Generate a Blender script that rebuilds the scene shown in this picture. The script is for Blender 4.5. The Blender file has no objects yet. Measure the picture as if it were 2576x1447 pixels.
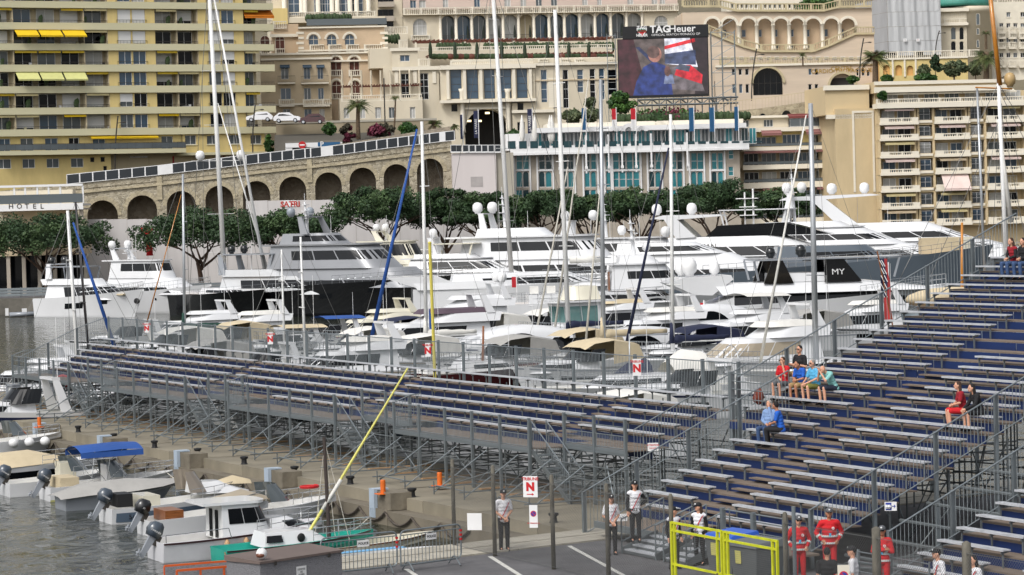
import bpy, math, random
import numpy as np
from mathutils import Vector, Matrix
random.seed(7)
sc = bpy.context.scene
COL = sc.collection
# ---------------------------------------------------------------- camera (pixel frame of 2576 x 1447)
F, CX, CY, YH, ROLL, CZ = 7000.0, 1288.0, 723.5, 525.0, 0.027, 9.9
_p = math.atan((CY - YH) / F)
FW = Vector((0, math.cos(_p), -math.sin(_p)))
_u0 = Vector((0, math.sin(_p), math.cos(_p))); _r0 = Vector((1, 0, 0))
UP = _u0 * math.cos(ROLL) + _r0 * math.sin(ROLL)
RT = _r0 * math.cos(ROLL) - _u0 * math.sin(ROLL)
CAM = Vector((0, 0, CZ))
cd = bpy.data.cameras.new('camera'); cam = bpy.data.objects.new('camera', cd); COL.objects.link(cam)
cam.matrix_world = Matrix(((RT.x, UP.x, -FW.x, 0), (RT.y, UP.y, -FW.y, 0), (RT.z, UP.z, -FW.z, CZ), (0, 0, 0, 1)))
cd.sensor_fit = 'HORIZONTAL'; cd.sensor_width = 36; cd.lens = 36 * F / 2576
cd.clip_start = 1; cd.clip_end = 5000
sc.camera = cam
# ---------------------------------------------------------------- light: bright overcast
SUN_EL, SUN_AZ = math.radians(48), math.radians(215)   # azimuth clockwise from +Y
wd = bpy.data.worlds.new('World'); sc.world = wd; wd.use_nodes = True
nt = wd.node_tree; bg = nt.nodes['Background']
sky = nt.nodes.new('ShaderNodeTexSky'); sky.sky_type = 'NISHITA'; sky.sun_disc = False
sky.sun_elevation = SUN_EL; sky.sun_rotation = SUN_AZ
sky.air_density = 1.0; sky.dust_density = 4.0; sky.ozone_density = 1.0
hs = nt.nodes.new('ShaderNodeHueSaturation'); hs.inputs['Saturation'].default_value = 0.22
nt.links.new(sky.outputs[0], hs.inputs['Color']); nt.links.new(hs.outputs[0], bg.inputs[0])
bg.inputs[1].default_value = 0.15
sl = bpy.data.lights.new('sun', 'SUN'); sun = bpy.data.objects.new('sun', sl); COL.objects.link(sun)
sl.energy = 1.15; sl.angle = math.radians(14); sl.color = (1.0, 0.97, 0.93)
_sd = Vector((math.sin(SUN_AZ) * math.cos(SUN_EL), math.cos(SUN_AZ) * math.cos(SUN_EL), math.sin(SUN_EL)))
sun.rotation_euler = _sd.to_track_quat('Z', 'Y').to_euler()
sc.view_settings.view_transform = 'Standard'; sc.view_settings.look = 'None'
sc.view_settings.exposure = 0.3; sc.view_settings.gamma = 1.0; sc.view_settings.use_curve_mapping = False
sc.cycles.max_bounces = 5; sc.cycles.diffuse_bounces = 2; sc.cycles.glossy_bounces = 3; sc.cycles.transparent_max_bounces = 8
sc.cycles.use_denoising = True
sc.cycles.caustics_reflective = False; sc.cycles.caustics_refractive = False
# ---------------------------------------------------------------- pixel helpers
def ray(x, y): return FW + RT * ((x - CX) / F) + UP * ((CY - y) / F)
def atY(x, y, Y):
    d = ray(x, y); return CAM + d * (Y / d.y)
def atZ(x, y, z):
    d = ray(x, y); return CAM + d * ((z - CZ) / d.z)
def zoomf(ox, oy, k=2.995): return lambda a, b: (ox + a / k, oy + b / k)
A1, A2, A3 = zoomf(0, 0), zoomf(858.7, 0), zoomf(1717.3, 0)
A4, A5, A6 = zoomf(0, 483), zoomf(858.7, 483), zoomf(1717.3, 483)
B1, B2, B3 = zoomf(0, 964), zoomf(858.7, 964), zoomf(1717.3, 964)
VV = lambda a, b: (a, b)
# ---------------------------------------------------------------- materials
def S(r, g, b, k=0.9):
    f = lambda c: ((c / 255) / 12.92 if c <= 10 else ((c / 255 + .055) / 1.055) ** 2.4) * k
    return (f(r), f(g), f(b))
_mats = {}
def mat(n, c=None, r=.6, m=0., var=.10, sc_=.6, bump=0., bs=8., st=(1, 1, 1), spec=.5, emit=None, es=1., fine=0., coat=0.):
    if n in _mats: return _mats[n]
    M_ = bpy.data.materials.new(n); M_.use_nodes = True; t = M_.node_tree; b = t.nodes['Principled BSDF']
    b.inputs['Roughness'].default_value = r; b.inputs['Metallic'].default_value = m
    b.inputs['Specular IOR Level'].default_value = spec; b.inputs['Coat Weight'].default_value = coat
    b.inputs['Base Color'].default_value = (*c, 1)
    if emit is not None:
        b.inputs['Emission Color'].default_value = (*emit, 1); b.inputs['Emission Strength'].default_value = es
    if var or bump:
        tc = t.nodes.new('ShaderNodeTexCoord'); mp = t.nodes.new('ShaderNodeMapping'); mp.inputs['Scale'].default_value = st
        t.links.new(tc.outputs['Object'], mp.inputs[0])
    if var:
        nz = t.nodes.new('ShaderNodeTexNoise'); nz.inputs['Scale'].default_value = sc_; nz.inputs['Detail'].default_value = 6; nz.inputs['Roughness'].default_value = .65
        t.links.new(mp.outputs[0], nz.inputs['Vector'])
        mr = t.nodes.new('ShaderNodeMapRange'); mr.inputs[1].default_value = .3; mr.inputs[2].default_value = .7
        mr.inputs[3].default_value = 1 - var * 1.6; mr.inputs[4].default_value = 1 + var * .7
        t.links.new(nz.outputs[0], mr.inputs[0])
        mx = t.nodes.new('ShaderNodeVectorMath'); mx.operation = 'SCALE'; mx.inputs[0].default_value = c
        t.links.new(mr.outputs[0], mx.inputs['Scale']); t.links.new(mx.outputs[0], b.inputs['Base Color'])
    if bump:
        n2 = t.nodes.new('ShaderNodeTexNoise'); n2.inputs['Scale'].default_value = bs; n2.inputs['Detail'].default_value = 4
        t.links.new(mp.outputs[0], n2.inputs['Vector'])
        bp = t.nodes.new('ShaderNodeBump'); bp.inputs['Strength'].default_value = bump; bp.inputs['Distance'].default_value = .1
        t.links.new(n2.outputs[0], bp.inputs['Height']); t.links.new(bp.outputs[0], b.inputs['Normal'])
    _mats[n] = M_; return M_
def stone_mat(n, c1, c2, scale=1.2, mortar=(.5, .46, .38), bump=.5):
    M_ = bpy.data.materials.new(n); M_.use_nodes = True; t = M_.node_tree; b = t.nodes['Principled BSDF']
    b.inputs['Roughness'].default_value = .9
    tc = t.nodes.new('ShaderNodeTexCoord'); v = t.nodes.new('ShaderNodeTexVoronoi'); v.inputs['Scale'].default_value = scale
    v2 = t.nodes.new('ShaderNodeTexVoronoi'); v2.feature = 'DISTANCE_TO_EDGE'; v2.inputs['Scale'].default_value = scale
    for k in (v, v2): t.links.new(tc.outputs['Object'], k.inputs['Vector'])
    cr = t.nodes.new('ShaderNodeValToRGB'); cr.color_ramp.elements[0].color = (*c1, 1); cr.color_ramp.elements[1].color = (*c2, 1)
    sp = t.nodes.new('ShaderNodeSeparateColor'); t.links.new(v.outputs['Color'], sp.inputs[0]); t.links.new(sp.outputs[0], cr.inputs[0])
    mr = t.nodes.new('ShaderNodeMapRange'); mr.inputs[1].default_value = .0; mr.inputs[2].default_value = .1; t.links.new(v2.outputs['Distance'], mr.inputs[0])
    mx = t.nodes.new('ShaderNodeMix'); mx.data_type = 'RGBA'; mx.inputs[6].default_value = (*mortar, 1)
    t.links.new(mr.outputs[0], mx.inputs[0]); t.links.new(cr.outputs[0], mx.inputs[7]); t.links.new(mx.outputs[2], b.inputs['Base Color'])
    bp = t.nodes.new('ShaderNodeBump'); bp.inputs['Strength'].default_value = bump; bp.inputs['Distance'].default_value = .15
    t.links.new(mr.outputs[0], bp.inputs['Height']); t.links.new(bp.outputs[0], b.inputs['Normal'])
    _mats[n] = M_; return M_
# ---------------------------------------------------------------- mesh builder
class M:
    def __init__(s): s.v = []; s.f = []; s.m = []
    def add(s, vs, fs, mi=0):
        o = len(s.v); s.v += [tuple(v) for v in vs]
        for f in fs: s.f.append([i + o for i in f]); s.m.append(mi)
        return s
    def box(s, x0, y0, z0, x1, y1, z1, mi=0):
        return s.add([(x0, y0, z0), (x1, y0, z0), (x1, y1, z0), (x0, y1, z0), (x0, y0, z1), (x1, y0, z1), (x1, y1, z1), (x0, y1, z1)],
                     [(0, 3, 2, 1), (4, 5, 6, 7), (0, 1, 5, 4), (1, 2, 6, 5), (2, 3, 7, 6), (3, 0, 4, 7)], mi)
    def quad(s, a, b, c, d, mi=0): return s.add([a, b, c, d], [(0, 1, 2, 3)], mi)
    def bar(s, p, q, w, h, mi=0, up=(0, 0, 1)):
        p = Vector(p); q = Vector(q); d = (q - p).normalized(); u = Vector(up)
        if abs(d.dot(u)) > .98: u = Vector((1, 0, 0))
        a = d.cross(u).normalized() * w / 2; b = a.cross(d).normalized() * h / 2
        vs = [p - a - b, p + a - b, p + a + b, p - a + b, q - a - b, q + a - b, q + a + b, q - a + b]
        return s.add(vs, [(0, 3, 2, 1), (4, 5, 6, 7), (0, 1, 5, 4), (1, 2, 6, 5), (2, 3, 7, 6), (3, 0, 4, 7)], mi)
    def tube(s, p, q, r0, r1=None, n=6, mi=0, caps=True):
        p = Vector(p); q = Vector(q); r1 = r0 if r1 is None else r1
        d = (q - p).normalized(); u = Vector((0, 0, 1)) if abs(d.z) < .95 else Vector((1, 0, 0))
        a = d.cross(u).normalized(); b = a.cross(d)
        vs = []
        for c, r in ((p, r0), (q, r1)):
            for i in range(n):
                t = 2 * math.pi * i / n; vs.append(c + a * (r * math.cos(t)) + b * (r * math.sin(t)))
        fs = [(i, (i + 1) % n, n + (i + 1) % n, n + i) for i in range(n)]
        if caps: fs += [tuple(range(n))[::-1], tuple(range(n, 2 * n))]
        return s.add(vs, fs, mi)
    def path(s, pts, r, n=5, mi=0):
        for a, b in zip(pts, pts[1:]): s.tube(a, b, r, None, n, mi)
        return s
    def prism(s, poly, y0, y1, mi=0):   # poly in (x,z), extruded along y
        n = len(poly); vs = [(x, y0, z) for x, z in poly] + [(x, y1, z) for x, z in poly]
        return s.add(vs, [tuple(range(n)), tuple(range(2 * n - 1, n - 1, -1))] + [(i, n + i, n + (i + 1) % n, (i + 1) % n) for i in range(n)], mi)
    def slab(s, poly, z0, z1, mi=0):    # poly in (x,y) ccw, extruded along z
        n = len(poly); vs = [(x, y, z0) for x, y in poly] + [(x, y, z1) for x, y in poly]
        return s.add(vs, [tuple(range(n))[::-1], tuple(range(n, 2 * n))] + [(i, (i + 1) % n, n + (i + 1) % n, n + i) for i in range(n)], mi)
    def lathe(s, prof, c=(0, 0, 0), n=12, mi=0):   # prof (r,z)
        k = len(prof); vs = []
        for r, z in prof:
            for i in range(n):
                t = 2 * math.pi * i / n; vs.append((c[0] + r * math.cos(t), c[1] + r * math.sin(t), c[2] + z))
        fs = [(j * n + i, j * n + (i + 1) % n, (j + 1) * n + (i + 1) % n, (j + 1) * n + i) for j in range(k - 1) for i in range(n)]
        fs += [tuple(range(n))[::-1], tuple(range((k - 1) * n, k * n))]
        return s.add(vs, fs, mi)
    def ball(s, c, rx, ry=None, rz=None, n=10, k=6, mi=0):
        ry = rx if ry is None else ry; rz = rx if rz is None else rz
        vs = [(c[0], c[1], c[2] - rz)]
        for j in range(1, k):
            ph = math.pi * j / k - math.pi / 2
            for i in range(n):
                t = 2 * math.pi * i / n
                vs.append((c[0] + rx * math.cos(ph) * math.cos(t), c[1] + ry * math.cos(ph) * math.sin(t), c[2] + rz * math.sin(ph)))
        vs.append((c[0], c[1], c[2] + rz)); L = len(vs) - 1
        fs = [(0, 1 + (i + 1) % n, 1 + i) for i in range(n)]
        for j in range(k - 2):
            o = 1 + j * n; fs += [(o + i, o + (i + 1) % n, o + n + (i + 1) % n, o + n + i) for i in range(n)]
        o = 1 + (k - 2) * n; fs += [(o + i, o + (i + 1) % n, L) for i in range(n)]
        return s.add(vs, fs, mi)
    def loft(s, rings, mi=0, caps=True, closed=True):
        n = len(rings[0]); k = len(rings); vs = [v for r in rings for v in r]
        e = n if closed else n - 1
        fs = [(j * n + i, j * n + (i + 1) % n, (j + 1) * n + (i + 1) % n, (j + 1) * n + i) for j in range(k - 1) for i in range(e)]
        if caps: fs += [tuple(range(n))[::-1], tuple(range((k - 1) * n, k * n))]
        return s.add(vs, fs, mi)
    def mesh(s, name, mats, smooth=False):
        me = bpy.data.meshes.new(name); me.from_pydata(s.v, [], s.f)
        for m in (mats if isinstance(mats, (list, tuple)) else [mats]): me.materials.append(m)
        if any(s.m): me.polygons.foreach_set('material_index', s.m)
        if smooth: me.polygons.foreach_set('use_smooth', [True] * len(me.polygons))
        me.update(); return me
def ob(name, data, par=None, loc=None, rz=0., mw=None, scale=None, kind=None, label=None):
    o = bpy.data.objects.new(name, data); COL.objects.link(o)
    if par is not None: o.parent = par
    if mw is not None: o.matrix_basis = mw
    else:
        if loc is not None: o.location = loc
        if rz: o.rotation_euler = (0, 0, rz)
        if scale is not None: o.scale = scale
    if kind: o['kind'] = kind
    if label: o['label'] = label
    return o
def mk(name, mb, mats, par=None, smooth=False, **k): return ob(name, mb.mesh(name, mats, smooth), par, **k)
def tag(o, label, cat, group=None):
    o['label'] = label; o['category'] = cat
    if group: o['group'] = group
    return o
def thing(name, label, cat, loc=(0, 0, 0), rz=0., group=None): return tag(ob(name, None, None, loc, rz), label, cat, group)
def struct(o): o['kind'] = 'structure'; return o
def smooth_by_angle(o, a=40):
    me = o.data; me.polygons.foreach_set('use_smooth', [True] * len(me.polygons))
    try: me.set_sharp_from_angle(angle=math.radians(a))
    except Exception: pass
    return o
_unit = {}
def unit_tube(mt, n=8):
    k = (mt.name, n)
    if k not in _unit: _unit[k] = M().tube((0, 0, 0), (0, 0, 1), 1, None, n).mesh('tube', mt, False)
    return _unit[k]
def rod(name, p, q, r, mt, par=None, n=8, r2=None):      # a straight round bar as its own object (shared mesh)
    p = Vector(p); q = Vector(q); d = q - p
    mw = Matrix.Translation(p) @ d.to_track_quat('Z', 'Y').to_matrix().to_4x4() @ Matrix.Diagonal((r, r if r2 is None else r2, d.length, 1))
    return ob(name, unit_tube(mt, n), par, mw=mw)
_ub = {}
def unit_box(mt):
    if mt.name not in _ub: _ub[mt.name] = M().box(-.5, -.5, -.5, .5, .5, .5).mesh('box', mt)
    return _ub[mt.name]
def brick(name, x0, y0, z0, x1, y1, z1, mt, par=None):   # axis box as its own object (shared mesh)
    return ob(name, unit_box(mt), par, loc=((x0 + x1) / 2, (y0 + y1) / 2, (z0 + z1) / 2), scale=(abs(x1 - x0), abs(y1 - y0), abs(z1 - z0)))
def text(name, body, mt, par, loc, size, rot=(math.pi / 2, 0, 0), ext=.01, ax='CENTER', sx=1., bold=0., ay='CENTER'):
    c = bpy.data.curves.new(name, 'FONT'); c.body = body; c.size = size; c.extrude = ext; c.align_x = ax; c.align_y = ay; c.offset = bold
    c.resolution_u = 2; t_ = bpy.data.objects.new('lettering_source', c)
    me = bpy.data.meshes.new_from_object(t_); bpy.data.objects.remove(t_); bpy.data.curves.remove(c)
    me.materials.clear(); me.materials.append(mt)
    o = bpy.data.objects.new(name, me); COL.objects.link(o); o.parent = par; o.location = loc; o.rotation_euler = rot; o.scale = (sx, 1, 1)
    return o
# common materials
WHITE = mat('white_paint', S(236, 236, 236), .45, var=.06)
GEL = mat('white_gelcoat', S(230, 231, 233), .22, var=.04, sc_=.25, coat=.3)
CREAMG = mat('cream_gelcoat', S(226, 221, 202), .25, var=.05, sc_=.3, coat=.3)
GREYG = mat('grey_gelcoat', S(150, 155, 162), .25, var=.06, sc_=.3, coat=.3)
BLACKG = mat('black_gelcoat', S(14, 15, 18), .12, var=.05, sc_=.3, coat=.4)
NAVY = mat('navy_paint', S(24, 34, 70), .35, var=.08)
GLASS = mat('dark_glass', S(14, 17, 21), .1, var=.0, spec=.35)
GLASSB = mat('blue_glass', S(70, 92, 112), .05, var=.15, sc_=.15, spec=.9)
GLASSG = mat('grey_glass', S(96, 104, 108), .06, var=.15, sc_=.2, spec=.8)
CURT = mat('curtained_glass', S(190, 190, 186), .15, var=.12, sc_=.8, spec=.8)
ALU = mat('aluminium', S(206, 209, 214), .38, .25, var=.14, sc_=2.2)
GALV = mat('galvanised_steel', S(140, 148, 152), .45, .6, var=.16, sc_=2.5)
GALVD = mat('dull_galvanised_steel', S(118, 124, 126), .55, .5, var=.2, sc_=2.)
CHROME = mat('stainless_steel', S(205, 208, 210), .18, .9, var=.04)
WIRE = mat('steel_wire', S(120, 120, 118), .5, .5, var=0)
ROPE = mat('rope', S(205, 200, 188), .8, var=.1)
BLACK = mat('black_rubber', S(24, 24, 26), .6, var=.1)
RED = mat('red_paint', S(196, 30, 34), .5, var=.06)
WOOD = mat('varnished_wood', S(140, 84, 44), .35, var=.25, sc_=3., st=(1, 8, 8))
TEAK = mat('teak_deck', S(176, 146, 112), .65, var=.18, sc_=2., st=(1, 10, 1))
CANVW = mat('white_canvas', S(228, 226, 220), .85, var=.08, bump=.3, bs=3)
CANVB = mat('beige_canvas', S(208, 192, 160), .85, var=.1, bump=.3, bs=3)
CANVBLUE = mat('blue_canvas', S(38, 84, 160), .8, var=.12, bump=.3, bs=3)
CANVNAVY = mat('navy_canvas', S(28, 36, 66), .8, var=.12, bump=.3, bs=3)
CANVGREY = mat('grey_canvas', S(170, 168, 164), .85, var=.1, bump=.3, bs=3)
CONC = mat('concrete', S(164, 156, 140), .9, var=.22, sc_=.7, bump=.35, bs=5)
# ================================================================= SETTING
ZW = -1.7                                             # water level
TH = math.radians(26.5); ROT = TH - math.pi / 2       # pier frame: local x along the pier (to the right), local y away from camera
UX = Vector((math.sin(TH), -math.cos(TH), 0)); WY = Vector((math.cos(TH), math.sin(TH), 0))
OL = Vector((7.52, 99.04, 0)); OR = Vector((6.704, 85.95, 0))
def lw(O, x, y, z=0.): return O + UX * x + WY * y + Vector((0, 0, z))
def lo(O, p): d = Vector(p) - O; return Vector((d.dot(UX), d.dot(WY), p[2]))
def plz(O, R, a, b, z): return lo(O, atZ(*R(a, b), z))
def water_mat():
    m = bpy.data.materials.new('harbour_water'); m.use_nodes = True; t = m.node_tree; b = t.nodes['Principled BSDF']
    b.inputs['Base Color'].default_value = (.012, .02, .022, 1); b.inputs['Roughness'].default_value = .07; b.inputs['IOR'].default_value = 1.33; b.inputs['Specular IOR Level'].default_value = .3
    tc = t.nodes.new('ShaderNodeTexCoord'); mp = t.nodes.new('ShaderNodeMapping'); mp.inputs['Scale'].default_value = (1, .55, 1)
    t.links.new(tc.outputs['Object'], mp.inputs[0])
    n1 = t.nodes.new('ShaderNodeTexNoise'); n1.inputs['Scale'].default_value = .9; n1.inputs['Detail'].default_value = 5; n1.inputs['Distortion'].default_value = .8
    n2 = t.nodes.new('ShaderNodeTexNoise'); n2.inputs['Scale'].default_value = .12; n2.inputs['Detail'].default_value = 3
    for n in (n1, n2): t.links.new(mp.outputs[0], n.inputs['Vector'])
    c = t.nodes.new('ShaderNodeMix'); c.data_type = 'RGBA'; c.inputs[6].default_value = (.010, .016, .018, 1); c.inputs[7].default_value = (.035, .038, .022, 1)  # olive tint in the base colour stands in for reflections on the water
    t.links.new(n2.outputs[0], c.inputs[0]); t.links.new(c.outputs[2], b.inputs['Base Color'])
    bp = t.nodes.new('ShaderNodeBump'); bp.inputs['Strength'].default_value = 1.0; bp.inputs['Distance'].default_value = .2
    t.links.new(n1.outputs[0], bp.inputs['Height']); t.links.new(bp.outputs[0], b.inputs['Normal'])
    return m
struct(mk('water', M().quad((-500, 20, ZW), (500, 20, ZW), (500, 420, ZW), (-500, 420, ZW)), water_mat()))
ASPH = mat('asphalt', S(104, 103, 105), .9, var=.26, sc_=.5, bump=.4, bs=30)
COPE = mat('coping_stone', S(176, 170, 156), .85, var=.16, sc_=1.0, bump=.3, bs=6)
LINE = mat('road_paint', S(214, 213, 206), .8, var=.25, sc_=6)
# near quay: asphalt car park with a stone coping along the water
EA = Vector((2.5, 85.1, 0)); ED = Vector((.806, .592, 0)).normalized(); EN = Vector((ED.y, -ED.x, 0))   # EN points to the camera side
def ed(t, n, z=0.): return EA + ED * t + EN * n + Vector((0, 0, z))
struct(mk('quay', M().slab([tuple(ed(-60, 2.3).xy), tuple(ed(-60, 70).xy), tuple(ed(60, 70).xy), tuple(ed(60, 2.3).xy)], -5, 0), ASPH))
cp = struct(ob('quay_edge', None))
for i in range(-24, 16):
    a, b = i * 1.6 + .015, i * 1.6 + 1.585
    for n0, n1, dz in ((0, 1.12, .06), (1.14, 2.3, .045)):
        mk('coping_stone', M().slab([tuple(ed(a, n1).xy), tuple(ed(b, n1).xy), tuple(ed(b, n0).xy), tuple(ed(a, n0).xy)], -5 if n0 == 0 else -.3, dz), COPE, cp)
for (p, q) in [((1120, 1305), (1350, 1450)), ((1715, 1225), (2130, 1450)), ((490, 1400), (580, 1460))]:
    a = atZ(*B2(*p), .004); b = atZ(*B2(*q), .004); d = (b - a).normalized(); n = Vector((-d.y, d.x, 0)) * .07
    a.z = b.z = .004; b = b + d * 3
    struct(mk('road_marking', M().quad(a - n, b - n, b + n, a + n), LINE))
# pier that carries the stands
pier = struct(ob('pier', None, None, OL, ROT))
PCONC = mat('pier_concrete', S(126, 118, 103), .92, var=.28, sc_=.8, bump=.4, bs=4)
PDECK = mat('pier_deck', S(146, 138, 120), .9, var=.35, sc_=.6, bump=.2, bs=6)
for i in range(30):
    x0 = -90 + i * 4.6
    brick('slab', x0 + .02, -8.7, -6, x0 + 4.58, -1.6, -.70 - .015 * (i % 2), PDECK, pier)
    brick('ledge_slab', x0 - 1.5, -9.45, -6, x0 + 3.04, -8.72, -1.14 - .02 * (i % 3 == 0), PCONC, pier)
brick('slab', 6, -1.55, -6, 60, 10, -.72, PDECK, pier)
# far quay with its road
FQ = mat('far_quay_stone', S(112, 108, 100), .9, var=.3, sc_=.4, bump=.3, bs=3)
fq = struct(mk('far_quay', M().slab([(-400, 349), (-400, 2000), (400, 2000), (400, 349)], -6, .3), FQ))
struct(mk('far_road', M().quad((-300, 352.5, .305), (300, 352.5, .305), (300, 380, .305), (-300, 380, .305)), ASPH))
HILL = mat('hillside_earth', S(120, 112, 92), .95, var=.3, sc_=.05, bump=.5, bs=.4)
hm = M(); nx, ny = 60, 24; vs = []
for j in range(ny + 1):
    for i in range(nx + 1):
        x = -200 + 400 * i / nx; y = 470 + 330 * j / ny
        vs.append((x, y, -3 + 100 * (j / ny) ** .8 + 2.5 * math.sin(i * 1.7 + j) + 2 * math.sin(i * .6 - j * 1.3)))
hm.add(vs, [(j * (nx + 1) + i, j * (nx + 1) + i + 1, (j + 1) * (nx + 1) + i + 1, (j + 1) * (nx + 1) + i) for j in range(ny) for i in range(nx)])
struct(mk('hill', hm, HILL, smooth=True))
# ================================================================= GRANDSTANDS
BLUE = mat('blue_riser_panel', S(10, 40, 92), .55, var=.12, sc_=1.2)
PLY = mat('plywood_deck', S(126, 112, 99), .8, var=.22, sc_=1.5, st=(1, 3, 3))
GST = 2.57
def bench_mesh(L):
    m = M()
    m.box(0, -.11, -.038, L, -.012, 0); m.box(0, .012, -.038, L, .11, 0); m.box(0, -.122, -.05, L, -.11, .004)
    n = max(2, int(round(L / 1.28)) + 1)
    for i in range(n):
        x = .12 + (L - .24) * i / (n - 1)
        m.box(x - .018, -.06, -.47, x + .018, -.02, -.045, 1); m.bar((x, -.1, -.1), (x, .12, -.06), .05, .05, 1)
    return m.mesh('bench', [ALU, GALVD])
_bm = {}
def bench(par, x0, x1, y, z):
    L = round(x1 - x0, 1)
    if L not in _bm: _bm[L] = bench_mesh(L)
    return ob('bench', _bm[L], par, (x0, y, z))
def rowdeck(par, x0, x1, y, z, s, front_drop):
    """deck boards of one row (foot level z) and the blue riser panels hanging from its front edge"""
    x = x0
    while x < x1 - .2:
        e = min(x + GST, x1)
        brick('deck_board', x + .008, y - .50, z - .04, e - .008, y + s - .503, z, PLY, par)
        if front_drop > .05: brick('riser_panel', x + .02, y - .515, z - front_drop, e - .02, y - .502, z - .045, BLUE, par)
        x = e
def fence_mesh(L, h, name='fence_panel', z0=.12, sp=.115, mid=()):
    m = M(); m.tube((0, 0, h), (L, 0, h), .022, None, 6); m.tube((0, 0, z0), (L, 0, z0), .018, None, 5)
    for z in mid: m.tube((0, 0, z), (L, 0, z), .018, None, 5)
    n = int(L / sp)
    for i in range(1, n): m.tube((L * i / n, 0, z0), (L * i / n, 0, h if not mid else mid[-1]), .0095, None, 4, 0, False)
    return m.mesh(name, GALV)
def slope_fence(par, x, y0, y1, top, bot, post_to=None, bay=1.95, sp=.12):
    """raking guard fence in the plane x; top(y), bot(y) give its edges; one panel per bay"""
    n = max(1, int(round((y1 - y0) / bay)))
    for i in range(n):
        a = y0 + (y1 - y0) * i / n; b = y0 + (y1 - y0) * (i + 1) / n
        m = M(); m.tube((0, a, top(a)), (0, b, top(b)), .024, None, 6); m.tube((0, a, bot(a)), (0, b, bot(b)), .02, None, 5)
        k = int((b - a) / sp)
        for j in range(k + 1):
            y = a + (b - a) * j / k; m.tube((0, y, bot(y)), (0, y, top(y)), .0105, None, 4, 0, False)
        mk('fence_panel', m, GALV, par, loc=(x, 0, 0))
        if post_to is not None: brick('fence_post', x - .14, a + .03, post_to, x - .04, a + .13, top(a) + .02, GALV, par)
def scaffold(par, xs, ys, ztop, zb, lev=(.35, 1.15), seed=1, braces=.55):
    R = random.Random(seed)
    for i, x in enumerate(xs):
        for j, y in enumerate(ys):
            zt = ztop(x, y)
            rod('scaffold_post', (x, y, zb), (x, y, zt), .03, GALVD, par, 6)
            for l in lev:
                z = zb + l
                if z > zt - .15: continue
                if i + 1 < len(xs): rod('scaffold_ledger', (x, y, z), (xs[i + 1], y, z + .01 * j), .024, GALVD, par, 6)
                if j + 1 < len(ys): rod('scaffold_ledger', (x, y, z - .05), (x, ys[j + 1], z - .05), .024, GALVD, par, 6)
            if i + 1 < len(xs) and R.random() < braces:
                a, b = (x, xs[i + 1]) if R.random() < .5 else (xs[i + 1], x)
                rod('scaffold_brace', (a, y + .05, zb + .15), (b, y + .05, min(zt, ztop(xs[i + 1], y)) - .15), .022, GALV, par, 6)
            if j + 1 < len(ys) and R.random() < braces * .8:
                rod('scaffold_brace', (x + .05, y, zb + .15), (x + .05, ys[j + 1], min(zt, ztop(x, ys[j + 1])) - .1), .022, GALVD, par, 6)
def stair(par, x, y0, y1, zt, zb, n, run, name='staircase', d=(1, 0)):
    """flight descending along +x (d=(1,0)); width y0..y1"""
    st = ob(name, None, par, (x, 0, 0)); R_ = run / n; H = (zt - zb) / n
    for y in (y0, y1):
        mk('stringer', M().bar((0, y, zt - .1), (run, y, zb + .02), .04, .18), GALVD, st)
        hm_ = M(); hm_.tube((0, y, zt + 1.0), (run, y, zb + 1.05), .024, None, 6); hm_.tube((run, y, zb), (run, y, zb + 1.05), .024, None, 6); hm_.tube((0, y, zt), (0, y, zt + 1.), .024, None, 6)
        for i in range(1, int(run / .14)):
            t = i * .14 / run
            if i % 1 == 0: hm_.tube((run * t, y, zt + (zb - zt) * t + .02), (run * t, y, zt + (zb - zt) * t + 1.), .008, None, 4, 0, False)
        mk('handrail', hm_, GALV, st)
    for i in range(n):
        brick('tread', i * R_ + .02, y0 + .02, zt - (i + 1) * H - .05, (i + 1) * R_ + .03, y1 - .02, zt - (i + 1) * H, GALV, st)
    return st
# ---------- left stand
LS = thing('grandstand', 'long low grandstand of aluminium benches with blue risers on the pier', 'grandstand', OL, ROT)
sL, dL, nL, LX = .66, .292, 6, 71.0
def seatL(k): return 3.0 - k * dL
AISLES = [-62.9 + 18.7 * i for i in range(4)]         # left edges of the four aisles
FWD = [(-71.6, -61.0), (-55.2, -42.4), (-36.5, -23.8), (-17.6, -5.5)]
SET = [(-59.9, -55.3), (-41.2, -36.6), (-22.6, -17.7), (-4.2, .4)]
for k in range(nL):
    xs = [-LX + .05 * k]
    for a in AISLES:
        if k: xs += [a - .1 * k, a + 1.15 - .12 * k]
    xs.append(0)
    for a, b in zip(xs[::2], xs[1::2]):
        if k < 5: bench(LS, a, b, -k * sL, seatL(k))
        else:
            for f0, f1 in FWD:
                lo_, hi_ = max(a, f0 + 1.2), min(b, f1)
                if hi_ - lo_ > 2: bench(LS, lo_, hi_, -k * sL, seatL(k))
    if k < 5: rowdeck(LS, -LX, .2, -k * sL, seatL(k) - .47, sL, dL if k < 4 else .40)
    else:
        for f0, f1 in FWD: rowdeck(LS, f0, f1, -k * sL, seatL(k) - .47, sL, .05)
for a in AISLES:                                      # half steps in the aisles
    for k in range(1, 5): brick('half_step', a + .05 - .11 * k, -k * sL - .42, seatL(k) - .33, a + 1.05 - .11 * k, -k * sL - .12, seatL(k) - .28, PLY, LS)
for f0, f1 in FWD: brick('deck_board', f0, -5.05, 1.06, f1, -3.81, 1.10, PLY, LS); brick('edge_beam', f0, -5.13, .93, f1, -5.05, 1.12, GALV, LS)
for f0, f1 in SET: brick('deck_board', f0, -4.28, 1.30, f1, -3.15, 1.34, PLY, LS); brick('edge_beam', f0, -4.36, 1.15, f1, -4.28, 1.36, GALV, LS)
nb = 28; bay = LX / nb
fm = fence_mesh(bay, 1.38)
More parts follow.
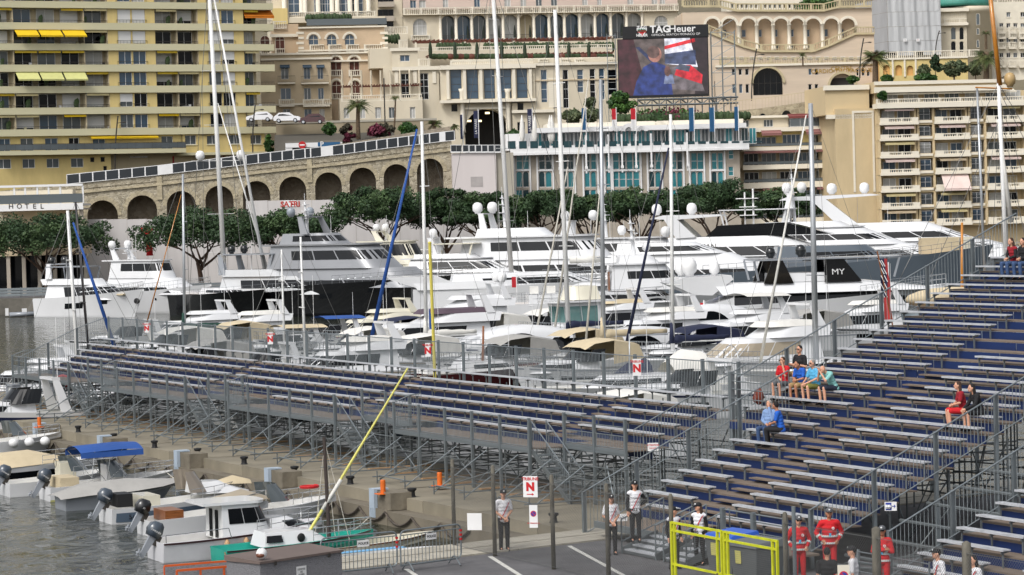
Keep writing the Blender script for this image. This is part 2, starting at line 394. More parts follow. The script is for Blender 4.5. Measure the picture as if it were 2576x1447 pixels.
for i in range(nb + 1):
    x = -LX + i * bay
    brick('fence_post', x - .06, .50, 1.9, x + .06, .60, 4.22, GALV, LS)
    if i < nb: ob('fence_panel', fm, LS, (x, .45, 2.78))
_fm = {}
for secs, y, z in ((FWD, -5.09, 1.10), (SET, -4.32, 1.34)):
    for f0, f1 in secs:
        n = max(2, int(round((f1 - f0) / 2.45))); b = (f1 - f0) / n; kk = round(b, 2)
        if kk not in _fm: _fm[kk] = fence_mesh(b, 1.06, 'front_railing', .06, .115, (.82, .5))
        for i in range(n + 1):
            x = f0 + i * b
            brick('railing_post', x - .05, y - .08, -.7, x + .05, y + .02, z + 1.12, GALV, LS)
            if i < n: ob('front_railing', _fm[kk], LS, (x, y, z))
        if secs is FWD:                               # gate fence closing the walkway's left end
            m = M(); 
            for zz in (.1, .5, .8): m.tube((0, 0, zz), (0, 1.2, zz), .018, None, 5)
            m.path([(0, 0, 1.1), (0, .7, 1.35), (0, 1.2, 1.38)], .022)
            for j in range(11): m.tube((0, j * .12, .1), (0, j * .12, 1.1 + min(.25, j * .04)), .01, None, 4)
            mk('end_fence', m, GALV, LS, loc=(f0, y, z))
for f0, f1 in FWD: stair(LS, f1 + .02, -5.03, -4.42, 1.10, -.7, 8, 2.9)
for i in range(27):                                   # raking props on the pier in front
    x = -69.5 + i * 2.63
    rod('base_tube', (x, -5.1, -.42), (x, -7.6, -.42), .024, GALV, LS, 6); rod('raking_prop', (x, -7.4, -.62), (x, -5.15, .82), .026, GALV, LS, 6); rod('prop_foot', (x, -7.4, -.69), (x, -7.4, -.2), .026, GALVD, LS, 6)
    if i % 2: rod('raking_prop', (x, -7.3, -.5), (x + 2.6, -5.15, .5), .024, GALVD, LS, 6); rod('base_tube', (x, -7.3, -.38), (x + 2.63, -7.3, -.40), .024, GALV, LS, 6)
# raking fences at both ends
slope_fence(LS, -LX - .25, -4.9, .4, lambda y: 4.15 + .44 * min(0, y + .1) * 1.0, lambda y: 2.75 + .44 * (y - .4), -.7)
slope_fence(LS, .75, -4.2, .5, lambda y: 4.2 + .445 * (y - .5) if y < .2 else 4.2, lambda y: 2.55 + .445 * (y - .5), None)
scaffold(LS, [-LX + i * (LX / 27) for i in range(28)] + [.6], [-4.95, -3.1, -1.2, .4], lambda x, y: (1.0 if y < -4 else 2.5 + .44 * (y)), -.7, (.3, .95, 1.45, 2.0), 3, .75)
# ---------- right stand (two blocks and the start of a third)
RS = thing('grandstand', 'tall grandstand rising at the right with spectators on its benches', 'grandstand', OR, ROT)
sR, dR, zR = .616, .276, 2.61
def seatR(k): return zR + k * dR
K0, K1 = -6, 21
for k in range(K0, K1):
    y, z = k * sR, seatR(k); foot = z - .47
    l1 = -2.3 if k >= 3 else (0 if k > -6 else 1.2)
    r1 = 3.48 if k >= 8 else 2.9
    bench(RS, l1, r1, y, z)
    if k < 10: bench(RS, 5.2, 10.4, y, z)
    rowdeck(RS, l1 - .1, 10.6, y, foot, sR, dR if k > K0 else .1)
    if k < 10: brick('half_step', 3.2, y - .78, foot - .17, 5.05, y - .50, foot - .13, PLY, RS)
zt = lambda y: zR + dR * y / sR
slope_fence(RS, -2.63, 1.8, K1 * sR, lambda y: zt(y) + .88, lambda y: zt(y) - .27, -.7)
slope_fence(RS, -.2, -5.2, 2.2, lambda y: zt(y) + 1.0, lambda y: zt(y) - .27, -.7)
slope_fence(RS, 10.75, -4.1, 10 * sR, lambda y: zt(y) + .82, lambda y: zt(y) - .29, -.05)
scaffold(RS, [-2.4, 0, 2.5, 5.0, 7.5, 10.4], [-3.3, -1.3, .7, 2.7, 4.7, 6.7, 8.7, 10.7, 12.6], lambda x, y: zt(y) - .6, -.75, (.4, 2.4, 4.4), 5, .5)
m = M()
for zz in (0, .3, .55, .8): m.tube((0, 0, zz), (2.2, 0, zz), .018, None, 5)
mk('landing_rail', m, GALV, RS, loc=(-2.5, 1.5, 3.65)); brick('landing_rail_post', -2.6, 1.45, -.7, -2.46, 1.59, 4.5, GALV, RS)
# walkway along the front with rails and two entrance flights
brick('deck_board', .8, -5.3, .44, 11.4, -4.24, .50, PLY, RS); brick('edge_beam', .8, -5.36, .32, 11.4, -5.31, .52, GALV, RS)
m3 = fence_mesh(1.6, 1.0, 'front_railing', .06, .115, (.8, .5))
for x in (8.3, 9.9): ob('front_railing', m3, RS, (x, -5.33, .5))
for x in (8.3, 9.9, 11.5): brick('railing_post', x - .06, -5.42, 0, x + .06, -5.30, 1.55, GALV, RS)
def upstair(x0, x1):
    st = ob('staircase', None, RS, (0, 0, 0))
    for i in range(4): brick('tread', x0, -6.45 + i * .28, .10 + i * .11, x1, -6.12 + i * .28, .14 + i * .11, ALU, st); brick('tread_front', x0, -6.45 + i * .28, .02 + i * .11, x1, -6.43 + i * .28, .098 + i * .11, GALVD, st)
    for x in (x0 - .03, x1 + .03):
        mk('stringer', M().bar((x, -6.5, .08), (x, -5.3, .5), .04, .2), GALVD, st); m = M()
        m.tube((x, -6.5, .98), (x, -5.1, 1.5), .024); m.tube((x, -6.5, .35), (x, -5.1, .87), .02); m.tube((x, -6.5, 0), (x, -6.5, .98), .024); m.tube((x, -5.1, .5), (x, -5.1, 1.5), .024)
        for j in range(1, 10): y = -6.5 + j * .14; m.tube((x, y, .35 + (y + 6.5) * .37), (x, y, .98 + (y + 6.5) * .37), .01, None, 4, 0, False)
        mk('handrail', m, GALV, st)
upstair(4.6, 6.5); upstair(7.0, 8.2)
# ---------- third stand at the far right
TS = thing('grandstand', 'third bench block cut off at the right edge of the picture', 'grandstand', OR, ROT)
for k in range(-7, 1):
    y, z = k * sR, seatR(k) - .06
    bench(TS, 15.3, 18.1, y, z); bench(TS, 19.7, 23, y, z)
    rowdeck(TS, 15.2, 23, y, z - .47, sR, dR)
slope_fence(TS, 15.05, -4.5, 1.4, lambda y: zt(y) + .85, lambda y: zt(y) - .3, -.05)
scaffold(TS, [15.3, 17.6, 19.9], [-3.3, -1.3, .3], lambda x, y: zt(y) - .6, -.1, (.4, 1.2), 8, .5)
m = M()
for zz in (.2, .45, .7, .95): m.tube((0, 0, zz), (3.1, 0, zz), .02, None, 5)
m.tube((0, 0, 0), (0, 0, 1.0), .05); m.tube((3.1, 0, 0), (3.1, 0, 1.0), .03)
mk('front_rail', m, GALV, TS, loc=(15.0, -5.4, .05))
for i in range(7):
    y = -4.0 + i * .9
    rod('cross_strut', (10.9, y, max(.2, zt(y) - .9)), (15.0, y + .3, max(.2, zt(y) - 1.0)), .05, GALVD, RS, 6)
    rod('scaffold_brace', (10.9, y, .1), (14.9, y, max(.4, zt(y) - .9)), .03, GALVD, RS, 6)
# ================================================================= FACADE TOOLS
_winm = {}
class Fac:
    def __init__(s, name, label, R, a, b, Y, yaw, cat='building'):
        p = atY(*R(a, b), Y); s.yaw = math.radians(yaw)
        s.o = thing(name, label, cat, (p.x, p.y, 0), s.yaw)
        s.O = Vector((p.x, p.y, 0)); s.X = Vector((math.cos(s.yaw), math.sin(s.yaw), 0)); s.N = Vector((-math.sin(s.yaw), math.cos(s.yaw), 0))
        s.R = R
    def px(s, a, b, off=0., R=None):
        d = ray(*(R or s.R)(a, b)); t = ((s.O - CAM).dot(s.N) + off) / d.dot(s.N); p = CAM + d * t - s.O
        return p.dot(s.X), p.z
    def rect(s, a0, b0, a1, b1, off=0., R=None):
        am, bm = (a0 + a1) / 2, (b0 + b1) / 2
        return s.px(a0, bm, off, R)[0], s.px(a1, bm, off, R)[0], s.px(am, b1, off, R)[1], s.px(am, b0, off, R)[1]
    def box(s, name, r, y0, y1, mt, par=None): return brick(name, r[0], y0, r[2], r[1], y1, r[3], mt, par or s.o)
    def bx(s, name, a0, b0, a1, b1, y0, y1, mt, R=None): return s.box(name, s.rect(a0, b0, a1, b1, 0, R), y0, y1, mt)
    def wall(s, r, ops, mt, y=0., th=.35, name='wall', rings=None):
        """flat wall with real openings; ops (s0,s1,z0,z1[,'arch'])"""
        s0, s1, z0, z1 = r
        ops = [(max(o[0], s0 + .01), min(o[1], s1 - .01), max(o[2], z0), min(o[3], z1 - .01)) + tuple(o[4:]) for o in ops if o[1] > s0 + .05 and o[0] < s1 - .05 and o[3] > z0 + .05 and o[2] < z1 - .05]
        xs = sorted({round(v, 3) for v in [s0, s1] + [o[i] for o in ops for i in (0, 1)]}); zs = sorted({round(v, 3) for v in [z0, z1] + [o[i] for o in ops for i in (2, 3)]})
        m = M()
        for za, zb in zip(zs, zs[1:]):
            run = None
            for xa, xb in zip(xs, xs[1:]):
                cx, cz = (xa + xb) / 2, (za + zb) / 2
                hole = any(o[0] < cx < o[1] and o[2] < cz < o[3] for o in ops)
                if hole:
                    if run is not None: m.quad((run, y, za), (xa, y, za), (xa, y, zb), (run, y, zb)); run = None
                elif run is None: run = xa
            if run is not None: m.quad((run, y, za), (xs[-1], y, za), (xs[-1], y, zb), (run, y, zb))
        for o in ops:
            a, b, c, d = o[:4]
            if len(o) > 4:
                w = (b - a) / 2; rise = min(w, (d - c) * .6); sp = d - rise; N_ = 12
                pts = [(a + w - w * math.cos(math.pi * i / N_), sp + rise * math.sin(math.pi * i / N_)) for i in range(N_ + 1)]
                for p, q in zip(pts, pts[1:]):
                    m.quad((p[0], y, p[1]), (q[0], y, q[1]), (q[0], y, d), (p[0], y, d))
                    m.quad((p[0], y, p[1]), (p[0], y + th, p[1]), (q[0], y + th, q[1]), (q[0], y, q[1]))
                d2 = sp
            else:
                m.quad((a, y, d), (a, y + th, d), (b, y + th, d), (b, y, d)); d2 = d
            m.quad((a, y, c), (a, y + th, c), (a, y + th, d2), (a, y, d2)); m.quad((b, y, c), (b, y, d2), (b, y + th, d2), (b, y + th, c))
            m.quad((a, y, c), (b, y, c), (b, y + th, c), (a, y + th, c))
        return mk(name, m, mt, s.o)
    def win(s, r, glass=None, fr=None, y=.22, nx=2, nz=1, name='window', arch=False, par=None):
        glass = glass or GLASSB; fr = fr or WHITE
        W, H = r[1] - r[0], r[3] - r[2]
        if W <= .05 or H <= .05: return
        k = (round(W, 1), round(H, 1), nx, nz, fr.name, arch)
        if k not in _winm:
            m = M(); t = .07
            if arch:
                w = W / 2; rise = min(w, H * .6); sp = H - rise; N_ = 10
                o_ = [(0, 0), (W, 0)] + [(w + w * math.cos(math.pi * i / N_), sp + rise * math.sin(math.pi * i / N_)) for i in range(N_ + 1)]
                i_ = [(t, t), (W - t, t)] + [(w + (w - t) * math.cos(math.pi * i / N_), sp + (rise - t) * math.sin(math.pi * i / N_)) for i in range(N_ + 1)]
                n = len(o_)
                for i in range(n):
                    j = (i + 1) % n; m.quad((o_[i][0], 0, o_[i][1]), (o_[j][0], 0, o_[j][1]), (i_[j][0], 0, i_[j][1]), (i_[i][0], 0, i_[i][1]))
                pm = M().add([(x, .04, z) for x, z in i_], [tuple(range(len(i_)))])
                for i in range(1, nx): m.box(W * i / nx - .03, -.01, t, W * i / nx + .03, .03, H - .1)
                if nz > 1: m.box(t, -.012, sp - .03, W - t, .028, sp + .03)
            else:
                m.box(0, 0, 0, t, .06, H); m.box(W - t, 0, 0, W, .06, H); m.box(t, 0, 0, W - t, .06, t); m.box(t, 0, H - t, W - t, .06, H)
                for i in range(1, nx): m.box(W * i / nx - .035, .002, t, W * i / nx + .035, .06, H - t)
                for i in range(1, nz): m.box(t, .004, H * i / nz - .03, W - t, .058, H * i / nz + .03)
                pm = M().quad((t / 2, .04, t / 2), (W - t / 2, .04, t / 2), (W - t / 2, .04, H - t / 2), (t / 2, .04, H - t / 2))
            _winm[k] = (m.mesh('window', fr), pm)
        fm_, pm = _winm[k]
        w_ = ob(name, fm_, par or s.o, (r[0], y, r[2]))
        kk = k + (glass.name,)
        if kk not in _winm: _winm[kk] = pm.mesh('pane', glass)
        ob('pane', _winm[kk], w_)
        return w_
    def balus(s, s0, s1, z0, h, y, mt, name='balustrade', sp=.34, th=.22):
        m = M(); m.box(s0, y - th / 2, z0 + h - .14, s1, y + th / 2, z0 + h); m.box(s0, y - th / 2, z0, s1, y + th / 2, z0 + .12)
        n = max(2, int((s1 - s0) / sp))
        for i in range(n + 1):
            x = s0 + .08 + (s1 - s0 - .16) * i / n
            if i % 9 == 0: m.box(x - .14, y - th * .55, z0, x + .14, y + th * .55, z0 + h + .03)
            else: m.tube((x, y, z0 + .12), (x, y, z0 + h - .14), .075, .05, 5, 0, False)
        return mk(name, m, mt, s.o)
    def rail(s, s0, s1, z0, h, y, mt=None, name='railing', sp=.14, glass=None):
        m = M(); m.box(s0, y - .03, z0 + h - .06, s1, y + .03, z0 + h); m.box(s0, y - .02, z0 + .05, s1, y + .02, z0 + .09)
        n = max(2, int((s1 - s0) / (sp if glass is None else 1.3)))
        for i in range(n + 1):
            x = s0 + (s1 - s0) * i / n; m.box(x - .012, y - .012, z0, x + .012, y + .012, z0 + h - .06)
        if glass is not None: m.quad((s0, y, z0 + .1), (s1, y, z0 + .1), (s1, y, z0 + h - .08), (s0, y, z0 + h - .08), 1)
        return mk(name, m, [mt or IRON, glass or GLASS], s.o)
    def awning(s, s0, s1, z, out, drop, mt, y=0., val=.2):
        m = M(); m.quad((s0, y, z), (s1, y, z), (s1, y - out, z - drop), (s0, y - out, z - drop))
        m.quad((s0, y - out, z - drop), (s1, y - out, z - drop), (s1, y - out, z - drop - val), (s0, y - out, z - drop - val))
        m.tube((s0, y - out, z - drop), (s1, y - out, z - drop), .04, None, 5); m.tube((s0, y, z + .02), (s1, y, z + .02), .08, None, 5)
        return mk('awning', m, mt, s.o)
IRON = mat('dark_iron', S(70, 66, 62), .5, .4, var=.1)
def pick(*a): return random.choice(a)
def body(f, r, y0, y1, mt, z0=0.): return f.box('wall', (r[0], r[1], z0, r[3]), y0, y1, mt)
# ================================================================= YELLOW APARTMENT BLOCK
YEL = mat('yellow_render', S(220, 198, 134), .85, var=.12, sc_=.35, st=(1, 1, .3), bump=.1, bs=20)
BAND = mat('cream_concrete_band', S(213, 207, 172), .85, var=.13, sc_=.3, st=(1.5, 1, .25), bump=.1, bs=10)
LOGG = mat('loggia_plaster', S(196, 182, 152), .9, var=.12, sc_=.5)
SHUT = mat('white_shutter', S(226, 226, 224), .6, var=.06, sc_=2, st=(.2, 1, 18))
AWY = mat('yellow_awning', S(236, 196, 20), .8, var=.08); AWP = mat('pale_green_awning', S(212, 212, 140), .8, var=.08); AWC = mat('cream_awning', S(214, 200, 150), .85, var=.1); AWO = mat('ochre_awning', S(206, 176, 50), .85, var=.12); AWOR = mat('orange_awning', S(210, 120, 20), .8, var=.1)
PLANT = M().ball((0, 0, .75), .38, .38, .5, 7, 5).ball((.2, 0, 1.0), .25, .25, .35, 6, 4).tube((0, 0, 0), (0, 0, .35), .16, .22, 7).mesh('potted_plant', mat('pot_plant_leaves', S(70, 92, 52), .8, var=.3, sc_=3))
f = Fac('apartment_building', 'yellow apartment block with cream balcony bands and awnings', A1, 1960, 300, 430, 27)
XL = f.px(-60, 450)[0]; XR = f.px(2062, 450)[0]; XC = f.px(1958, 450)[0]
bands = [(-145, -95), (15, 65), (175, 227), (331, 381), (488, 541), (648, 700), (808, 859), (968, 1019)]
zb = [(f.px(870, b1)[1], f.px(870, b0)[1]) for b0, b1 in bands]
zlow = f.px(870, 1360)[1]; ztop = zb[0][1] + 4
f.box('wall', (XL, XC, 0, ztop), 1.7, 16, LOGG)
cx = lambda v: f.px(v, 450)[0]
piers = [(820, 890), (1108, 1175), (1500, 1568), (1775, 1842)]
pairs = [(890, 1108), (1568, 1775)]
for a, b in piers: f.box('pier', (cx(a), cx(b), zb[7][0] - .3, ztop), .02, 1.7, YEL)
for i, (z0, z1) in enumerate(zb):
    f.box('balcony_band', (XL, XR, z0, z1), -.35, -.12, BAND); f.box('floor_slab', (XL, XR - .02, z0 + .03, z0 + .26), -.12, 1.7, BAND)
    f.box('balcony_band', (XR - .2, XR + .003, z0 + .002, z1 - .002), -.10, 3.2, BAND)
rnd = random.Random(11)
for i in range(8):
    zt_, zbm = (zb[i - 1][0] if i else zb[0][1] + 2.2), zb[i][1]
    H = zt_ - zbm
    for a, b in pairs:
        mid = (a + b) / 2
        f.wall((cx(a), cx(b), zbm - .6, zt_ + .3), [(cx(a) + .12, cx(mid) - .12, zbm + .05, zt_ - .12), (cx(mid) + .12, cx(b) - .12, zbm + .05, zt_ - .12)], YEL, .05, .25)
        for p, q in ((cx(a) + .12, cx(mid) - .12), (cx(mid) + .12, cx(b) - .12)):
            r_ = rnd.random()
            f.win((p, q, zbm + .05, zt_ - .12), pick(GLASSB, GLASSG, GLASSG, GLASS, CURT), WHITE, .18, 2)
            if r_ < .5: f.box('shutter', (p + .03, q - .03, zbm + .05 + (.0 if r_ < .3 else rnd.random() * 1.2), zt_ - .13), .10, .17, SHUT)
        f.rail(cx(a) - .1, cx(b) + .1, zbm - .1, .62, -.05, IRON, sp=.5)
    # loggias
    for a, b, n in ((-60, 105, 1), (105, 640, 3), (640, 818, 1), (1177, 1340, 1), (1340, 1498, 1), (1842, 1956, 1)):
        s0, s1 = cx(a), cx(b)
        if b not in (1956,): f.box('divider', (s1 - .08, s1 + .08, zbm - .3, zt_), .06, 1.7, LOGG)
        for j in range(n):
            p = s0 + (s1 - s0) * j / n + .45; q = s0 + (s1 - s0) * (j + 1) / n - .45
            f.win((p, q, zbm - .55, zt_ - .1), pick(GLASSB, GLASSG, GLASS, GLASS, CURT), WHITE, 1.6, 2)
            if rnd.random() < .3: f.box('shutter', (p + .03, q - .03, zbm - .2 + rnd.random(), zt_ - .11), 1.5, 1.58, SHUT)
        f.rail(s0 + .1, s1 - .1, zbm - .2, .62, -.02, IRON, sp=.22)
        for j in range(n):                    # things left on the balconies
            q_ = rnd.random(); xx = s0 + (s1 - s0) * (j + rnd.random() * .7 + .1) / n
            if q_ < .4: ob('potted_plant', PLANT, f.o, (xx, .5 + rnd.random() * .5, zbm - .65), scale=(.7 + q_, .7, 1.2 + q_))
            elif q_ < .75: f.box('balcony_table', (xx, xx + .9, zbm - .1, zbm + .1), .5, 1.1, pick(WHITE, IRON, LOGG)); f.box('balcony_chair', (xx + 1.0, xx + 1.35, zbm - .3, zbm + .35), .6, .9, pick(WHITE, IRON, BAND))
        # awnings: rolled under the slab, or let down
        for j in range(n):
            p = s0 + (s1 - s0) * j / n + .12; q = s0 + (s1 - s0) * (j + 1) / n - .12
            if i == 3 and a == 105: f.awning(p, q, zt_ - .02, 1.6, .95, AWY, -.1)
            elif i == 5 and a == 105: f.awning(p, q, zt_ - .02, 1.5, 1.15, AWP, -.1)
            elif rnd.random() < .62: f.awning(p, q, zt_ - .04, .25, .08, pick(AWO, AWC, AWY if i > 4 else AWO), .1, .28)
    f.rail(XC, XR - .1, zbm - .1, .62, -.2, IRON, sp=.22)
f.awning(cx(1850), XR + .2, zb[1][0] - .1, 1.2, .9, AWOR, 1.0, .3)
# lower storeys
zl1 = f.px(870, 1160)[1]; zl2 = f.px(870, 1140)[1]
wl = [f.rect(*q) for q in ((-30, 1200, 85, 1272), (170, 1198, 265, 1268), (352, 1196, 447, 1265), (535, 1192, 630, 1262))]
sm = [f.rect(*q) for q in ((680, 1186, 712, 1222), (758, 1184, 790, 1220), (780, 1252, 806, 1322))]
wr = [f.rect(*q) for q in ((1395, 1020, 1480, 1090), (1560, 1018, 1642, 1088), (1725, 1018, 1808, 1086), (1888, 1018, 1972, 1086))]
sR0 = f.px(835, 1200)[0]; s12 = f.px(1375, 1080)[0]; s19 = f.px(1995, 1080)[0]
f.wall((XL, sR0, 0, zl1), wl + sm, YEL, .0)
for r in wl: f.win(r, GLASSG, WHITE, .15, 2)
for r in sm: f.win(r, GLASS, IRON, .15, 1)
f.box('balcony_band', (XL, s12, zl1, zl2 + .25), -1.5, .0, BAND); f.rail(XL, s12, zl2 + .25, 1.0, -1.45, IRON, glass=GLASSG)
up_ = [f.rect(*q) for q in ((0, 1045, 85, 1150), (160, 1042, 258, 1150), (345, 1040, 442, 1148), (525, 1038, 605, 1145), (705, 1044, 800, 1135), (1222, 1026, 1310, 1135))]
f.wall((XL, s12, zl1, zb[7][0]), [(a, b, c - .4, d) for a, b, c, d in up_], YEL, .3)
for r in up_: f.win((r[0], r[1], r[2] - .4, r[3]), pick(GLASSG, GLASSB, GLASS), WHITE, .5, 2)
f.awning(f.px(678, 1030)[0], f.px(1185, 1030)[0], zb[7][0] - .05, .8, .3, AWY, .2)
f.wall((s12, s19, zl1, zb[7][0]), wr, YEL, .02)
for r in wr: f.win(r, GLASSG, WHITE, .2, 2); f.box('sill', (r[0] - .1, r[1] + .1, r[2] - .12, r[2]), -.08, .1, BAND)
f.box('wall', (s12, s19 - .01, 0, zl1 - .4), 2.5, 10, LOGG); f.box('canopy', (s12 - .5, s19 + 2, zl1 - .4, zl1), -.5, 2.5, BAND)
SHOPR = mat('red_shop_sign', S(160, 30, 36), .5)
f.bx('shop_sign', 1335, 1172, 1482, 1216, 1.9, 2.1, SHOPR); f.bx('shop_sign', 1500, 1172, 1548, 1212, 1.9, 2.1, SHOPR)
q = f.rect(1335, 1172, 1482, 1216); text('sign_lettering', 'AVIS', WHITE, f.o, ((q[0] + q[1]) / 2 - .7, 1.86, (q[2] + q[3]) / 2), .95, bold=.02)
for a, b in ((840, 990), (1000, 1142), (1160, 1330), (1560, 1700), (1720, 1850)):
    f.win(f.rect(a, 1185, b, 1330), GLASS, IRON, 2.2, 3, name='shop_window'); 
for a in (838, 995, 1150, 1330, 1490, 1555, 1710): f.bx('shop_pillar', a, 1175, a + 12, 1340, 1.6, 2.5, pick(LOGG, SHOPR, LOGG))
for a in (1004,): f.bx('white_fascia', a, 1174, 1140, 1188, 1.7, 1.9, WHITE)
# ================================================================= VIADUCT
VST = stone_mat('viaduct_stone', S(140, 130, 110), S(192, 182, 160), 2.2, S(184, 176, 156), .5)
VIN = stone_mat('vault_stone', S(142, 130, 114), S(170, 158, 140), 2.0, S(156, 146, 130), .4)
v = Fac('viaduct', 'stone arched viaduct carrying a ramp road up to the right', A1, 1640, 1300, 396, 3, 'viaduct')
tops = [v.px(505, 1405), v.px(1200, 1335), v.px(1960, 1245), v.px(2572, 1180), v.px(300, 1140, 0, A2), v.px(830, 1075, 0, A2)]
tops = [(tops[0][0] - 20, tops[0][1] - 1.6)] + tops
def vtop(x):
    for (a, za), (b, zb_) in zip(tops, tops[1:]):
        if x <= b: return za + (zb_ - za) * (x - a) / (b - a)
    return tops[-1][1]
arcs = []
for R_, xc, yt, w in ((A4, 772, 62, 232), (A4, 1070, 24, 226), (A4, 1365, -8, 222), (A1, 1652, 1398, 212), (A1, 1932, 1363, 208), (A1, 2205, 1330, 204), (A1, 2474, 1298, 202), (A2, 160, 1262, 200), (A2, 415, 1236, 194), (A2, 668, 1194, 200)):
    c, z = v.px(xc, yt, 0, R_); a = v.px(xc - w / 2, yt + 80, 0, R_)[0]; b = v.px(xc + w / 2, yt + 80, 0, R_)[0]
    arcs.append(((a + b) / 2, (b - a) / 2, z))
x0, x1 = tops[0][0], v.px(828, 1100, 0, A2)[0]
m = M(); xs = sorted(set([x0, x1] + [x0 + i * .6 for i in range(int((x1 - x0) / .6) + 1)] + [c + w * math.cos(math.pi * i / 16) for c, w, z in arcs for i in range(17)] + [t[0] for t in tops if x0 < t[0] < x1]))
def vbot(x, e=0):
    for c, w, z in arcs:
        if c - w + 1e-4 <= x + e <= c + w - 1e-4: return z - w + math.sqrt(max(0, w * w - (x - c) ** 2))
    return 0
for a, b in zip(xs, xs[1:]):
    mid = (a + b) / 2
    inside = vbot(mid) > 0
    ba = vbot(a, 1e-3) if inside else 0; bb = vbot(b, -1e-3) if inside else 0
    m.quad((a, 0, ba), (b, 0, bb), (b, 0, vtop(b)), (a, 0, vtop(a))); m.quad((a, 0, vtop(a)), (b, 0, vtop(b)), (b, 9, vtop(b)), (a, 9, vtop(a)), 2)
    if inside: m.quad((a, 0, ba), (a, 4.2, ba), (b, 4.2, bb), (b, 0, bb), 1)
for c, w, z in arcs:
    for e in (-1, 1): m.quad((c + e * w, 0, 0), (c + e * w, 4.2, 0), (c + e * w, 4.2, z - w), (c + e * w, 0, z - w), 1)
m.quad((x0, 4.2, 0), (x1, 4.2, 0), (x1, 4.2, 22), (x0, 4.2, 12), 1)
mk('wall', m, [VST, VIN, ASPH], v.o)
VOU = mat('voussoir_stone', S(190, 178, 150), .9, var=.25, sc_=1.2, bump=.3)
for c, w, z in arcs:
    ar = ob('arch_ring', None, v.o); N_ = 17
    for i in range(N_):
        t0, t1 = math.pi * (i + .04) / N_, math.pi * (i + .96) / N_; ro = w + (.62 if i % 2 else .5)
        P_ = [(c + r_ * math.cos(t), z - w + r_ * math.sin(t)) for r_, t in ((w - .02, t0), (ro, t0), (ro, t1), (w - .02, t1))]
        mk('voussoir', M().prism(P_, -.06, .1), VOU, ar)
for (a, za), (b, zb_) in zip(tops, tops[1:]):
    mk('string_course', M().bar((a, -.1, za - 1.05), (b, -.1, zb_ - 1.05), .3, .28), VOU, v.o); mk('parapet', M().bar((a, .15, za - .1), (b, .15, zb_ - .1), .5, .9), VST, v.o)
for xx in (1200, 2330):
    c, z = v.px(xx, 1330 if xx == 1200 else 1200); mk('pilaster', M().box(c - .35, -.22, vtop(c) - 3.2, c + .35, 0.1, vtop(c) + .1), VOU, v.o)
# advertising barrier along the ramp
BLKP = mat('black_banner', S(38, 44, 50), .7, var=.08)
bar = thing('barrier', 'row of black advertising panels in white frames along the viaduct ramp', 'barrier', v.o.location, v.yaw)
edges = [505 + i * 98.5 for i in range(8)] + [1300, 1393, 1487, 1580, 1670, 1762, 1855, 1948, 2040, 2128, 2212, 2300, 2342, 2424, 2506, 2592]
bp = [v.px(e, 1400 - (e - 505) * .105)[0] for e in edges] + [v.px(e, 1150, 0, A2)[0] for e in (100, 185, 267, 347, 428, 510, 590, 667, 745, 782, 857)]
for i, (a, b) in enumerate(zip(bp, bp[1:])):
    w = b - a; pm_ = ob('barrier_panel', None, bar, (a, -.35, 0))
    wht = w < 2.6 and i in (7, 20, 32)
    za, zb_ = vtop(a) + .28, vtop(b) + .28; h = 1.42; t = .09
    mk('frame', M().prism([(0, za), (w, zb_), (w, zb_ + h), (0, za + h)], 0, .06), WHITE, pm_)
    if i not in (7, 21, 32): mk('banner', M().prism([(t, za + t), (w - t, zb_ + t), (w - t, zb_ + h - t), (t, za + h - t)], -.012, -.002), BLKP, pm_)
# white wall block right of the viaduct with its own panels
WWL = mat('white_render_wall', S(214, 206, 204), .85, var=.1, sc_=.3, st=(1, 1, .4))
g = Fac('retaining_building', 'plain white rendered wall block beside the last viaduct arch', A2, 1000, 1300, 394, 3)
r = g.rect(838, 1152, 1168, 1447); g.box('wall', (r[0], r[1], 0, r[3]), 0, 12, WWL)
r2 = g.rect(1168, 1150, 1300, 1447); g.box('wall', (r2[0], r2[1], 0, r2[3]), .4, 12, COPE)
g.bx('patch', 975, 1332, 1066, 1408, -.03, 0, mat('grey_render_patch', S(176, 170, 168), .9, var=.15))
for e in (822, 862, 912, 962, 1010, 1056, 1105, 1154):
    q = g.rect(e, 1092, e + 47, 1152); pn = ob('barrier_panel', None, g.o); g.box('frame', q, -.3, -.24, WHITE, pn); g.box('banner', (q[0] + .08, q[1] - .08, q[2] + .2, q[3] - .08), -.315, -.302, BLKP, pn)
# ================================================================= BUILDINGS ON THE HILLSIDE
CRM = mat('cream_stucco', S(222, 211, 188), .85, var=.08, sc_=.3, st=(1, 1, .4)); CRMW = mat('pale_stone_trim', S(236, 228, 210), .8, var=.07, sc_=.5)
PNK = mat('pink_stucco', S(214, 194, 182), .85, var=.08, sc_=.3, st=(.3, 1, 2.5)); PCH = mat('peach_stucco', S(208, 184, 154), .85, var=.1, sc_=.3)
TAN = mat('tan_stucco', S(206, 188, 158), .88, var=.12, sc_=.3); APT = mat('sand_stucco', S(210, 189, 150), .85, var=.09, sc_=.3, st=(1, 1, .4))
GRYS = mat('grey_stone_cladding', S(182, 172, 158), .85, var=.14, sc_=.5); TEAL = mat('teal_glass', S(56, 142, 152), .06, var=.3, sc_=.25, spec=.9); TEALD = mat('dark_teal_glass', S(20, 62, 70), .06, var=.25, sc_=.3, spec=.9)
PERG = mat('red_brown_timber', S(110, 62, 48), .7, var=.15); AWR = mat('striped_red_awning', S(150, 104, 100), .85, var=.2, sc_=4, st=(6, 1, .1)); AWPK = mat('pink_awning', S(230, 208, 200), .85, var=.08)
HEDGE = mat('hedge_leaves', S(58, 78, 44), .8, var=.4, sc_=3, bump=.8, bs=6)
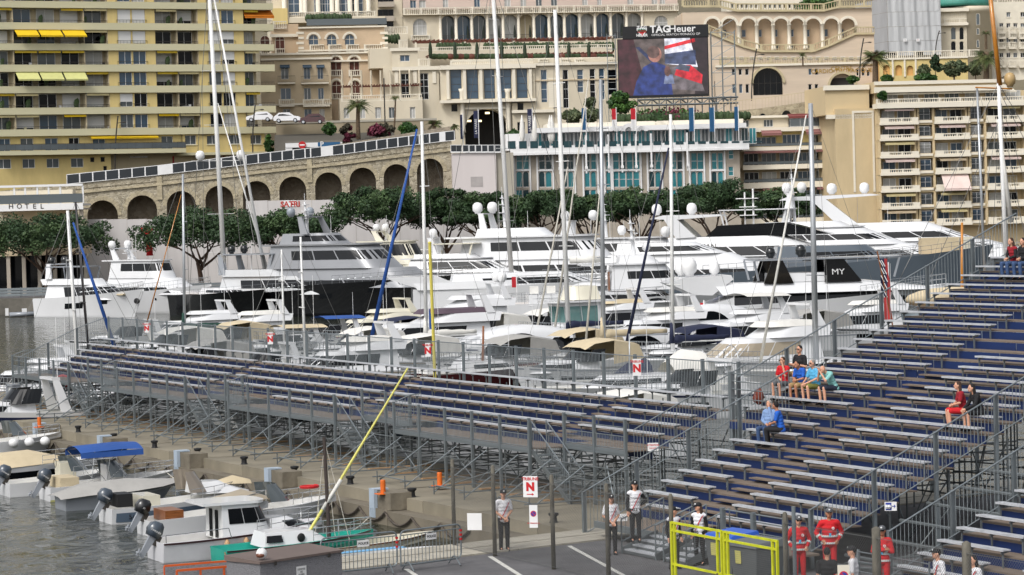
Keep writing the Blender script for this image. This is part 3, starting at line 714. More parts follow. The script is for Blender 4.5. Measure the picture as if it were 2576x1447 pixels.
def wins(f, r, lst, mt, glass=(None,), fr=None, y=0., arch=False, nx=2, nz=1, extra=(), trim=None, th=.35):
    rs = [f.rect(*q) for q in lst]
    f.wall(r, [q + (('arch',) if arch else ()) for q in rs] + list(extra), mt, y, th)
    for q in rs:
        f.win(q, random.choice(glass) or GLASSB, fr or WHITE, y + .2, nx, nz, arch=arch)
        if trim: f.box('sill', (q[0] - .15, q[1] + .15, q[2] - .18, q[2]), y - .1, y + .05, trim)
def hedge_row(f, s0, s1, z0, h, y, name='hedge'):
    m = M(); R = random.Random(int(s0 * 10)); n = max(3, int((s1 - s0) / .5))
    for i in range(n):
        x = s0 + (s1 - s0) * (i + .5) / n; m.ball((x, y + R.uniform(-.2, .2), z0 + h * .45), .45 * R.uniform(.8, 1.3), .5, h * R.uniform(.45, .65), 7, 5)
    return mk(name, m, HEDGE, f.o, True)
# ---- colonnaded hotel wing at the top left
f = Fac('hotel_wing', 'colonnaded pale hotel wing with blue glazing above the villa', A1, 2300, 100, 490, 8)
r = f.rect(2050, -140, 2905, 162); f.box('wall', (r[0], r[1], 0, r[3]), 1.6, 18, CRM)
for a in (2165, 2360, 2420, 2520): f.win(f.rect(a + 10, -60, a + 95, 112), GLASSB, WHITE, 1.4, 2, 2)
for a in (2145, 2275, 2300, 2400, 2505, 2545, 2640, 2690, 2780): c, z = f.px(a, 110); mk('column', M().lathe([(.55, 0), (.5, .4), (.42, .5), (.38, 9)], (c, .6, z), 10), CRMW, f.o, True)
for a in (2645, 2700): f.win(f.rect(a - 40, -60, a + 40, 100), GLASSB, WHITE, 1.4, 2, 2)
s0, z0 = f.px(2168, 136); s1, _ = f.px(2545, 136); f.balus(s0, f.px(2840, 136)[0], z0, 1.0, .1, CRMW)
f.box('terrace_slab', (s0 - 3, f.px(2900, 136)[0], z0 - .9, z0), -.3, 1.6, CRM); f.box('planter_glass', (f.px(2300, 150)[0], f.px(2900, 150)[0], z0 - 1.6, z0 - .5), -3.0, -2.9, GLASSG); hedge_row(f, f.px(2300, 150)[0], f.px(2640, 150)[0], z0 - .9, 1.4, -2.3)
f.box('wall', (f.px(2052, 100)[0], f.px(2165, 100)[0], 0, f.px(2100, 65)[1]), -.6, 1.7, YEL)
# ---- villa
f = Fac('villa', 'peach stone villa with arched windows, white quoins and terraces', A1, 2490, 600, 448, 6)
r = f.rect(2255, 205, 2905, 930); rs = [f.rect(*q) for q in ((2325, 260, 2400, 345), (2462, 260, 2535, 345), (2597, 258, 2672, 340))] + [f.rect(*q) for q in ((2492, 428, 2572, 570), (2632, 428, 2708, 570))] + [f.rect(*q) for q in ((2500, 608, 2572, 745), (2640, 608, 2714, 745))]
f.wall((r[0], r[1], 0, r[3]), [q + ('arch',) for q in rs], PCH); f.box('wall', (r[0] + .01, r[1] - .01, 0, r[3] - .01), .6, 14, PCH)
LAT = mat('red_lattice', S(96, 52, 40), .7, var=.25, sc_=8)
for i, q in enumerate(rs):
    f.win(q, GLASSB if i < 3 else LAT, CRMW, .25, 2, 2, arch=True)
    if i >= 3: f.balus(q[0] - .1, q[1] + .1, q[2] - .1, 1.0, -.1, CRMW)
    m = M(); c = (q[0] + q[1]) / 2; w = (q[1] - q[0]) / 2
    for j in range(12):
        t0, t1 = math.pi * j / 12, math.pi * (j + 1) / 12; zc = q[3] - min(w, (q[3] - q[2]) * .6)
        m.prism([(c + (w + .05) * math.cos(t0), zc + (w + .05) * math.sin(t0)), (c + (w + .4) * math.cos(t0), zc + (w + .4) * math.sin(t0)), (c + (w + .4) * math.cos(t1), zc + (w + .4) * math.sin(t1)), (c + (w + .05) * math.cos(t1), zc + (w + .05) * math.sin(t1))], -.08, .1)
    mk('arch_surround', m, CRMW, f.o)
for yy in (205, 378, 400, 460): q = f.rect(2255, yy - 6, 2905, yy + 6); f.box('cornice', (q[0] - .2, q[1] + .2, q[2], q[3]), -.35, .1, CRMW)
for a, b in ((2335, 2440), (2475, 2572), (2610, 2705), (2745, 2880)): q = f.rect(a, 350, b, 390); f.balus(q[0], q[1], q[2], 1.15, -.2, CRMW)
for xx in (2248, 2880):
    for j in range(14 if xx > 2500 else 6):
        q = f.rect(xx - (0 if j % 2 else 16), 240 + j * 38, xx + 42, 258 + j * 38); f.box('quoin', q, -.08, .15, CRMW)
q = f.rect(2060, 176, 2260, 930); f.box('wall', (q[0], q[1], 0, q[3]), 1.8, 14, PCH); f.balus(f.px(2060, 205)[0], f.px(2160, 205)[0], f.px(2100, 212)[1], 1.2, 1.5, CRMW); f.box('cornice', (q[0] - .3, q[1] + .2, q[3] - 2.1, q[3] - 1.6), 1.4, 1.8, CRMW)
for a in (1962, 2075):
    qq = f.rect(a, 262, a + 72, 395); f.win(qq, LAT, CRMW, 1.72, 2, 2, arch=True); f.balus(qq[0], qq[1], qq[2] - .3, 1., 1.5, CRMW)
# lower tan facade
q = f.rect(1965, 406, 2492, 930); lst = [(2115, 505, 2172, 602), (2285, 503, 2335, 602), (2388, 503, 2432, 602), (2112, 668, 2190, 762), (2288, 668, 2340, 762), (2393, 668, 2437, 762), (2130, 826, 2186, 888), (2290, 826, 2345, 888), (2404, 826, 2442, 888)]
wins(f, (q[0], q[1], 0, q[3]), lst, TAN, (GLASSB, CURT, GLASSG), WHITE, -2.0, extra=())
f.box('wall', (q[0] + .02, q[1] - .02, 0, q[3] - .02), -1.5, 1.9, TAN)
for a, b, c in ((1960, 2500, 412), (1960, 2500, 450), (1965, 2495, 790)): e = f.rect(a, c - 7, b, c + 7); f.box('cornice', e, -2.35, -1.95, CRMW)
for l in lst[:3]: e = f.rect(l[0] - 8, 498, l[2] + 8, 512); f.awning(e[0], e[1], e[3], .6, .35, mat('slate_blue_awning', S(70, 88, 104), .8), -2.05, .12)
for a, b in ((2090, 2220), (2265, 2470)): e = f.rect(a, 585, b, 628); f.box('balcony_slab', (e[0], e[1], e[2] - .25, e[2]), -3.0, -2., CRMW); f.rail(e[0], e[1], e[2], 1.05, -2.95, IRON)
for a, b in ((2100, 2215), (2280, 2480)): e = f.rect(a, 765, b, 798); f.box('balcony_slab', (e[0], e[1], e[2] - .25, e[2]), -3.0, -2., CRMW); f.balus(e[0], e[1], e[2], .95, -2.9, CRMW)
# lower garden wing with pergola
q = f.rect(2550, 752, 3165, 965); lst = [(2578, 822, 2618, 902), (2700, 822, 2738, 902), (2812, 820, 2856, 902), (2913, 820, 2958, 902), (3070, 818, 3110, 902)]
wins(f, (q[0], q[1], 0, q[3]), lst, CRM, (CURT, GLASSG), WHITE, -6.); f.box('wall', (q[0] + .02, q[1] - .02, 0, q[3] - .01), -5.5, 0, CRM)
e = f.rect(2560, 752, 3160, 778); f.balus(e[0], e[1], e[2] + .1, 1.0, -5.9, CRMW)
for j in range(9): c, z = f.px(2570 + j * 72, 750); mk('pergola_column', M().lathe([(.22, 0), (.18, .2), (.15, 3.9)], (c, -5.2, z + .5), 8), CRM, f.o)
zt_ = f.px(2860, 655)[1]; f.box('pergola_beam', (e[0], e[1], zt_ - .25, zt_), -5.3, -5.1, PERG)
for j in range(30): x = e[0] + (e[1] - e[0]) * j / 29; f.box('pergola_slat', (x - .06, x + .06, zt_ + .002, zt_ + .15), -6.2, -3.5, PERG)
# ---- dark recessed block between
f = Fac('side_wing', 'shaded grey wing with dark balconies between villa and pink hotel', A2, 380, 100, 492, 10)
q = f.rect(285, -80, 470, 345); f.box('wall', (q[0], q[1], 0, q[3]), 1.5, 14, CRM)
for b in (-40, 68, 150): e = f.rect(282, b, 400, b + 52); f.win(e, GLASS, IRON, 1.35, 3); f.box('balcony_slab', (e[0], e[1], e[2] - .9, e[2]), .2, 1.5, GRYS)
e = f.rect(228, 235, 490, 262); f.balus(e[0], e[1], e[2], 1.3, -1.5, CRMW); f.box('terrace_wall', (e[0], e[1], 0, e[2]), -1.7, 1.4, CRM)
hedge_row(f, f.px(285, 300)[0], f.px(415, 300)[0], f.px(350, 335)[1], 1.6, -3.5, 'climbing_plant')
# ---- pink grand hotel with loggia
f = Fac('grand_hotel', 'pale pink grand hotel with a long white arcaded loggia', A2, 1500, 200, 497, 9)
r = f.rect(465, -90, 2535, 300)
upw = [(518, 2, 565, 64), (586, 2, 636, 64), (765, -12, 806, 62), (1000, -14, 1046, 58), (1228, -14, 1276, 55), (1350, -16, 1394, 52), (1465, -16, 1510, 50), (1580, -18, 1626, 48), (1815, -20, 1856, 44), (1928, -20, 1962, 43), (2155, -22, 2200, 40), (2338, -24, 2382, 38), (2400, -24, 2442, 38)]
slope = lambda x: -(x - 465) * .0146
zt_ = f.px(1500, 60)[1]
wins(f, (r[0], r[1], zt_, r[3]), upw, PNK, (GLASSG, CURT, GLASSB), WHITE, 0.)
za = f.px(1500, 302)[1]; zcap = f.px(1500, 100)[1]
carc = [805, 924, 1042, 1160, 1278, 1394, 1510, 1624, 1740, 1855, 1970, 2088, 2208]
ar = [f.rect(c - 54, 122 + slope(c), c + 54, 296 + slope(c)) for c in carc]
bw = [f.rect(540, 142, 645, 266), f.rect(2358, 118, 2460, 240)]
f.wall((r[0], r[1], 0, zcap), [(q[0], q[1], za, q[3], 'arch') for q in ar] + [q + ('arch',) for q in bw], CRM, .0, .5)
f.box('wall', (r[0] + .02, r[1] - .02, 0, r[3] - .02), 1.5, 20, CRM)
for q in bw: f.win(q, CURT, WHITE, .3, 3, 2, arch=True); f.balus(q[0] - .4, q[1] + .4, q[2] - .9, .9, -.15, CRMW)
for q in ar:
    c = (q[0] + q[1]) / 2; f.win((c - 1.3, c + 1.3, za + .1, za + 5.2), pick(GLASSG, GLASSB, CURT, LOGG), WHITE, 1.32, 2); f.rail(q[0], q[1], za, 1.1, .1, IRON)
    mk('loggia_umbrella', M().lathe([(.2, 0), (.22, .8), (.05, 2.2)], (q[1] - .5, .9, za + .6), 6), mat('dark_green_canvas', S(46, 56, 48), .9), f.o)
xs_ = [q[0] for q in ar] + [ar[-1][1]]
for x in xs_: mk('column', M().lathe([(.42, 0), (.4, .4), (.28, .5), (.25, 5.2), (.42, 5.6)], (x - (.12 if x != xs_[-1] else -.12), -.05, za), 10), CRMW, f.o, True)
f.box('cornice', (r[0] - .3, r[1] + .3, zcap, zt_ - .95), -.9, .2, CRMW); f.balus(r[0], r[1], zt_ - .95, 1.25, -.7, CRMW); f.box('slab', (r[0], r[1], zt_ - 1.1, zt_ - .96), .25, 1.45, CRMW)
# terraces and pergolas in front
t = Fac('hotel_terraces', 'stepped balustraded terraces with red-brown pergolas below the loggia', A2, 1300, 380, 470, 9, 'terrace')
for (a0, a1, b0, b1, yy) in ((580, 2040, 345, 400, 0.), (835, 2050, 440, 486, -8.)):
    q = t.rect(a0, b0, a1, b1, yy); t.balus(q[0], q[1], q[2] + .6, q[3] - q[2] - .6, yy, CRMW); t.box('terrace_wall', (q[0], q[1], 0, q[2] + .58), yy - .1, yy + 9, CRM)
for (a0, a1, b, yy, pn) in ((560, 2030, 288, 6., 8), (660, 2045, 402, -4., 8)):
    q = t.rect(a0, b, a1, b + 20, yy); t.box('pergola_beam', (q[0], q[1], q[2], q[2] + .25), yy, yy + .25, PERG); t.box('pergola_beam', (q[0], q[1], q[2], q[2] + .25), yy + 3, yy + 3.25, PERG)
    for j in range(44): x = q[0] + (q[1] - q[0]) * j / 43; t.box('pergola_slat', (x - .1, x + .1, q[2] + .252, q[2] + .45), yy - .6, yy + 3.6, PERG)
    for j in range(pn + 1): x = q[0] + (q[1] - q[0]) * j / pn; t.box('pergola_post', (x - .16, x + .16, q[2] - 3.4, q[2]), yy, yy + .25, CRMW)
for c in (790, 905, 1145, 1270, 1410, 1510, 1620, 1755, 1860, 1985): x, z = t.px(c, 350, 3.); hedge_row(t, x - 1.6, x + 1.6, z - .8, 1.5, 3., 'clipped_bush')
CYP = mat('cypress_leaves', S(44, 60, 40), .85, var=.4, sc_=4, bump=.8)
for c in (672, 858, 1024, 1210, 1384, 1555, 1716, 1866): x, z = t.px(c, 440, -6); mk('potted_cypress', M().lathe([(.2, 0), (.3, .5), (.32, 1.4), (.25, 2.2), (.1, 2.7)], (x, -6, z), 8), CYP, t.o, True)
for c in range(700, 2050, 40): x, z = t.px(c, 435, -4.5); mk('flower_clump', M().ball((x, -4.5, z + .2), .9, .5, .5, 7, 5), pick(HEDGE, PERG, HEDGE), t.o, True)
# ---- cream hotel with the tall blue windows
f = Fac('hotel', 'cream hotel with tall blue windows and an arched driveway', A2, 1400, 700, 446, 7)
r = f.rect(325, 505, 745, 1010); lst = [(455, 552, 525, 746), (592, 550, 662, 748)]
wins(f, (r[0], r[1], 0, r[3]), lst, CRM, (GLASSB, GLASS), WHITE, 1., nz=4); f.box('wall', (r[0] + .02, r[1] - .02, 0, r[3] - .02), 1.5, 16, CRM)
q = f.rect(385, 358, 582, 510); wins(f, (q[0], q[1], r[3], q[3]), [(447, 412, 520, 460)], CRM, (GLASSB,), WHITE, 1.2); f.box('wall', (q[0] - 3.5, q[1] - .02, r[3], q[3] - .02), 1.7, 14, CRM); f.balus(f.px(440, 350)[0], f.px(505, 350)[0], q[3], 1.3, 1.5, CRMW); f.box('cornice', (q[0] - .3, q[1] + .3, q[3] - .5, q[3]), .9, 1.2, CRMW)
e = f.rect(585, 466, 660, 496); f.balus(e[0], e[1], e[2], 1.2, 1.3, CRMW); e = f.rect(385, 500, 745, 528); f.box('cornice', e, .6, 1.05, CRMW)
for a in (405, 545, 690): e = f.rect(a, 535, a + 28, 625); f.box('shutter_panel', e, .85, 1.0, CRMW)
r = f.rect(745, 488, 1458, 770); cw = [(822, 525, 906, 746), (945, 525, 1032, 746), (1075, 525, 1157, 745), (1200, 523, 1282, 742), (1322, 520, 1402, 740)]
wins(f, r, cw, CRM, (GLASSB, GLASSB, GLASS), IRON, .0, nx=1, nz=4, th=1.2)
f.box('wall', (r[0] + .02, r[1] - .02, r[2] - .5, r[3] - .02), 1.6, 16, CRM)
for a in (790, 916, 1040, 1166, 1288, 1412): e = f.rect(a, 520, a + 22, 750); f.box('pilaster', e, -.4, 0, CRMW)
e = f.rect(740, 750, 1462, 772); f.box('cornice', e, -.9, .1, CRMW); e = f.rect(740, 488, 1462, 520); f.box('cornice', e, -.6, .1, CRMW)
e = f.rect(820, 452, 1440, 484); f.balus(e[0], e[1], e[2], e[3] - e[2], -.3, CRMW)
r = f.rect(735, 772, 1290, 1010); e = f.rect(932, 818, 1272, 1005)
wins(f, (r[0], r[1], 0, r[3]), [(832, 784, 878, 840)], CRM, (GLASS,), IRON, .6, nx=1, extra=[(e[0], e[1], 0, e[3], 'arch')], th=3.0)
f.box('driveway_back', (e[0] - 2, e[1] + 2, 0, e[3] + 1), 7, 7.3, mat('interior_shade', S(44, 42, 42), .8, var=.2)); f.box('wall', (r[0], e[0], 0, r[3] - .1), 1.2, 1.55, CRM)  # dark colour of the back wall paints the shade inside the driveway arch
for a in (918, 1262): x, z = f.px(a, 1000); mk('column', M().lathe([(.5, 0), (.42, .5), (.38, 6.4), (.6, 7)], (x, .2, z), 10), CRMW, f.o, True)
LAMPG = mat('lit_lamp', (1, .85, .5), .5, var=0, emit=(1., .8, .45), es=2.0)
for a, b in ((1100, 852), (962, 912), (1040, 912)): x, z = f.px(a, b, 3.); f.box('wall_lamp', (x - .35, x + .35, z - .15, z + .15), 2.9, 3.1, LAMPG)
q = f.rect(930, 808, 1275, 822); f.box('cornice', q, .2, .62, CRMW)
r = f.rect(1458, 470, 2085, 835); cw = [(1507, 525, 1554, 820), (1672, 525, 1714, 815), (1780, 524, 1826, 696), (1875, 518, 1916, 750), (1945, 516, 1986, 750), (2010, 524, 2076, 716), (1597, 765, 1642, 816)]
wins(f, (r[0], r[1], 0, r[3]), cw, CRM, (GLASSB, GLASS), WHITE, .3, nx=1, nz=4); f.box('wall', (r[0] + .02, r[1] - .02, 0, r[3] - .02), .9, 16, CRM)
for k in range(13): e = f.rect(1458, 605 + k * 17, 1510, 608 + k * 17); f.box('rustication_course', (f.px(1560, 605)[0], f.px(1668, 605)[0], e[2], e[2] + .42), .24, .3, CRMW)
e = f.rect(1455, 470, 2090, 490); f.box('cornice', e, -.2, .35, CRMW); e = f.rect(1455, 596, 2090, 606); f.box('string_course', e, .15, .31, TAN)
for a, b in ((1487, 1560), (1655, 1725), (1762, 1835), (2005, 2060)): e = f.rect(a, 442, b, 470); f.balus(e[0], e[1], e[2], e[3] - e[2], .5, CRMW)
f.box('parapet', (r[0], r[1], r[3], f.px(1700, 440)[1]), .75, .9, CRM)
r = f.rect(1290, 772, 1600, 1000); wins(f, (r[0], r[1], 0, r[3]), [(1328, 776, 1374, 832), (1328, 920, 1385, 985), (1516, 890, 1566, 960)], CRM, (GLASS,), IRON, .25, nx=1); e = f.rect(1285, 828, 1600, 850); f.box('cornice', e, -.4, .3, CRMW)
# ---- thermal centre with the stairs and arches
f = Fac('thermal_centre', 'pink stone centre with nine arches and a descending balustraded stair', A3, 700, 300, 478, 2)
r = f.rect(0, 60, 1430, 445); zc = f.px(700, 78)[1]
ac = [(178, 275), (300, 406), (443, 552), (565, 676), (688, 796), (808, 917), (928, 1040), (1068, 1176), (1193, 1300)]
ars = [f.rect(a, 140, b, 380) for a, b in ac]
wn = [(305, 220, 336, 266), (452, 220, 483, 276), (573, 218, 604, 275), (693, 218, 724, 275), (815, 218, 846, 274), (935, 218, 966, 274), (1075, 216, 1104, 272), (1195, 215, 1223, 270)]
PNK2 = mat('cream_pink_stucco', S(218, 200, 178), .85, var=.08, sc_=.3, st=(.3, 1, 2.5)); f.wall((r[0], r[1], 0, zc), [q + ('arch',) for q in ars], PNK2, .0, 1.0)
wins(f, (r[0], r[1], 0, zc), wn + [(575, 335, 608, 362), (697, 335, 736, 362), (815, 335, 850, 362), (935, 335, 968, 362)], PCH, (GLASSB,), WHITE, 1.4, nx=1); f.box('wall', (r[0], r[1], 0, zc - .02), 2.2, 15, PNK2)
for q in ars:
    c = (q[0] + q[1]) / 2; w = (q[1] - q[0]) / 2; m = M(); z_ = q[3] - min(w, (q[3] - q[2]) * .6)
    for j in range(14):
        t0, t1 = math.pi * j / 14, math.pi * (j + 1) / 14
        m.prism([(c + R_ * math.cos(t), z_ + R_ * math.sin(t)) for R_, t in ((w, t0), (w + .45, t0), (w + .45, t1), (w, t1))], -.12, .1)
    mk('arch_surround', m, CRMW, f.o)
for a, b in zip(ac, ac[1:]): x = (f.px(a[1], 250)[0] + f.px(b[0], 250)[0]) / 2; z = f.px(700, 380)[1]; mk('column', M().lathe([(.5, 0), (.45, .4), (.36, .5), (.33, f.px(700, 195)[1] - z), (.5, f.px(700, 190)[1] - z)], (x, -.1, z), 10), CRMW, f.o, True)
def rake_balus(pts, name, mt=CRMW, y=-.4, h=1.15, und=None):
    for (a, za), (b, zb_) in zip(pts, pts[1:]):
        m = M(); m.bar((a, y, za + h), (b, y, zb_ + h), .35, .2); m.bar((a, y, za), (b, y, zb_), .4, .35); n = max(2, int((b - a) / .42))
        for j in range(n + 1):
            x = a + (b - a) * j / n; z = za + (zb_ - za) * j / n
            if j % 10 == 0: m.box(x - .2, y - .18, z, x + .2, y + .18, z + h + .1)
            else: m.tube((x, y, z), (x, y, z + h), .08, .06, 5, 0, False)
        mk(name, m, mt, f.o)
rake_balus([f.px(*p) for p in ((0, 50), (270, 50), (400, 82), (1060, 82), (1180, 52), (1420, 50))], 'roof_balustrade', mat('ochre_stone', S(202, 188, 152), .85, var=.12))
pts = [f.px(*p, -1.5) for p in ((190, 240), (450, 350), (590, 388), (980, 388), (1100, 345), (1300, 255), (1440, 255))]
rake_balus(pts, 'stair_balustrade', _mats['ochre_stone'], -1.9, 1.1)
for (a, za), (b, zb_) in zip(pts, pts[1:]): mk('wall', M().prism([(a, 0), (b, 0), (b, zb_ - .1), (a, za - .1)], -1.7, -.2), PNK2, f.o)
r = f.rect(230, 465, 1482, 760); zt_ = f.px(800, 470)[1]
rib = [(292 + 62 * i + (0 if i < 3 else 18), 432, 326 + 62 * i + (0 if i < 3 else 18), 451) for i in range(17)]
for q in rib: e = f.rect(*q); f.win((e[0], e[1], e[2], e[3]), GLASSB, WHITE, -1.78, 1)
lw_ = [(357, 525, 383, 573), (407, 525, 433, 573), (457, 525, 484, 573), (930, 525, 956, 572), (978, 525, 1004, 572), (360, 640, 386, 708), (411, 640, 437, 708), (460, 640, 485, 708), (930, 640, 956, 700), (978, 640, 1004, 700), (1290, 530, 1308, 578), (1330, 530, 1350, 578), (1368, 532, 1390, 580)]
e = f.rect(515, 520, 738, 722); e2 = f.rect(1090, 562, 1276, 690)
wins(f, (r[0], r[1], 0, zt_), lw_, PNK2, (GLASS, GLASSB), WHITE, -2.8, nx=1, extra=[e + ('arch',), (e2[0], e2[1], 0, e2[3], 'arch')], th=.8)
f.box('wall', (r[0], r[1], 0, zt_ - 3), -1.9, -.3, mat('hall_shade', S(60, 56, 54), .8, var=.2)); f.win(e, GLASS, IRON, -2.2, 5, 3, arch=True)  # dark wall behind the entrance arch has the hall's shade in its colour
rake_balus([f.px(285, 482, -2.8), f.px(1482, 482, -2.8)], 'terrace_balustrade', _mats['ochre_stone'], -2.9, 1.0); q = f.rect(232, 484, 1485, 500); f.box('cornice', q, -3.2, -2.8, CRMW)
for q in (e, e2):
    c = (q[0] + q[1]) / 2; w = (q[1] - q[0]) / 2; m = M(); rs_ = min(w, (q[3] - (q[2] if q is e else 0)) * .6); z_ = q[3] - rs_
    for j in range(14):
        t0, t1 = math.pi * j / 14, math.pi * (j + 1) / 14
        m.prism([(c + (w + k) * math.cos(t), z_ + (rs_ + k) * math.sin(t)) for k, t in ((0, t0), (.4, t0), (.4, t1), (0, t1))], -3.1, -2.7)
    mk('arch_surround', m, _mats['ochre_stone'], f.o)
GOLD = mat('gilt_letters', S(190, 150, 60), .4, .3)
x, z = f.px(1178, 523); text('lettering', 'CENTRE', GOLD, f.o, (x, -2.86, z), 1.0, ext=.03); x, z = f.px(1178, 541); text('lettering', 'CARDIO-THORACIQUE', GOLD, f.o, (x, -2.86, z), 1.0, ext=.03)
# upper hotel edge behind it
f = Fac('upper_hotel', 'pale arcaded upper hotel floor at the top behind the centre', A3, 600, 30, 520, 3)
q = f.rect(330, -120, 930, 62); aw = [(362 + 36 * i, 30, 384 + 36 * i, 62) for i in range(15)]
wins(f, (q[0], q[1], 0, q[3]), aw, CRMW, (GLASS, GLASSG), WHITE, 0, arch=True, nx=1); f.box('wall', (q[0], q[1], 0, q[3] - .1), .7, 8, CRMW)
# ---- sheeted building
f = Fac('sheeted_building', 'tall building wrapped in pale grey scaffold sheeting', A3, 1545, 200, 548, 4)
SHEET = mat('grey_sheeting', S(196, 198, 200), .8, var=.1, sc_=.35, st=(3, 1, .3), bump=.5, bs=1.2); SHEETD = mat('shaded_side_sheeting', S(176, 176, 178), .85, var=.1, sc_=.35, st=(3, 1, .3), bump=.5, bs=1.2)  # second sheeting is a darker copy, the side's shade is in its colour
x0, x1, x2 = f.px(1425, 200)[0], f.px(1545, 200)[0], f.px(1945, 200)[0]; z0, z1 = f.px(1700, 420)[1], f.px(1700, -20)[1]
f.box('core', (x0 + 9.5, x2 - 1, 0, z1 - .5), 1, 14, GRYS)
for i in range(7):
    a = x1 + (x2 - x1) * i / 7; b = x1 + (x2 - x1) * (i + 1) / 7
    for j in range(4):
        za, zb_ = z0 + (z1 - z0) * j / 4, z0 + (z1 - z0) * (j + 1) / 4; m = M(); N_ = 6
        for k in range(N_):
            p, q = a + (b - a) * k / N_, a + (b - a) * (k + 1) / N_; w = lambda t: .14 * math.sin(t * 2.3) + .07 * math.sin(t * 5.1 + j)
            m.quad((p, w(p), za + .05), (q, w(q), za + .05), (q, w(q), zb_), (p, w(p), zb_))
        mk('sheet', m, SHEET, f.o, True)
for j in range(4):
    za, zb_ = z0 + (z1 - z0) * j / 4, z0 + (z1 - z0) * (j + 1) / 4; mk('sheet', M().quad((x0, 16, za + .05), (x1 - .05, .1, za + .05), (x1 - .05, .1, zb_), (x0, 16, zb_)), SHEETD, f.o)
for a, b in ((1540, 1630), (1730, 1815)): e = f.rect(a, 388, b, 416); f.box('opening_shade_panel', e, -.05, .0, GLASS)  # dark panels on the sheeting imitate shaded gaps, nothing is cut out
for a, mt in ((1660, WHITE), (1757, RED)): e = f.rect(a, 292, a + 26, 314); f.box('notice', e, -.35, -.3, WHITE); f.box('notice_print', (e[0] + .3, e[1] - .3, e[2] + .4, e[3] - .4), -.37, -.352, mt if mt is RED else GLASSG)
# ---- ornate tower and right cream building
f = Fac('ornate_tower', 'cream tower house with arched loggias and round turret', A3, 2050, 250, 552, 2)
q = f.rect(1948, 62, 2142, 450); wins(f, (q[0], q[1], 0, q[3]), [(2022, 204, 2060, 300), (2086, 204, 2120, 300), (2022, 310, 2060, 395), (2086, 310, 2120, 395)], CRM, (GLASS, GLASSG), CRMW, 0, arch=True, nx=1); f.box('wall', (q[0], q[1], 0, q[3] - .02), .7, 10, CRM)
for i in range(5): e = f.rect(1972 + i * 32, 92, 1994 + i * 32, 135); f.win(e, GLASSG, CRMW, -.03, 1, arch=True)
e = f.rect(1965, 142, 2136, 175); f.balus(e[0], e[1], e[2], e[3] - e[2], -.6, CRMW); f.box('cornice', (q[0] - .4, q[1] + .4, q[3] - .7, q[3]), -.7, 0, CRMW); f.box('cornice', (q[0] - .2, q[1] + .2, e[2] - .5, e[2]), -.8, 0, CRMW)
x, z = f.px(2196, 445); zt_ = f.px(2196, 45)[1]; mk('turret', M().lathe([(4.4, 0), (4.4, zt_ - 1.2), (4.9, zt_ - 1), (4.9, zt_)], (x, 4.4, 0), 20), CRM, f.o, True)
for a, b, w in ((100, 190, 30), (212, 262, 22), (300, 360, 22)): e = f.rect(2224 - w / 2, a, 2224 + w / 2, b); f.win(e, GLASSG, CRMW, -.08, 1, arch=True)
x, z = f.px(2120, 40); mk('dome', M().lathe([(6.5, 0), (6.6, .6), (6.0, 1.5), (4.5, 3.8), (2, 5.2)], (x, 6, z), 20), mat('verdigris_copper', S(62, 140, 124), .6, var=.15), f.o, True)
f = Fac('apartment_building', 'cream apartment house with rows of small windows at the upper right edge', A3, 2400, 250, 560, 2)
q = f.rect(2262, 18, 2700, 520); lst = [(c, b, c + 30, b + 36) for b in (92, 175, 285, 398) for c in (2387, 2440, 2492, 2546, 2600)]; lst = [l for l in lst if not (l[1] == 92 and l[0] in (2387, 2492))]
wins(f, (q[0], q[1], 0, q[3]), lst, CRMW, (GLASS, GLASSG), WHITE, 0, trim=CRMW); f.box('wall', (q[0], q[1], 0, q[3] - .02), .7, 10, CRM)
for b in (215, 255, 330, 470):
    for a in (2370, 2450, 2530): e = f.rect(a, b, a + 58, b + 30); f.balus(e[0], e[1], e[2], 1.1, -.8, CRMW); f.box('balcony_slab', (e[0], e[1], e[2] - .3, e[2]), -.9, 0, CRMW)
f.balus(q[0], q[1], q[3], 1.2, .2, CRMW)
# ---- arched ochre retaining wall with terrace
f = Fac('retaining_wall', 'ochre retaining wall with blind arches under the palm terrace', A3, 1650, 500, 470, 1, 'wall')
q = f.rect(1482, 432, 2150, 640); ra = [f.rect(*e) for e in ((1510, 490, 1562, 572), (1602, 490, 1654, 570), (1688, 495, 1738, 570))]
f.wall((q[0], q[1], 0, q[3]), [e + ('arch',) for e in ra], YEL, 0, .4); f.box('wall', (q[0], q[1], 0, q[3] - .02), .41, 6, mat('orange_render', S(224, 176, 108), .85, var=.1))
e = f.rect(1482, 418, 2240, 436); f.balus(e[0], e[1], e[2], 1.2, .3, CRMW); f.box('cornice', (q[0], q[1], q[3] - .3, q[3]), -.25, .0, CRMW)
for a in (1582, 1672, 1755): e = f.rect(a - 6, 440, a + 6, 580); f.box('pilaster', e, -.2, 0, CRMW)
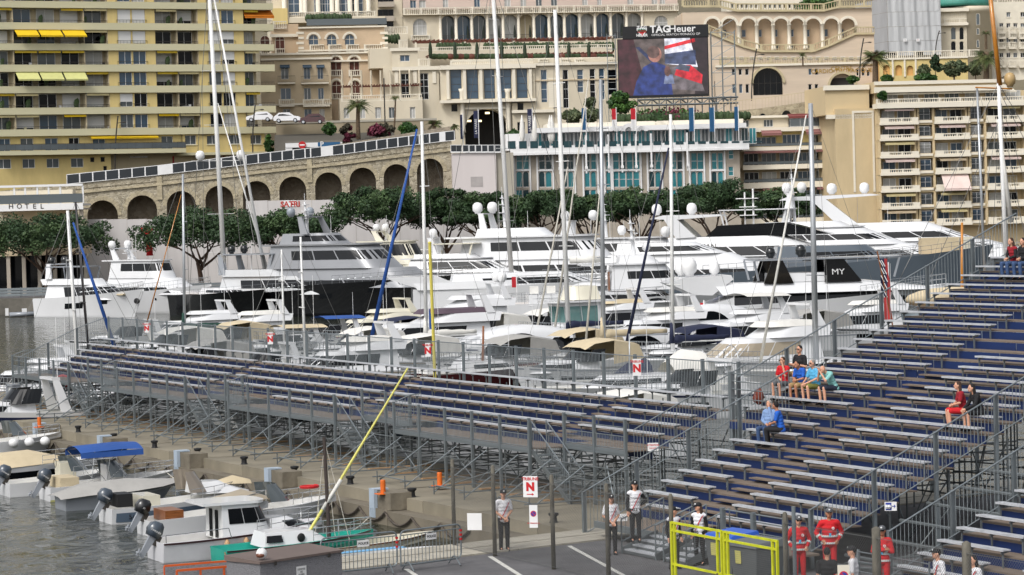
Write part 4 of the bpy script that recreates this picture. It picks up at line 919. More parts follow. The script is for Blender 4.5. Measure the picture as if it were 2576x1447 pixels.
# ================================================================= WATERFRONT BUILDINGS
# ---- white and teal hotel
f = Fac('waterfront_hotel', 'white and grey waterfront hotel with teal glass bays and white roof arches', A2, 1800, 1200, 404, 3)
X0 = f.px(1168, 1250)[0]; X1 = f.px(430, 1200, 0, A3)[0]; zp0, zp1 = f.px(1900, 1140)[1], f.px(1900, 1092)[1]
def r2(a0, b0, a1, b1): return f.rect(a0, b0, a1, b1)
cols = [(1240, 1292, 1), (1315, 1415, 2), (1485, 1588, 2), (1660, 1752, 2), (1830, 1925, 2), (1992, 2036, 1), (2042, 2250, 4), (2316, 2410, 2), (2482, 2572, 2), (2632, 2728, 2), (2787, 2882, 2)]
ops = []; wl_ = []
for a, b, n in cols:
    for j in range(n):
        p, q = a + (b - a) * j / n + 2, a + (b - a) * (j + 1) / n - 2
        for (t0, t1, arch) in ((1150, 1278, 0), (1290, 1412, 1 if n != 4 else 0), (1430, 1540, 0)):
            e = f.rect(p, t0, q, t1); ops.append(e + (('arch',) if arch else ())); wl_.append((e, arch))
for e in (f.rect(345, 1130, 384, 1200, 0, A3), f.rect(345, 1255, 384, 1326, 0, A3)): ops.append(e); wl_.append((e, 0))
f.wall((X0, X1, 0, zp0), ops, GRYS, 0, .4); f.box('wall', (X0 + .02, X1 - .02, 0, zp0 - .02), .8, 14, GRYS)
for e, arch in wl_: f.win(e, pick(TEAL, TEAL, TEALD), WHITE, .12, 1, 2 if not arch else 1, arch=bool(arch))
for a, b, n in cols:
    e = f.rect(a - 8, 1148, b + 8, 1540)
    for x in (e[0], e[1]): f.box('bay_frame', (x - .12, x + .12, e[2], e[3] + .2), -.18, .0, WHITE)
    e = f.rect(a - 8, 1278, b + 8, 1290); f.box('bay_frame', (e[0] + .13, e[1] - .13, e[2], e[3]), -.12, .0, WHITE)
# terrace storey: white parapet, teal glazing behind
f.box('parapet', (X0 + 2, X1 + 1.2, zp0, zp1), -1.6, -1.2, WHITE); f.box('parapet_slab', (X0 + 2, X1 + 1.2, zp0 - .35, zp0 - .003), -1.7, .8, WHITE)
for a in range(1250, 3150, 84): e = f.rect(a, 1066, a + 58, 1110); f.box('glass_guard', (e[0], e[1], zp1 - .3, e[3]), -1.64, -1.61, TEALD)
zr0 = f.px(1900, 992)[1]
for a in range(1460, 3140, 60): e = f.rect(a, 1000, a + 54, 1085); f.win((e[0], e[1], zp1 - .4, zr0), pick(TEAL, TEAL, TEALD, GLASSG), WHITE, 1.0, 2)
f.box('wall', (f.px(1240, 1000)[0], X1, zp1 - .5, zr0), 1.2, 12, WHITE)
e = f.rect(1560, 908, 3140, 992); f.box('roof_wall', (f.px(1470, 950)[0], X1 + 1, zr0, zr0 + .7), -.6, 12, WHITE); f.box('roof_wall', (f.px(1560, 950)[0], X1 + 1.0, zr0 + .7, f.px(2200, 912)[1]), 2.5, 12, CRMW)
for a, b, t0 in ((2008, 2088, 955), (2108, 2218, 930), (2222, 2308, 950)):
    p, z = f.px(a, 990, -.5); q, _ = f.px(b, 990, -.5); w = (q - p) / 2; c = (p + q) / 2; zt_ = f.px((a + b) / 2, t0, -.5)[1]; h = zt_ - z; m = M(); N_ = 16
    for j in range(N_):
        t0_, t1_ = math.pi * j / N_, math.pi * (j + 1) / N_
        m.prism([(c + (w - k) * math.cos(t), z + (h - k) * math.sin(t)) for k, t in ((.55, t0_), (0, t0_), (0, t1_), (.55, t1_))], -1.0, -.4)
    mk('roof_arch', m, WHITE, f.o)
for x in [f.px(a, 1300)[0] for a in (1640, 1840, 2010, 2110, 2215, 2330, 2480, 2600)]: f.box('column', (x - .12, x + .12, zp0 - 3.2, zp1 + 1.4), -1.75, -1.62, WHITE); f.box('column_foot', (x - .2, x + .2, zp0 - 2.6, zp0 - 2.2), -1.95, -1.63, WHITE)
hedge_row(f, f.px(2100, 900)[0], f.px(3110, 900)[0], f.px(2600, 908)[1], 1.3, 4, 'roof_hedge')
for a in (1365, 1460, 1575, 1590): x, z = f.px(a, 1085, .0); mk('closed_parasol', M().lathe([(.05, 0), (.3, .6), (.45, 1.2), (.3, 3), (.05, 4.2)], (x, 0, z), 8), CANVW, f.o, True)
def flag(R_, a0, b0, a1, b1, Y, parts, label, cat='banner', pole=1, grp=None, word=None):
    p = atY(*R_((a0 + a1) / 2, b1), Y); q = atY(*R_((a0 + a1) / 2, b0), Y); w = (atY(*R_(a1, b1), Y) - atY(*R_(a0, b1), Y)).x
    t_ = thing('banner', label, cat, p, 0, grp); h = q.z - p.z; n = len(parts)
    for i, mt in enumerate(parts):
        za, zb_ = h * (n - 1 - i) / n, h * (n - i) / n; m = M(); K = 6
        for k in range(K):
            x0_, x1_ = -w / 2 + w * k / K, -w / 2 + w * (k + 1) / K; yy = lambda x: .08 * math.sin(x * 5)
            m.quad((x0_, yy(x0_), za), (x1_, yy(x1_), za), (x1_, yy(x1_), zb_), (x0_, yy(x0_), zb_))
        mk('cloth', m, mt, t_, True)
    rod('pole', (w / 2 + .05, 0, -1.5), (w / 2 + .05, 0, h + .2), .06, WHITE, t_)
    if word: text('lettering', word, WHITE, t_, (0, -.12, h * .42), w * .75, rot=(math.pi / 2, -math.pi / 2, 0), ext=.004)
    return t_
BLUEB = mat('blue_banner', S(40, 96, 140), .7, var=.1); NAVB = mat('navy_banner', S(34, 40, 74), .7, var=.1); REDB = mat('red_flag', S(204, 40, 52), .7, var=.08)
flag(A3, 50, 812, 86, 990, 402, [BLUEB], 'blue vertical banner on the waterfront hotel roof, directly under the screen corner', grp='blue roof banners')
flag(A3, 204, 810, 240, 992, 402, [BLUEB], 'blue vertical banner, middle one on the waterfront hotel roof end', grp='blue roof banners')
flag(A3, 392, 804, 420, 985, 402, [BLUEB], 'blue vertical banner at the right end of the waterfront hotel roof', grp='blue roof banners')
flag(A2, 1814, 815, 1844, 980, 402, [BLUEB], 'narrow blue banner beside the olive trees above the waterfront hotel', grp='blue roof banners')
flag(A2, 2040, 820, 2072, 985, 402, [REDB, WHITE], 'red over white flag left of the round green tree', 'flag', grp='red and white flags')
flag(A2, 2184, 818, 2220, 985, 402, [REDB, WHITE], 'red over white flag right of the round green tree', 'flag', grp='red and white flags')
flag(A2, 1000, 835, 1034, 1040, 420, [NAVB], 'navy banner with white lettering by the driveway arch', word='LA MAREE', grp='navy banners')
flag(A2, 1405, 822, 1440, 1010, 420, [NAVB], 'tilted navy banner with white lettering right of the driveway', word='LA MAREE', grp='navy banners')
flag(A2, 898, 865, 916, 1050, 420, [NAVB], 'narrow dark banner at the top end of the viaduct ramp', grp='navy banners')
flag(A6, 134, 835, 158, 945, 236, [REDB, WHITE], 'small red and white flag on a yacht stern before the black and white yacht', 'flag')
flag(A5, 1285, 640, 1318, 720, 270, [REDB], 'small red flag at the stern of the classic white yacht', 'flag')
flag(A6, 1530, 545, 1548, 640, 262, [REDB], 'red ensign hanging beside the slim grey mast', 'flag')
# ---- terraced apartment block with striped awnings
f = Fac('apartment_building', 'beige terraced apartment block with striped red awnings', A3, 900, 1200, 410, 3)
xl, xr = f.px(432, 1200)[0], f.px(1422, 1200)[0]
f.box('wall', (xl, xr, 0, f.px(900, 1090)[1]), 2.6, 16, TAN)
sl_ = [(1100, 1128), (1235, 1270), (1368, 1412), (1502, 1545), (1640, 1680)]
for i, (t0, t1) in enumerate(sl_):
    z1, z0 = f.px(900, t0)[1], f.px(900, t1)[1]
    f.box('balcony_band', (f.px(455, 1300)[0], xr, z0, z1), -.2, .1, CRMW); f.box('floor_slab', (f.px(455, 1300)[0], xr - .01, z0, z0 + .3), .1, 2.6, CRMW)
    f.rail(f.px(458, 1300)[0], xr - .1, z1, .55, -.1, IRON, glass=GLASSG)
    if i:
        zt_ = f.px(900, sl_[i - 1][1])[1]
        for k in range(7):
            a = 470 + k * 135; p, q = f.px(a + 8, 1200)[0], f.px(a + 118, 1200)[0]; f.win((p, q, z1 - .7, zt_ - .35), pick(GLASSB, GLASSG, GLASS, CURT), WHITE, 2.4, 3)
            if random.random() < .5: f.awning(p - .3, q + .3, zt_ - .05, .7, .15, AWR, .1, .18)
f.box('end_wall', (xr - .5, xr + .002, 0, f.px(900, 1085)[1]), -.1, 2.6, TAN)
z1 = f.px(900, 1100)[1]; z2 = f.px(900, 985)[1]
lst = [(492, 1022, 558, 1098), (570, 1030, 720, 1098), (768, 1010, 905, 1095), (995, 1012, 1100, 1092), (1140, 1010, 1252, 1088)]
f.wall((f.px(470, 1050)[0], f.px(1325, 1050)[0], z1 - .5, z2), [f.rect(*q) for q in lst], YEL, 2.0)
for q in lst: f.win(f.rect(*q), pick(GLASSB, GLASS), WHITE, 2.2, 4)
f.box('wall', (f.px(470, 1050)[0], f.px(1325, 1050)[0], z1 - .5, z2 - .01), 2.65, 14, TAN); f.box('roof_slab', (f.px(440, 1000)[0], f.px(1332, 1000)[0], z2, z2 + .6), .6, 14, CRMW)
for a, b in ((440, 485), (595, 745), (930, 1330)): f.awning(f.px(a, 1000)[0], f.px(b, 1000)[0], z2 + .1, .9, .4, AWR, .6, .3)
m = f.rect(1325, 1020, 1402, 1082); f.win(m, GLASSG, WHITE, .5, 3, name='wind_screen')
z3 = f.px(900, 878)[1]; lst = [(440, 900, 522, 955), (632, 896, 705, 952), (820, 880, 1240, 950)]
f.wall((f.px(434, 920)[0], f.px(1245, 920)[0], z2 + .6, z3), [f.rect(*q) for q in lst], CRM, 3.0); f.box('wall', (f.px(434, 920)[0], f.px(1245, 920)[0], z2 + .6, z3 - .01), 3.6, 12, CRM); f.box('roof_slab', (f.px(430, 900)[0], f.px(1255, 900)[0], z3, z3 + .35), 2.4, 12, CRMW)
for q, n in zip(lst, (3, 3, 6)): f.win(f.rect(*q), GLASSG, WHITE, 3.2, n)
f.rail(f.px(818, 930)[0], f.px(1280, 930)[0], z2 + .6, 1.3, 1.2, WHITE, glass=GLASSG)
for a, b in ((808, 1240), (1000, 1190)): f.awning(f.px(a, 880)[0], f.px(b, 880)[0], z3 + (.4 if a == 808 else 1.4), 1.5, .35, mat('dark_red_awning', S(130, 66, 64), .85, var=.12), 2.6, .25)
# ---- big sand coloured apartment house at the right
f = Fac('apartment_building', 'sand coloured apartment house with stacked stone balconies and black juliet rails', A3, 1500, 1000, 400, 7)
xa = f.px(1490, 1000)[0]; xe = f.px(2640, 1000)[0]; zt_ = f.px(1900, 800)[1]
f.box('wall', (xa, xe, 0, zt_), 1.6, 18, APT)
FB = [(885, 932), (1010, 1052), (1140, 1182), (1270, 1312), (1396, 1440), (1524, 1568), (1652, 1698)]
bal = [(1490, 1772), (1900, 2158), (2290, 2572)]; bays = [(1782, 1872), (2168, 2256)]
prev = zt_
for i, (t0, t1) in enumerate(FB):
    z1, z0 = f.px(1800, t0)[1], f.px(1800, t1)[1]
    for a, b in bal:
        p, q = f.px(a, 1100)[0], f.px(b, 1100)[0]
        f.box('balcony_slab', (p - .1, q + .1, z0 - .1, z0 + .25), -.6, 1.6, CRMW); f.balus(p, q, z0 + .25, z1 - z0 - .25, -.4, CRMW); f.box('balcony_pier', (p, p + 1.2, z0 + .2, z1 + .03), -.55, -.25, CRMW); f.box('balcony_pier', (q - 1.0, q, z0 + .2, z1 + .03), -.55, -.25, CRMW)
        w = q - p
        for k in range(2): f.win((p + w * (.12 + .42 * k), p + w * (.46 + .42 * k), z0 + .3, prev - .45), pick(GLASSG, CURT, GLASS, LOGG, GLASSB), WHITE, 1.45, 2)
        if (a, i) == (1900, 4): f.awning(p + .8, q - .3, prev - .1, 1.6, 2.0, AWPK, -.2, .3)
        elif random.random() < .7: f.awning(p + .6, q - .6, prev - .1, .8, .3, pick(AWC, AWPK, TAN), .2, .2)
        f.box('jamb', (p - .3, p + .02, z0, prev), 0, 1.6, APT); f.box('jamb', (q - .02, q + .3, z0, prev), 0, 1.6, APT)
    for a, b in bays:
        p, q = f.px(a, 1100)[0], f.px(b, 1100)[0]; f.box('bay_wall', (p - .6, q + .6, z0 - .2, z0 + .5), .0, 1.6, APT)
        for x in (p - .65, q + .35): f.box('bay_pier', (x, x + .3, z0, prev + .5), .1, 1.6, APT)
        f.win((p, q, z0 + .5, prev - .3), pick(CURT, GLASSG, GLASSB), WHITE, .3, 2, 2); f.rail(p - .1, q + .1, z0 + .5, 1.1, .0, mat('wrought_iron', S(46, 46, 50), .5), sp=.11); f.box('sill', (p - .2, q + .2, z0 + .1, z0 + .45), -.2, 0, CRMW)
    prev = z0 - .1
# top terrace
z1, z0 = f.px(1900, 745)[1], f.px(1900, 800)[1]; e0 = f.px(1450, 770)[0]
f.box('cornice', (e0, xe, z0 - .2, z0 + .5), -1.0, 1.6, CRMW); f.balus(e0, xe, z0 + .5, z1 - z0 - .4, -.8, CRMW)
zr = f.px(1900, 690)[1]
for k in range(7): a = 1540 + k * 155; f.win((f.px(a, 700)[0], f.px(a + 110, 700)[0], z0 + .5, zr), pick(CURT, GLASSG), WHITE, 2.2, 3)
f.box('wall', (f.px(1480, 700)[0], xe, z0 + .4, zr), 2.4, 16, APT)
for k in range(5): a = 1500 + k * 205; f.awning(f.px(a, 690)[0], f.px(a + 200, 690)[0], zr + .1, 1.4, .25, CRMW, 1.6, .2)
q = f.rect(1455, 605, 2430, 690); f.box('roof_band', (q[0], q[1], q[2], q[3]), .3, 16, APT); f.box('cornice', (q[0] - .2, q[1] + .2, q[2], q[2] + .8), -.3, .3, CRMW); f.box('cornice', (q[0] - .2, q[1] + .2, q[3] - .5, q[3]), -.1, .3, CRMW)
# left gable of the same house
L_ = [atY(*A3(1110, 700), 424), atY(*A3(1490, 720), 400)]
gx = lambda a: f.px(a, 1000)[0]
mk('gable_wall', M().prism([(gx(1180), 0), (xa - .02, 0), (xa - .02, zt_), (gx(1180), zt_)], 2.2, 18), APT, f.o); q = f.rect(1110, 640, 1455, 700); f.box('gable_band', (q[0], q[1] - .25, q[2] - 3, q[3]), 3.0, 16, APT); f.box('cornice', (q[0] - .3, q[1] - .26, q[3] - .6, q[3] + .1), 2.6, 3.0, CRMW); f.box('cornice', (q[0], q[1], q[2] - 3.6, q[2] - 3.0), 2.2, 3.0, CRMW)
e = f.rect(1310, 830, 1475, 1447); m = M(); 
for p, r_ in (((e[0], e[3] - .3), (e[1], e[3])), ((e[0], e[2]), (e[0] + .3, e[3] - .31)), ((e[1] - .3, e[2]), (e[1], e[3] - .31))): m.box(p[0], 2.1, p[1], r_[0], 2.19, r_[1])
mk('panel_moulding', m, CRMW, f.o)
# ================================================================= GIANT SCREEN
tv = Fac('video_screen', 'giant video screen with a black header on scaffold legs', A2, 2330, 500, 438, -2, 'screen')
BLK = mat('matt_black', S(16, 17, 20), .5, var=.05)
s0, s1 = tv.px(2083, 500)[0], tv.px(195, 450, 0, A3)[0]; z0, z1 = tv.px(2330, 722)[1], tv.px(2330, 290)[1]; h0, h1 = z1, tv.px(2330, 196)[1]
tv.box('cabinet', (s0, s1, z0 - .3, z1), 0, 1.0, BLK); tv.box('header', (tv.px(2118, 240)[0], s1 + .1, h0 + .02, h1), -.15, .8, BLK)
def emat(n, r, g, b, e=.62):                 # emitting picture colour broken up by fine detail
    c = S(r, g, b); m_ = mat(n, (.02, .02, .02), .4, var=0, emit=c, es=e * 2); t = m_.node_tree; tc = t.nodes.new('ShaderNodeTexCoord'); nz = t.nodes.new('ShaderNodeTexNoise'); nz.inputs['Scale'].default_value = .9; nz.inputs['Detail'].default_value = 7
    t.links.new(tc.outputs['Object'], nz.inputs['Vector']); mr = t.nodes.new('ShaderNodeMapRange'); mr.inputs[1].default_value = .3; mr.inputs[2].default_value = .7; mr.inputs[3].default_value = e * .7; mr.inputs[4].default_value = e * 3.2
    t.links.new(nz.outputs[0], mr.inputs[0]); t.links.new(mr.outputs[0], t.nodes['Principled BSDF'].inputs['Emission Strength']); return m_
W, H = s1 - s0, z1 - z0
def pic(name, pts, mt, k):                    # flat shapes of the picture shown on the screen
    mk(name, M().add([(s0 + W * x, -.01 - .004 * k, z0 + H * y) for x, y in pts], [tuple(range(len(pts)))]), mt, tv.o)
def ell(cx, cy, rx, ry, n=18): return [(cx + rx * math.cos(2 * math.pi * i / n), cy + ry * math.sin(2 * math.pi * i / n)) for i in range(n)]
pic('screen_picture', [(.01, .01), (.99, .01), (.99, .99), (.01, .99)], emat('screen_brown', 84, 74, 72), 0)
pic('screen_picture', [(.01, .01), (.24, .01), (.26, .45), (.18, .99), (.01, .99)], emat('screen_maroon', 60, 26, 34), 1)
pic('screen_picture', [(.52, .55), (.88, .48), (.80, .99), (.52, .99)], emat('screen_white', 205, 205, 215), 1)
pic('screen_picture', [(.52, .80), (.86, .92), (.85, .98), (.52, .86)], emat('screen_red', 210, 40, 50), 2)
pic('screen_picture', [(.52, .55), (.86, .52), (.86, .78), (.52, .72)], emat('screen_slate', 60, 70, 100), 2)
pic('screen_picture', [(.84, .01), (.99, .01), (.99, .99), (.80, .99), (.88, .5)], emat('screen_dark', 36, 24, 30), 2)
pic('screen_picture', [(.50, .12), (.95, .05), (.92, .20), (.72, .50), (.56, .48)], emat('screen_cartop', 96, 88, 92), 3)
pic('screen_picture', [(.62, .35), (.92, .18), (.93, .34), (.80, .52), (.66, .52)], emat('screen_car', 190, 30, 46), 4)
pic('screen_picture', [(.62, .46), (.78, .40), (.80, .50), (.68, .54)], emat('screen_carglass', 70, 76, 92), 5)
pic('screen_picture', [(.16, .01), (.60, .01), (.58, .30), (.52, .52), (.40, .60), (.28, .50), (.20, .25)], emat('screen_jacket', 34, 50, 108), 4)
pic('screen_picture', [(.20, .85), (.24, .86), (.44, .55), (.40, .53)], emat('screen_strap', 40, 50, 84), 3)
pic('screen_picture', ell(.41, .72, .075, .14), emat('screen_skin', 150, 104, 92), 6); pic('screen_picture', ell(.395, .76, .07, .11), emat('screen_hair', 92, 70, 66), 7)
pic('screen_picture', ell(.545, .42, .035, .09), emat('screen_face', 96, 66, 62), 7); pic('screen_picture', [(.50, .2), (.62, .2), (.60, .36), (.52, .36)], emat('screen_shirt', 110, 120, 150), 6)
x = tv.px(2420, 225)[0]; z = tv.px(2420, 222)[1]
text('header_lettering', 'TAG', WHITE, tv.o, (tv.px(2325, 225)[0], -.17, z), 1.55, ext=.01, ax='LEFT', bold=.05); text('header_lettering', 'Heuer', WHITE, tv.o, (tv.px(2466, 225)[0], -.17, z), 1.55, ext=.01, ax='LEFT', bold=.02, sx=1.05)
text('header_lettering', 'OFFICIAL WATCH MONACO GP', WHITE, tv.o, (tv.px(2336, 266)[0], -.17, tv.px(2336, 266)[1]), .5, ext=.01, ax='LEFT', sx=1.05)
e = tv.rect(2226, 210, 2303, 282); GRN = mat('shield_green', S(60, 120, 96), .5)
mk('shield', M().prism([(e[0], e[3]), (e[1], e[3]), (e[1], e[2] + 1.1), ((e[0] + e[1]) / 2, e[2]), (e[0], e[2] + 1.1)], -.19, -.16), WHITE, tv.o)
c = (e[0] + e[1]) / 2; zm = (e[2] + e[3]) / 2; mk('shield_field', M().prism([(e[0] + .12, e[3] - .12), (e[1] - .12, e[3] - .12), (e[1] - .12, zm + .1), (e[0] + .12, zm + .1)], -.205, -.192), GRN, tv.o)
mk('shield_field', M().prism([(e[0] + .12, zm), (e[1] - .12, zm), (e[1] - .12, e[2] + 1.15), (c, e[2] + .15), (e[0] + .12, e[2] + 1.15)], -.205, -.192), RED, tv.o)
text('shield_lettering', 'TAG', WHITE, tv.o, (c, -.215, zm + .72), .8, bold=.02); text('shield_lettering', 'HEUER', WHITE, tv.o, (c, -.215, zm - .45), .58, bold=.02)
# truss and scaffold legs
zt0, zt1 = tv.px(2400, 790)[1], z0 - .35
for yy in (0., 2.2):
    for zz in (zt0, zt1 - .2): rod('truss_chord', (s0 + 3, yy, zz), (s1 + 4.5, yy, zz), .12, GALVD, tv.o)
    n = 14
    for i in range(n):
        a = s0 + 3 + (s1 - s0 + 1.5) * i / n; b = s0 + 3 + (s1 - s0 + 1.5) * (i + 1) / n
        rod('truss_web', (a, yy, zt0 if i % 2 else zt1 - .2), (b, yy, zt1 - .2 if i % 2 else zt0), .07, GALVD, tv.o); rod('truss_post', (a, yy, zt0 - 3.6), (a, yy, zt1), .06, GALVD, tv.o)
for xx in (s1 + .5, s1 + 2.2, s1 + 4.2, s0 - 1.6, s0 - .3):
    for yy in (.3, 2.4):
        rod('scaffold_post', (xx, yy, 2), (xx, yy, h1 - 1), .06, GALV, tv.o)
for i in range(9):
    zz = z0 - 3 + i * 2.1
    if zz < h1 - 1: rod('scaffold_ledger', (s1 + .5, .3, zz), (s1 + 4.2, .3, zz), .045, GALV, tv.o); rod('scaffold_ledger', (s0 - 1.6, .3, zz), (s0 - .1, .3, zz), .045, GALV, tv.o); rod('scaffold_brace', (s1 + .5, .3, zz), (s1 + 4.2, .3, zz + 2.1), .04, GALV, tv.o)
# ================================================================= HOARDINGS, HOTEL TERRACE, LOW BUILDINGS
HRD = mat('white_hoarding', S(206, 202, 200), .8, var=.1, sc_=.5, st=(1, 1, .5))
h = Fac('hoarding', 'white sheet hoarding along the foot of the viaduct', A4, 900, 300, 389, 2, 'hoarding')
ex = list(range(660, 1870, 150))
for a, b in zip(ex, ex[1:]): e = h.rect(a, 205 if a < 1700 else 200, b, 500); h.box('hoarding_panel', (e[0] + .02, e[1] - .02, .3, e[3]), 0, .12, HRD)
h2 = Fac('hoarding', 'taller white hoarding with a small red and white contractor sign', A4, 2200, 300, 386, 2, 'hoarding')
ex = list(range(1858, 3760, 165))
for a, b in zip(ex, ex[1:]): e = h2.rect(a, 66 - (a - 1858) * .012, b, 500); h2.box('hoarding_panel', (e[0] + .02, e[1] - .02, .3, e[3]), 0, .12, HRD)
e = h2.rect(2143, 64, 2230, 110); h2.box('contractor_sign', e, -.08, -.02, WHITE); SATR = mat('sign_red', S(190, 60, 50), .6, var=0); text('sign_lettering', 'SATRI', SATR, h2.o, ((e[0] + e[1]) / 2, -.09, (e[2] + e[3]) / 2 - .12), 1.05, bold=.03)
mk('sign_roof_mark', M().prism([(e[0] + 1.0, e[3] - .55), (e[1] - .6, e[3] - .3), (e[1] - .2, e[3] - .6), (e[1] - .25, e[3] - .65), (e[1] - .6, e[3] - .42), (e[0] + 1.0, e[3] - .65)], -.1, -.085), SATR, h2.o)
for (a, b, R_, lab) in ((1128, 480, A4, 'red debris chute standing against the white hoarding'), (2165, 480, A4, 'second red debris chute half hidden by the grey yacht')):
    p = atY(*R_(a, b), 384.5); q = atY(*R_(a, 318), 384.5); ch = thing('debris_chute', lab, 'chute', p, 0)
    n = 7; hh = (q.z - p.z) / n
    for i in range(n): mk('chute_segment', M().lathe([(.52, 0), (.42, hh * .9), (.52, hh)], (0, 0, hh * i), 10), RED, ch, True)
    mk('hopper', M().add([(-.5, -.5, n * hh), (.5, -.5, n * hh), (.5, .5, n * hh), (-.5, .5, n * hh), (-1.3, -.6, n * hh + .9), (.5, -.6, n * hh + .9), (.5, .6, n * hh + .9), (-1.3, .6, n * hh + .9)], [(0, 1, 5, 4), (1, 2, 6, 5), (2, 3, 7, 6), (3, 0, 4, 7), (0, 3, 2, 1)]), RED, ch)
g = Fac('hotel_terrace', 'white roof terrace with glass rail and HOTEL lettering on its fascia', A4, 300, 100, 376, 3, 'terrace')
e = g.rect(-60, 92, 628, 140); g.box('fascia', e, -.3, 0, WHITE); g.box('roof_slab', (e[0], e[1] - .1, e[3] - .3, e[3] - .05), .0, 12, WHITE); g.box('soffit', (e[0], e[1] - .1, e[2], e[2] + .2), .0, 12, GRYS)
for ch_, a in zip('HOTEL', (85, 148, 205, 262, 318)): x, z = g.px(a, 110); text('fascia_letter', ch_, IRON, g.o, (x, -.31, z), .95, ext=.02, bold=.01)
zt_ = g.px(300, -38)[1]
for a in (-30, 108, 190, 282, 367, 455, 625): x, _ = g.px(a, 50); g.box('post', (x - .12, x + .12, e[3], zt_), .1, .3, WHITE)
g.box('top_rail', (e[0], e[1], zt_, zt_ + .3), 0, .4, WHITE); g.box('glass_guard', (e[0], e[1] - .1, e[3] + .1, e[3] + 1.3), .0, .03, GLASSG)
g.box('back_wall', (e[0], e[1] - 2, 0, zt_ - .4), 6, 10, CRM); g.box('pillar', (e[1] - .6, e[1] - .1, 0, e[2]), .3, .9, GRYS)
g2 = Fac('low_building', 'low beige building with a dark ground floor under the pine', A4, 200, 430, 372, 2)
q = g2.rect(-60, 380, 640, 478); wins(g2, (q[0], q[1], q[2], q[3]), [(320, 368, 405, 402), (150, 370, 235, 402), (470, 372, 540, 404)], TAN, (GLASSB,), WHITE, 0); g2.box('wall', (q[0], q[1], q[2] + .02, q[3] - .02), .6, 8, TAN)
g2.box('shop_front', (q[0], q[1], .3, q[2]), 2.5, 3, GLASS)
for k in range(7): x = q[0] + (q[1] - q[0]) * k / 6; g2.box('pillar', (x - .25, x + .25, .3, q[2]), .2, .7, GRYS)
# guard rail and catch fence on the far road
gr = thing('guard_rail', 'triple steel crash barrier along the far quay road', 'barrier', (0, 351.2, .3))
for i in range(46):
    x = -78 + i * 4
    for k in range(3): brick('rail_beam', x + .02, -.08, .25 + k * .36, x + 3.98, .0, .55 + k * .36, GALV, gr)
    brick('rail_post', x - .06, .0, 0, x + .06, .12, 1.35, GALVD, gr)
# hillside road wall, stairs and planting left of the hotel driveway
wst = stone_mat('rubble_wall_stone', S(140, 128, 106), S(184, 172, 146), 1.6, S(170, 158, 134), .4)
f = Fac('retaining_wall', 'rubble stone retaining wall below the parked white car', A1, 2300, 970, 424, 4, 'wall')
q = f.rect(2080, 928, 2600, 1015); f.box('wall', (q[0], q[1] + 14, 0, q[3]), 0, 6, wst); f.box('parapet', (q[0], q[1] + 14, q[3] - .02, q[3] + .3), -.1, .5, COPE)
q = f.rect(2070, 1012, 2572, 1080)
for k in range(5): f.box('stair_step', (q[0], q[1] + 8, 0, q[2] + (q[3] - q[2]) * (k + 1) / 5), -5 + k * .9, -5 + k * .9 + .88, FQ)
f = Fac('car_park_entrance', 'white car park entrance with a blue parking sign above the ramp', A1, 2300, 1110, 418, 4, 'entrance')
q = f.rect(2150, 1074, 2640, 1108); f.box('lintel', q, 0, 5, WHITE); f.box('wall', (q[0] - .02, q[1], 0, q[2]), 1.5, 5, GLASS); f.box('pillar', (q[0], q[0] + 1, 0, q[2] - .01), .1, 1.4, WHITE)
e = f.rect(2395, 1072, 2562, 1102); f.box('parking_sign', e, -.12, -.02, BLUEB); text('sign_lettering', 'P', WHITE, f.o, (e[0] + .6, -.13, (e[2] + e[3]) / 2), 1.1, bold=.02)
x, z = f.px(2277, 1093); mk('no_entry_sign', M().lathe([(.55, 0), (.55, .05)], (0, 0, 0), 16), RED, f.o, mw=Matrix.Translation((x, -.15, z)) @ Matrix.Rotation(math.pi / 2, 4, 'X')); f.box('no_entry_bar', (x - .38, x + .38, z - .1, z + .1), -.22, -.205, WHITE)
# street below the thermal centre: stone ramp with railing and arches
f = Fac('stone_ramp', 'rubble stone ramp with low arches climbing below the thermal centre', A3, 700, 820, 424, 2, 'ramp')
pts = [f.px(*p) for p in ((280, 848), (600, 815), (1000, 760), (1110, 745))]
for (a, za), (b, zb_) in zip(pts, pts[1:]):
    mk('wall', M().prism([(a, 0), (b, 0), (b, zb_), (a, za)], 0, 5), wst, f.o)
    m = M(); m.bar((a, 0, za + 1.5), (b, 0, zb_ + 1.5), .15, .12)
    for j in range(int((b - a) / .5)): x = a + j * .5; z = za + (zb_ - za) * (x - a) / (b - a); m.box(x - .04, -.04, z, x + .04, .04, z + 1.45)
    mk('railing', m, TAN, f.o)
for a, b, t0 in ((565, 640, 855), (740, 825, 832), (925, 985, 810)): e = f.rect(a, t0, b, t0 + 70); mk('arch_shade_panel', M().prism([(e[0], e[2])] + [((e[0] + e[1]) / 2 - (e[1] - e[0]) / 2 * math.cos(math.pi * i / 10), e[3] - 1.4 + 1.4 * math.sin(math.pi * i / 10)) for i in range(11)] + [(e[1], e[2])], -.02, .0), GLASS, f.o)  # flat dark panels stand in for the shade of recessed arches
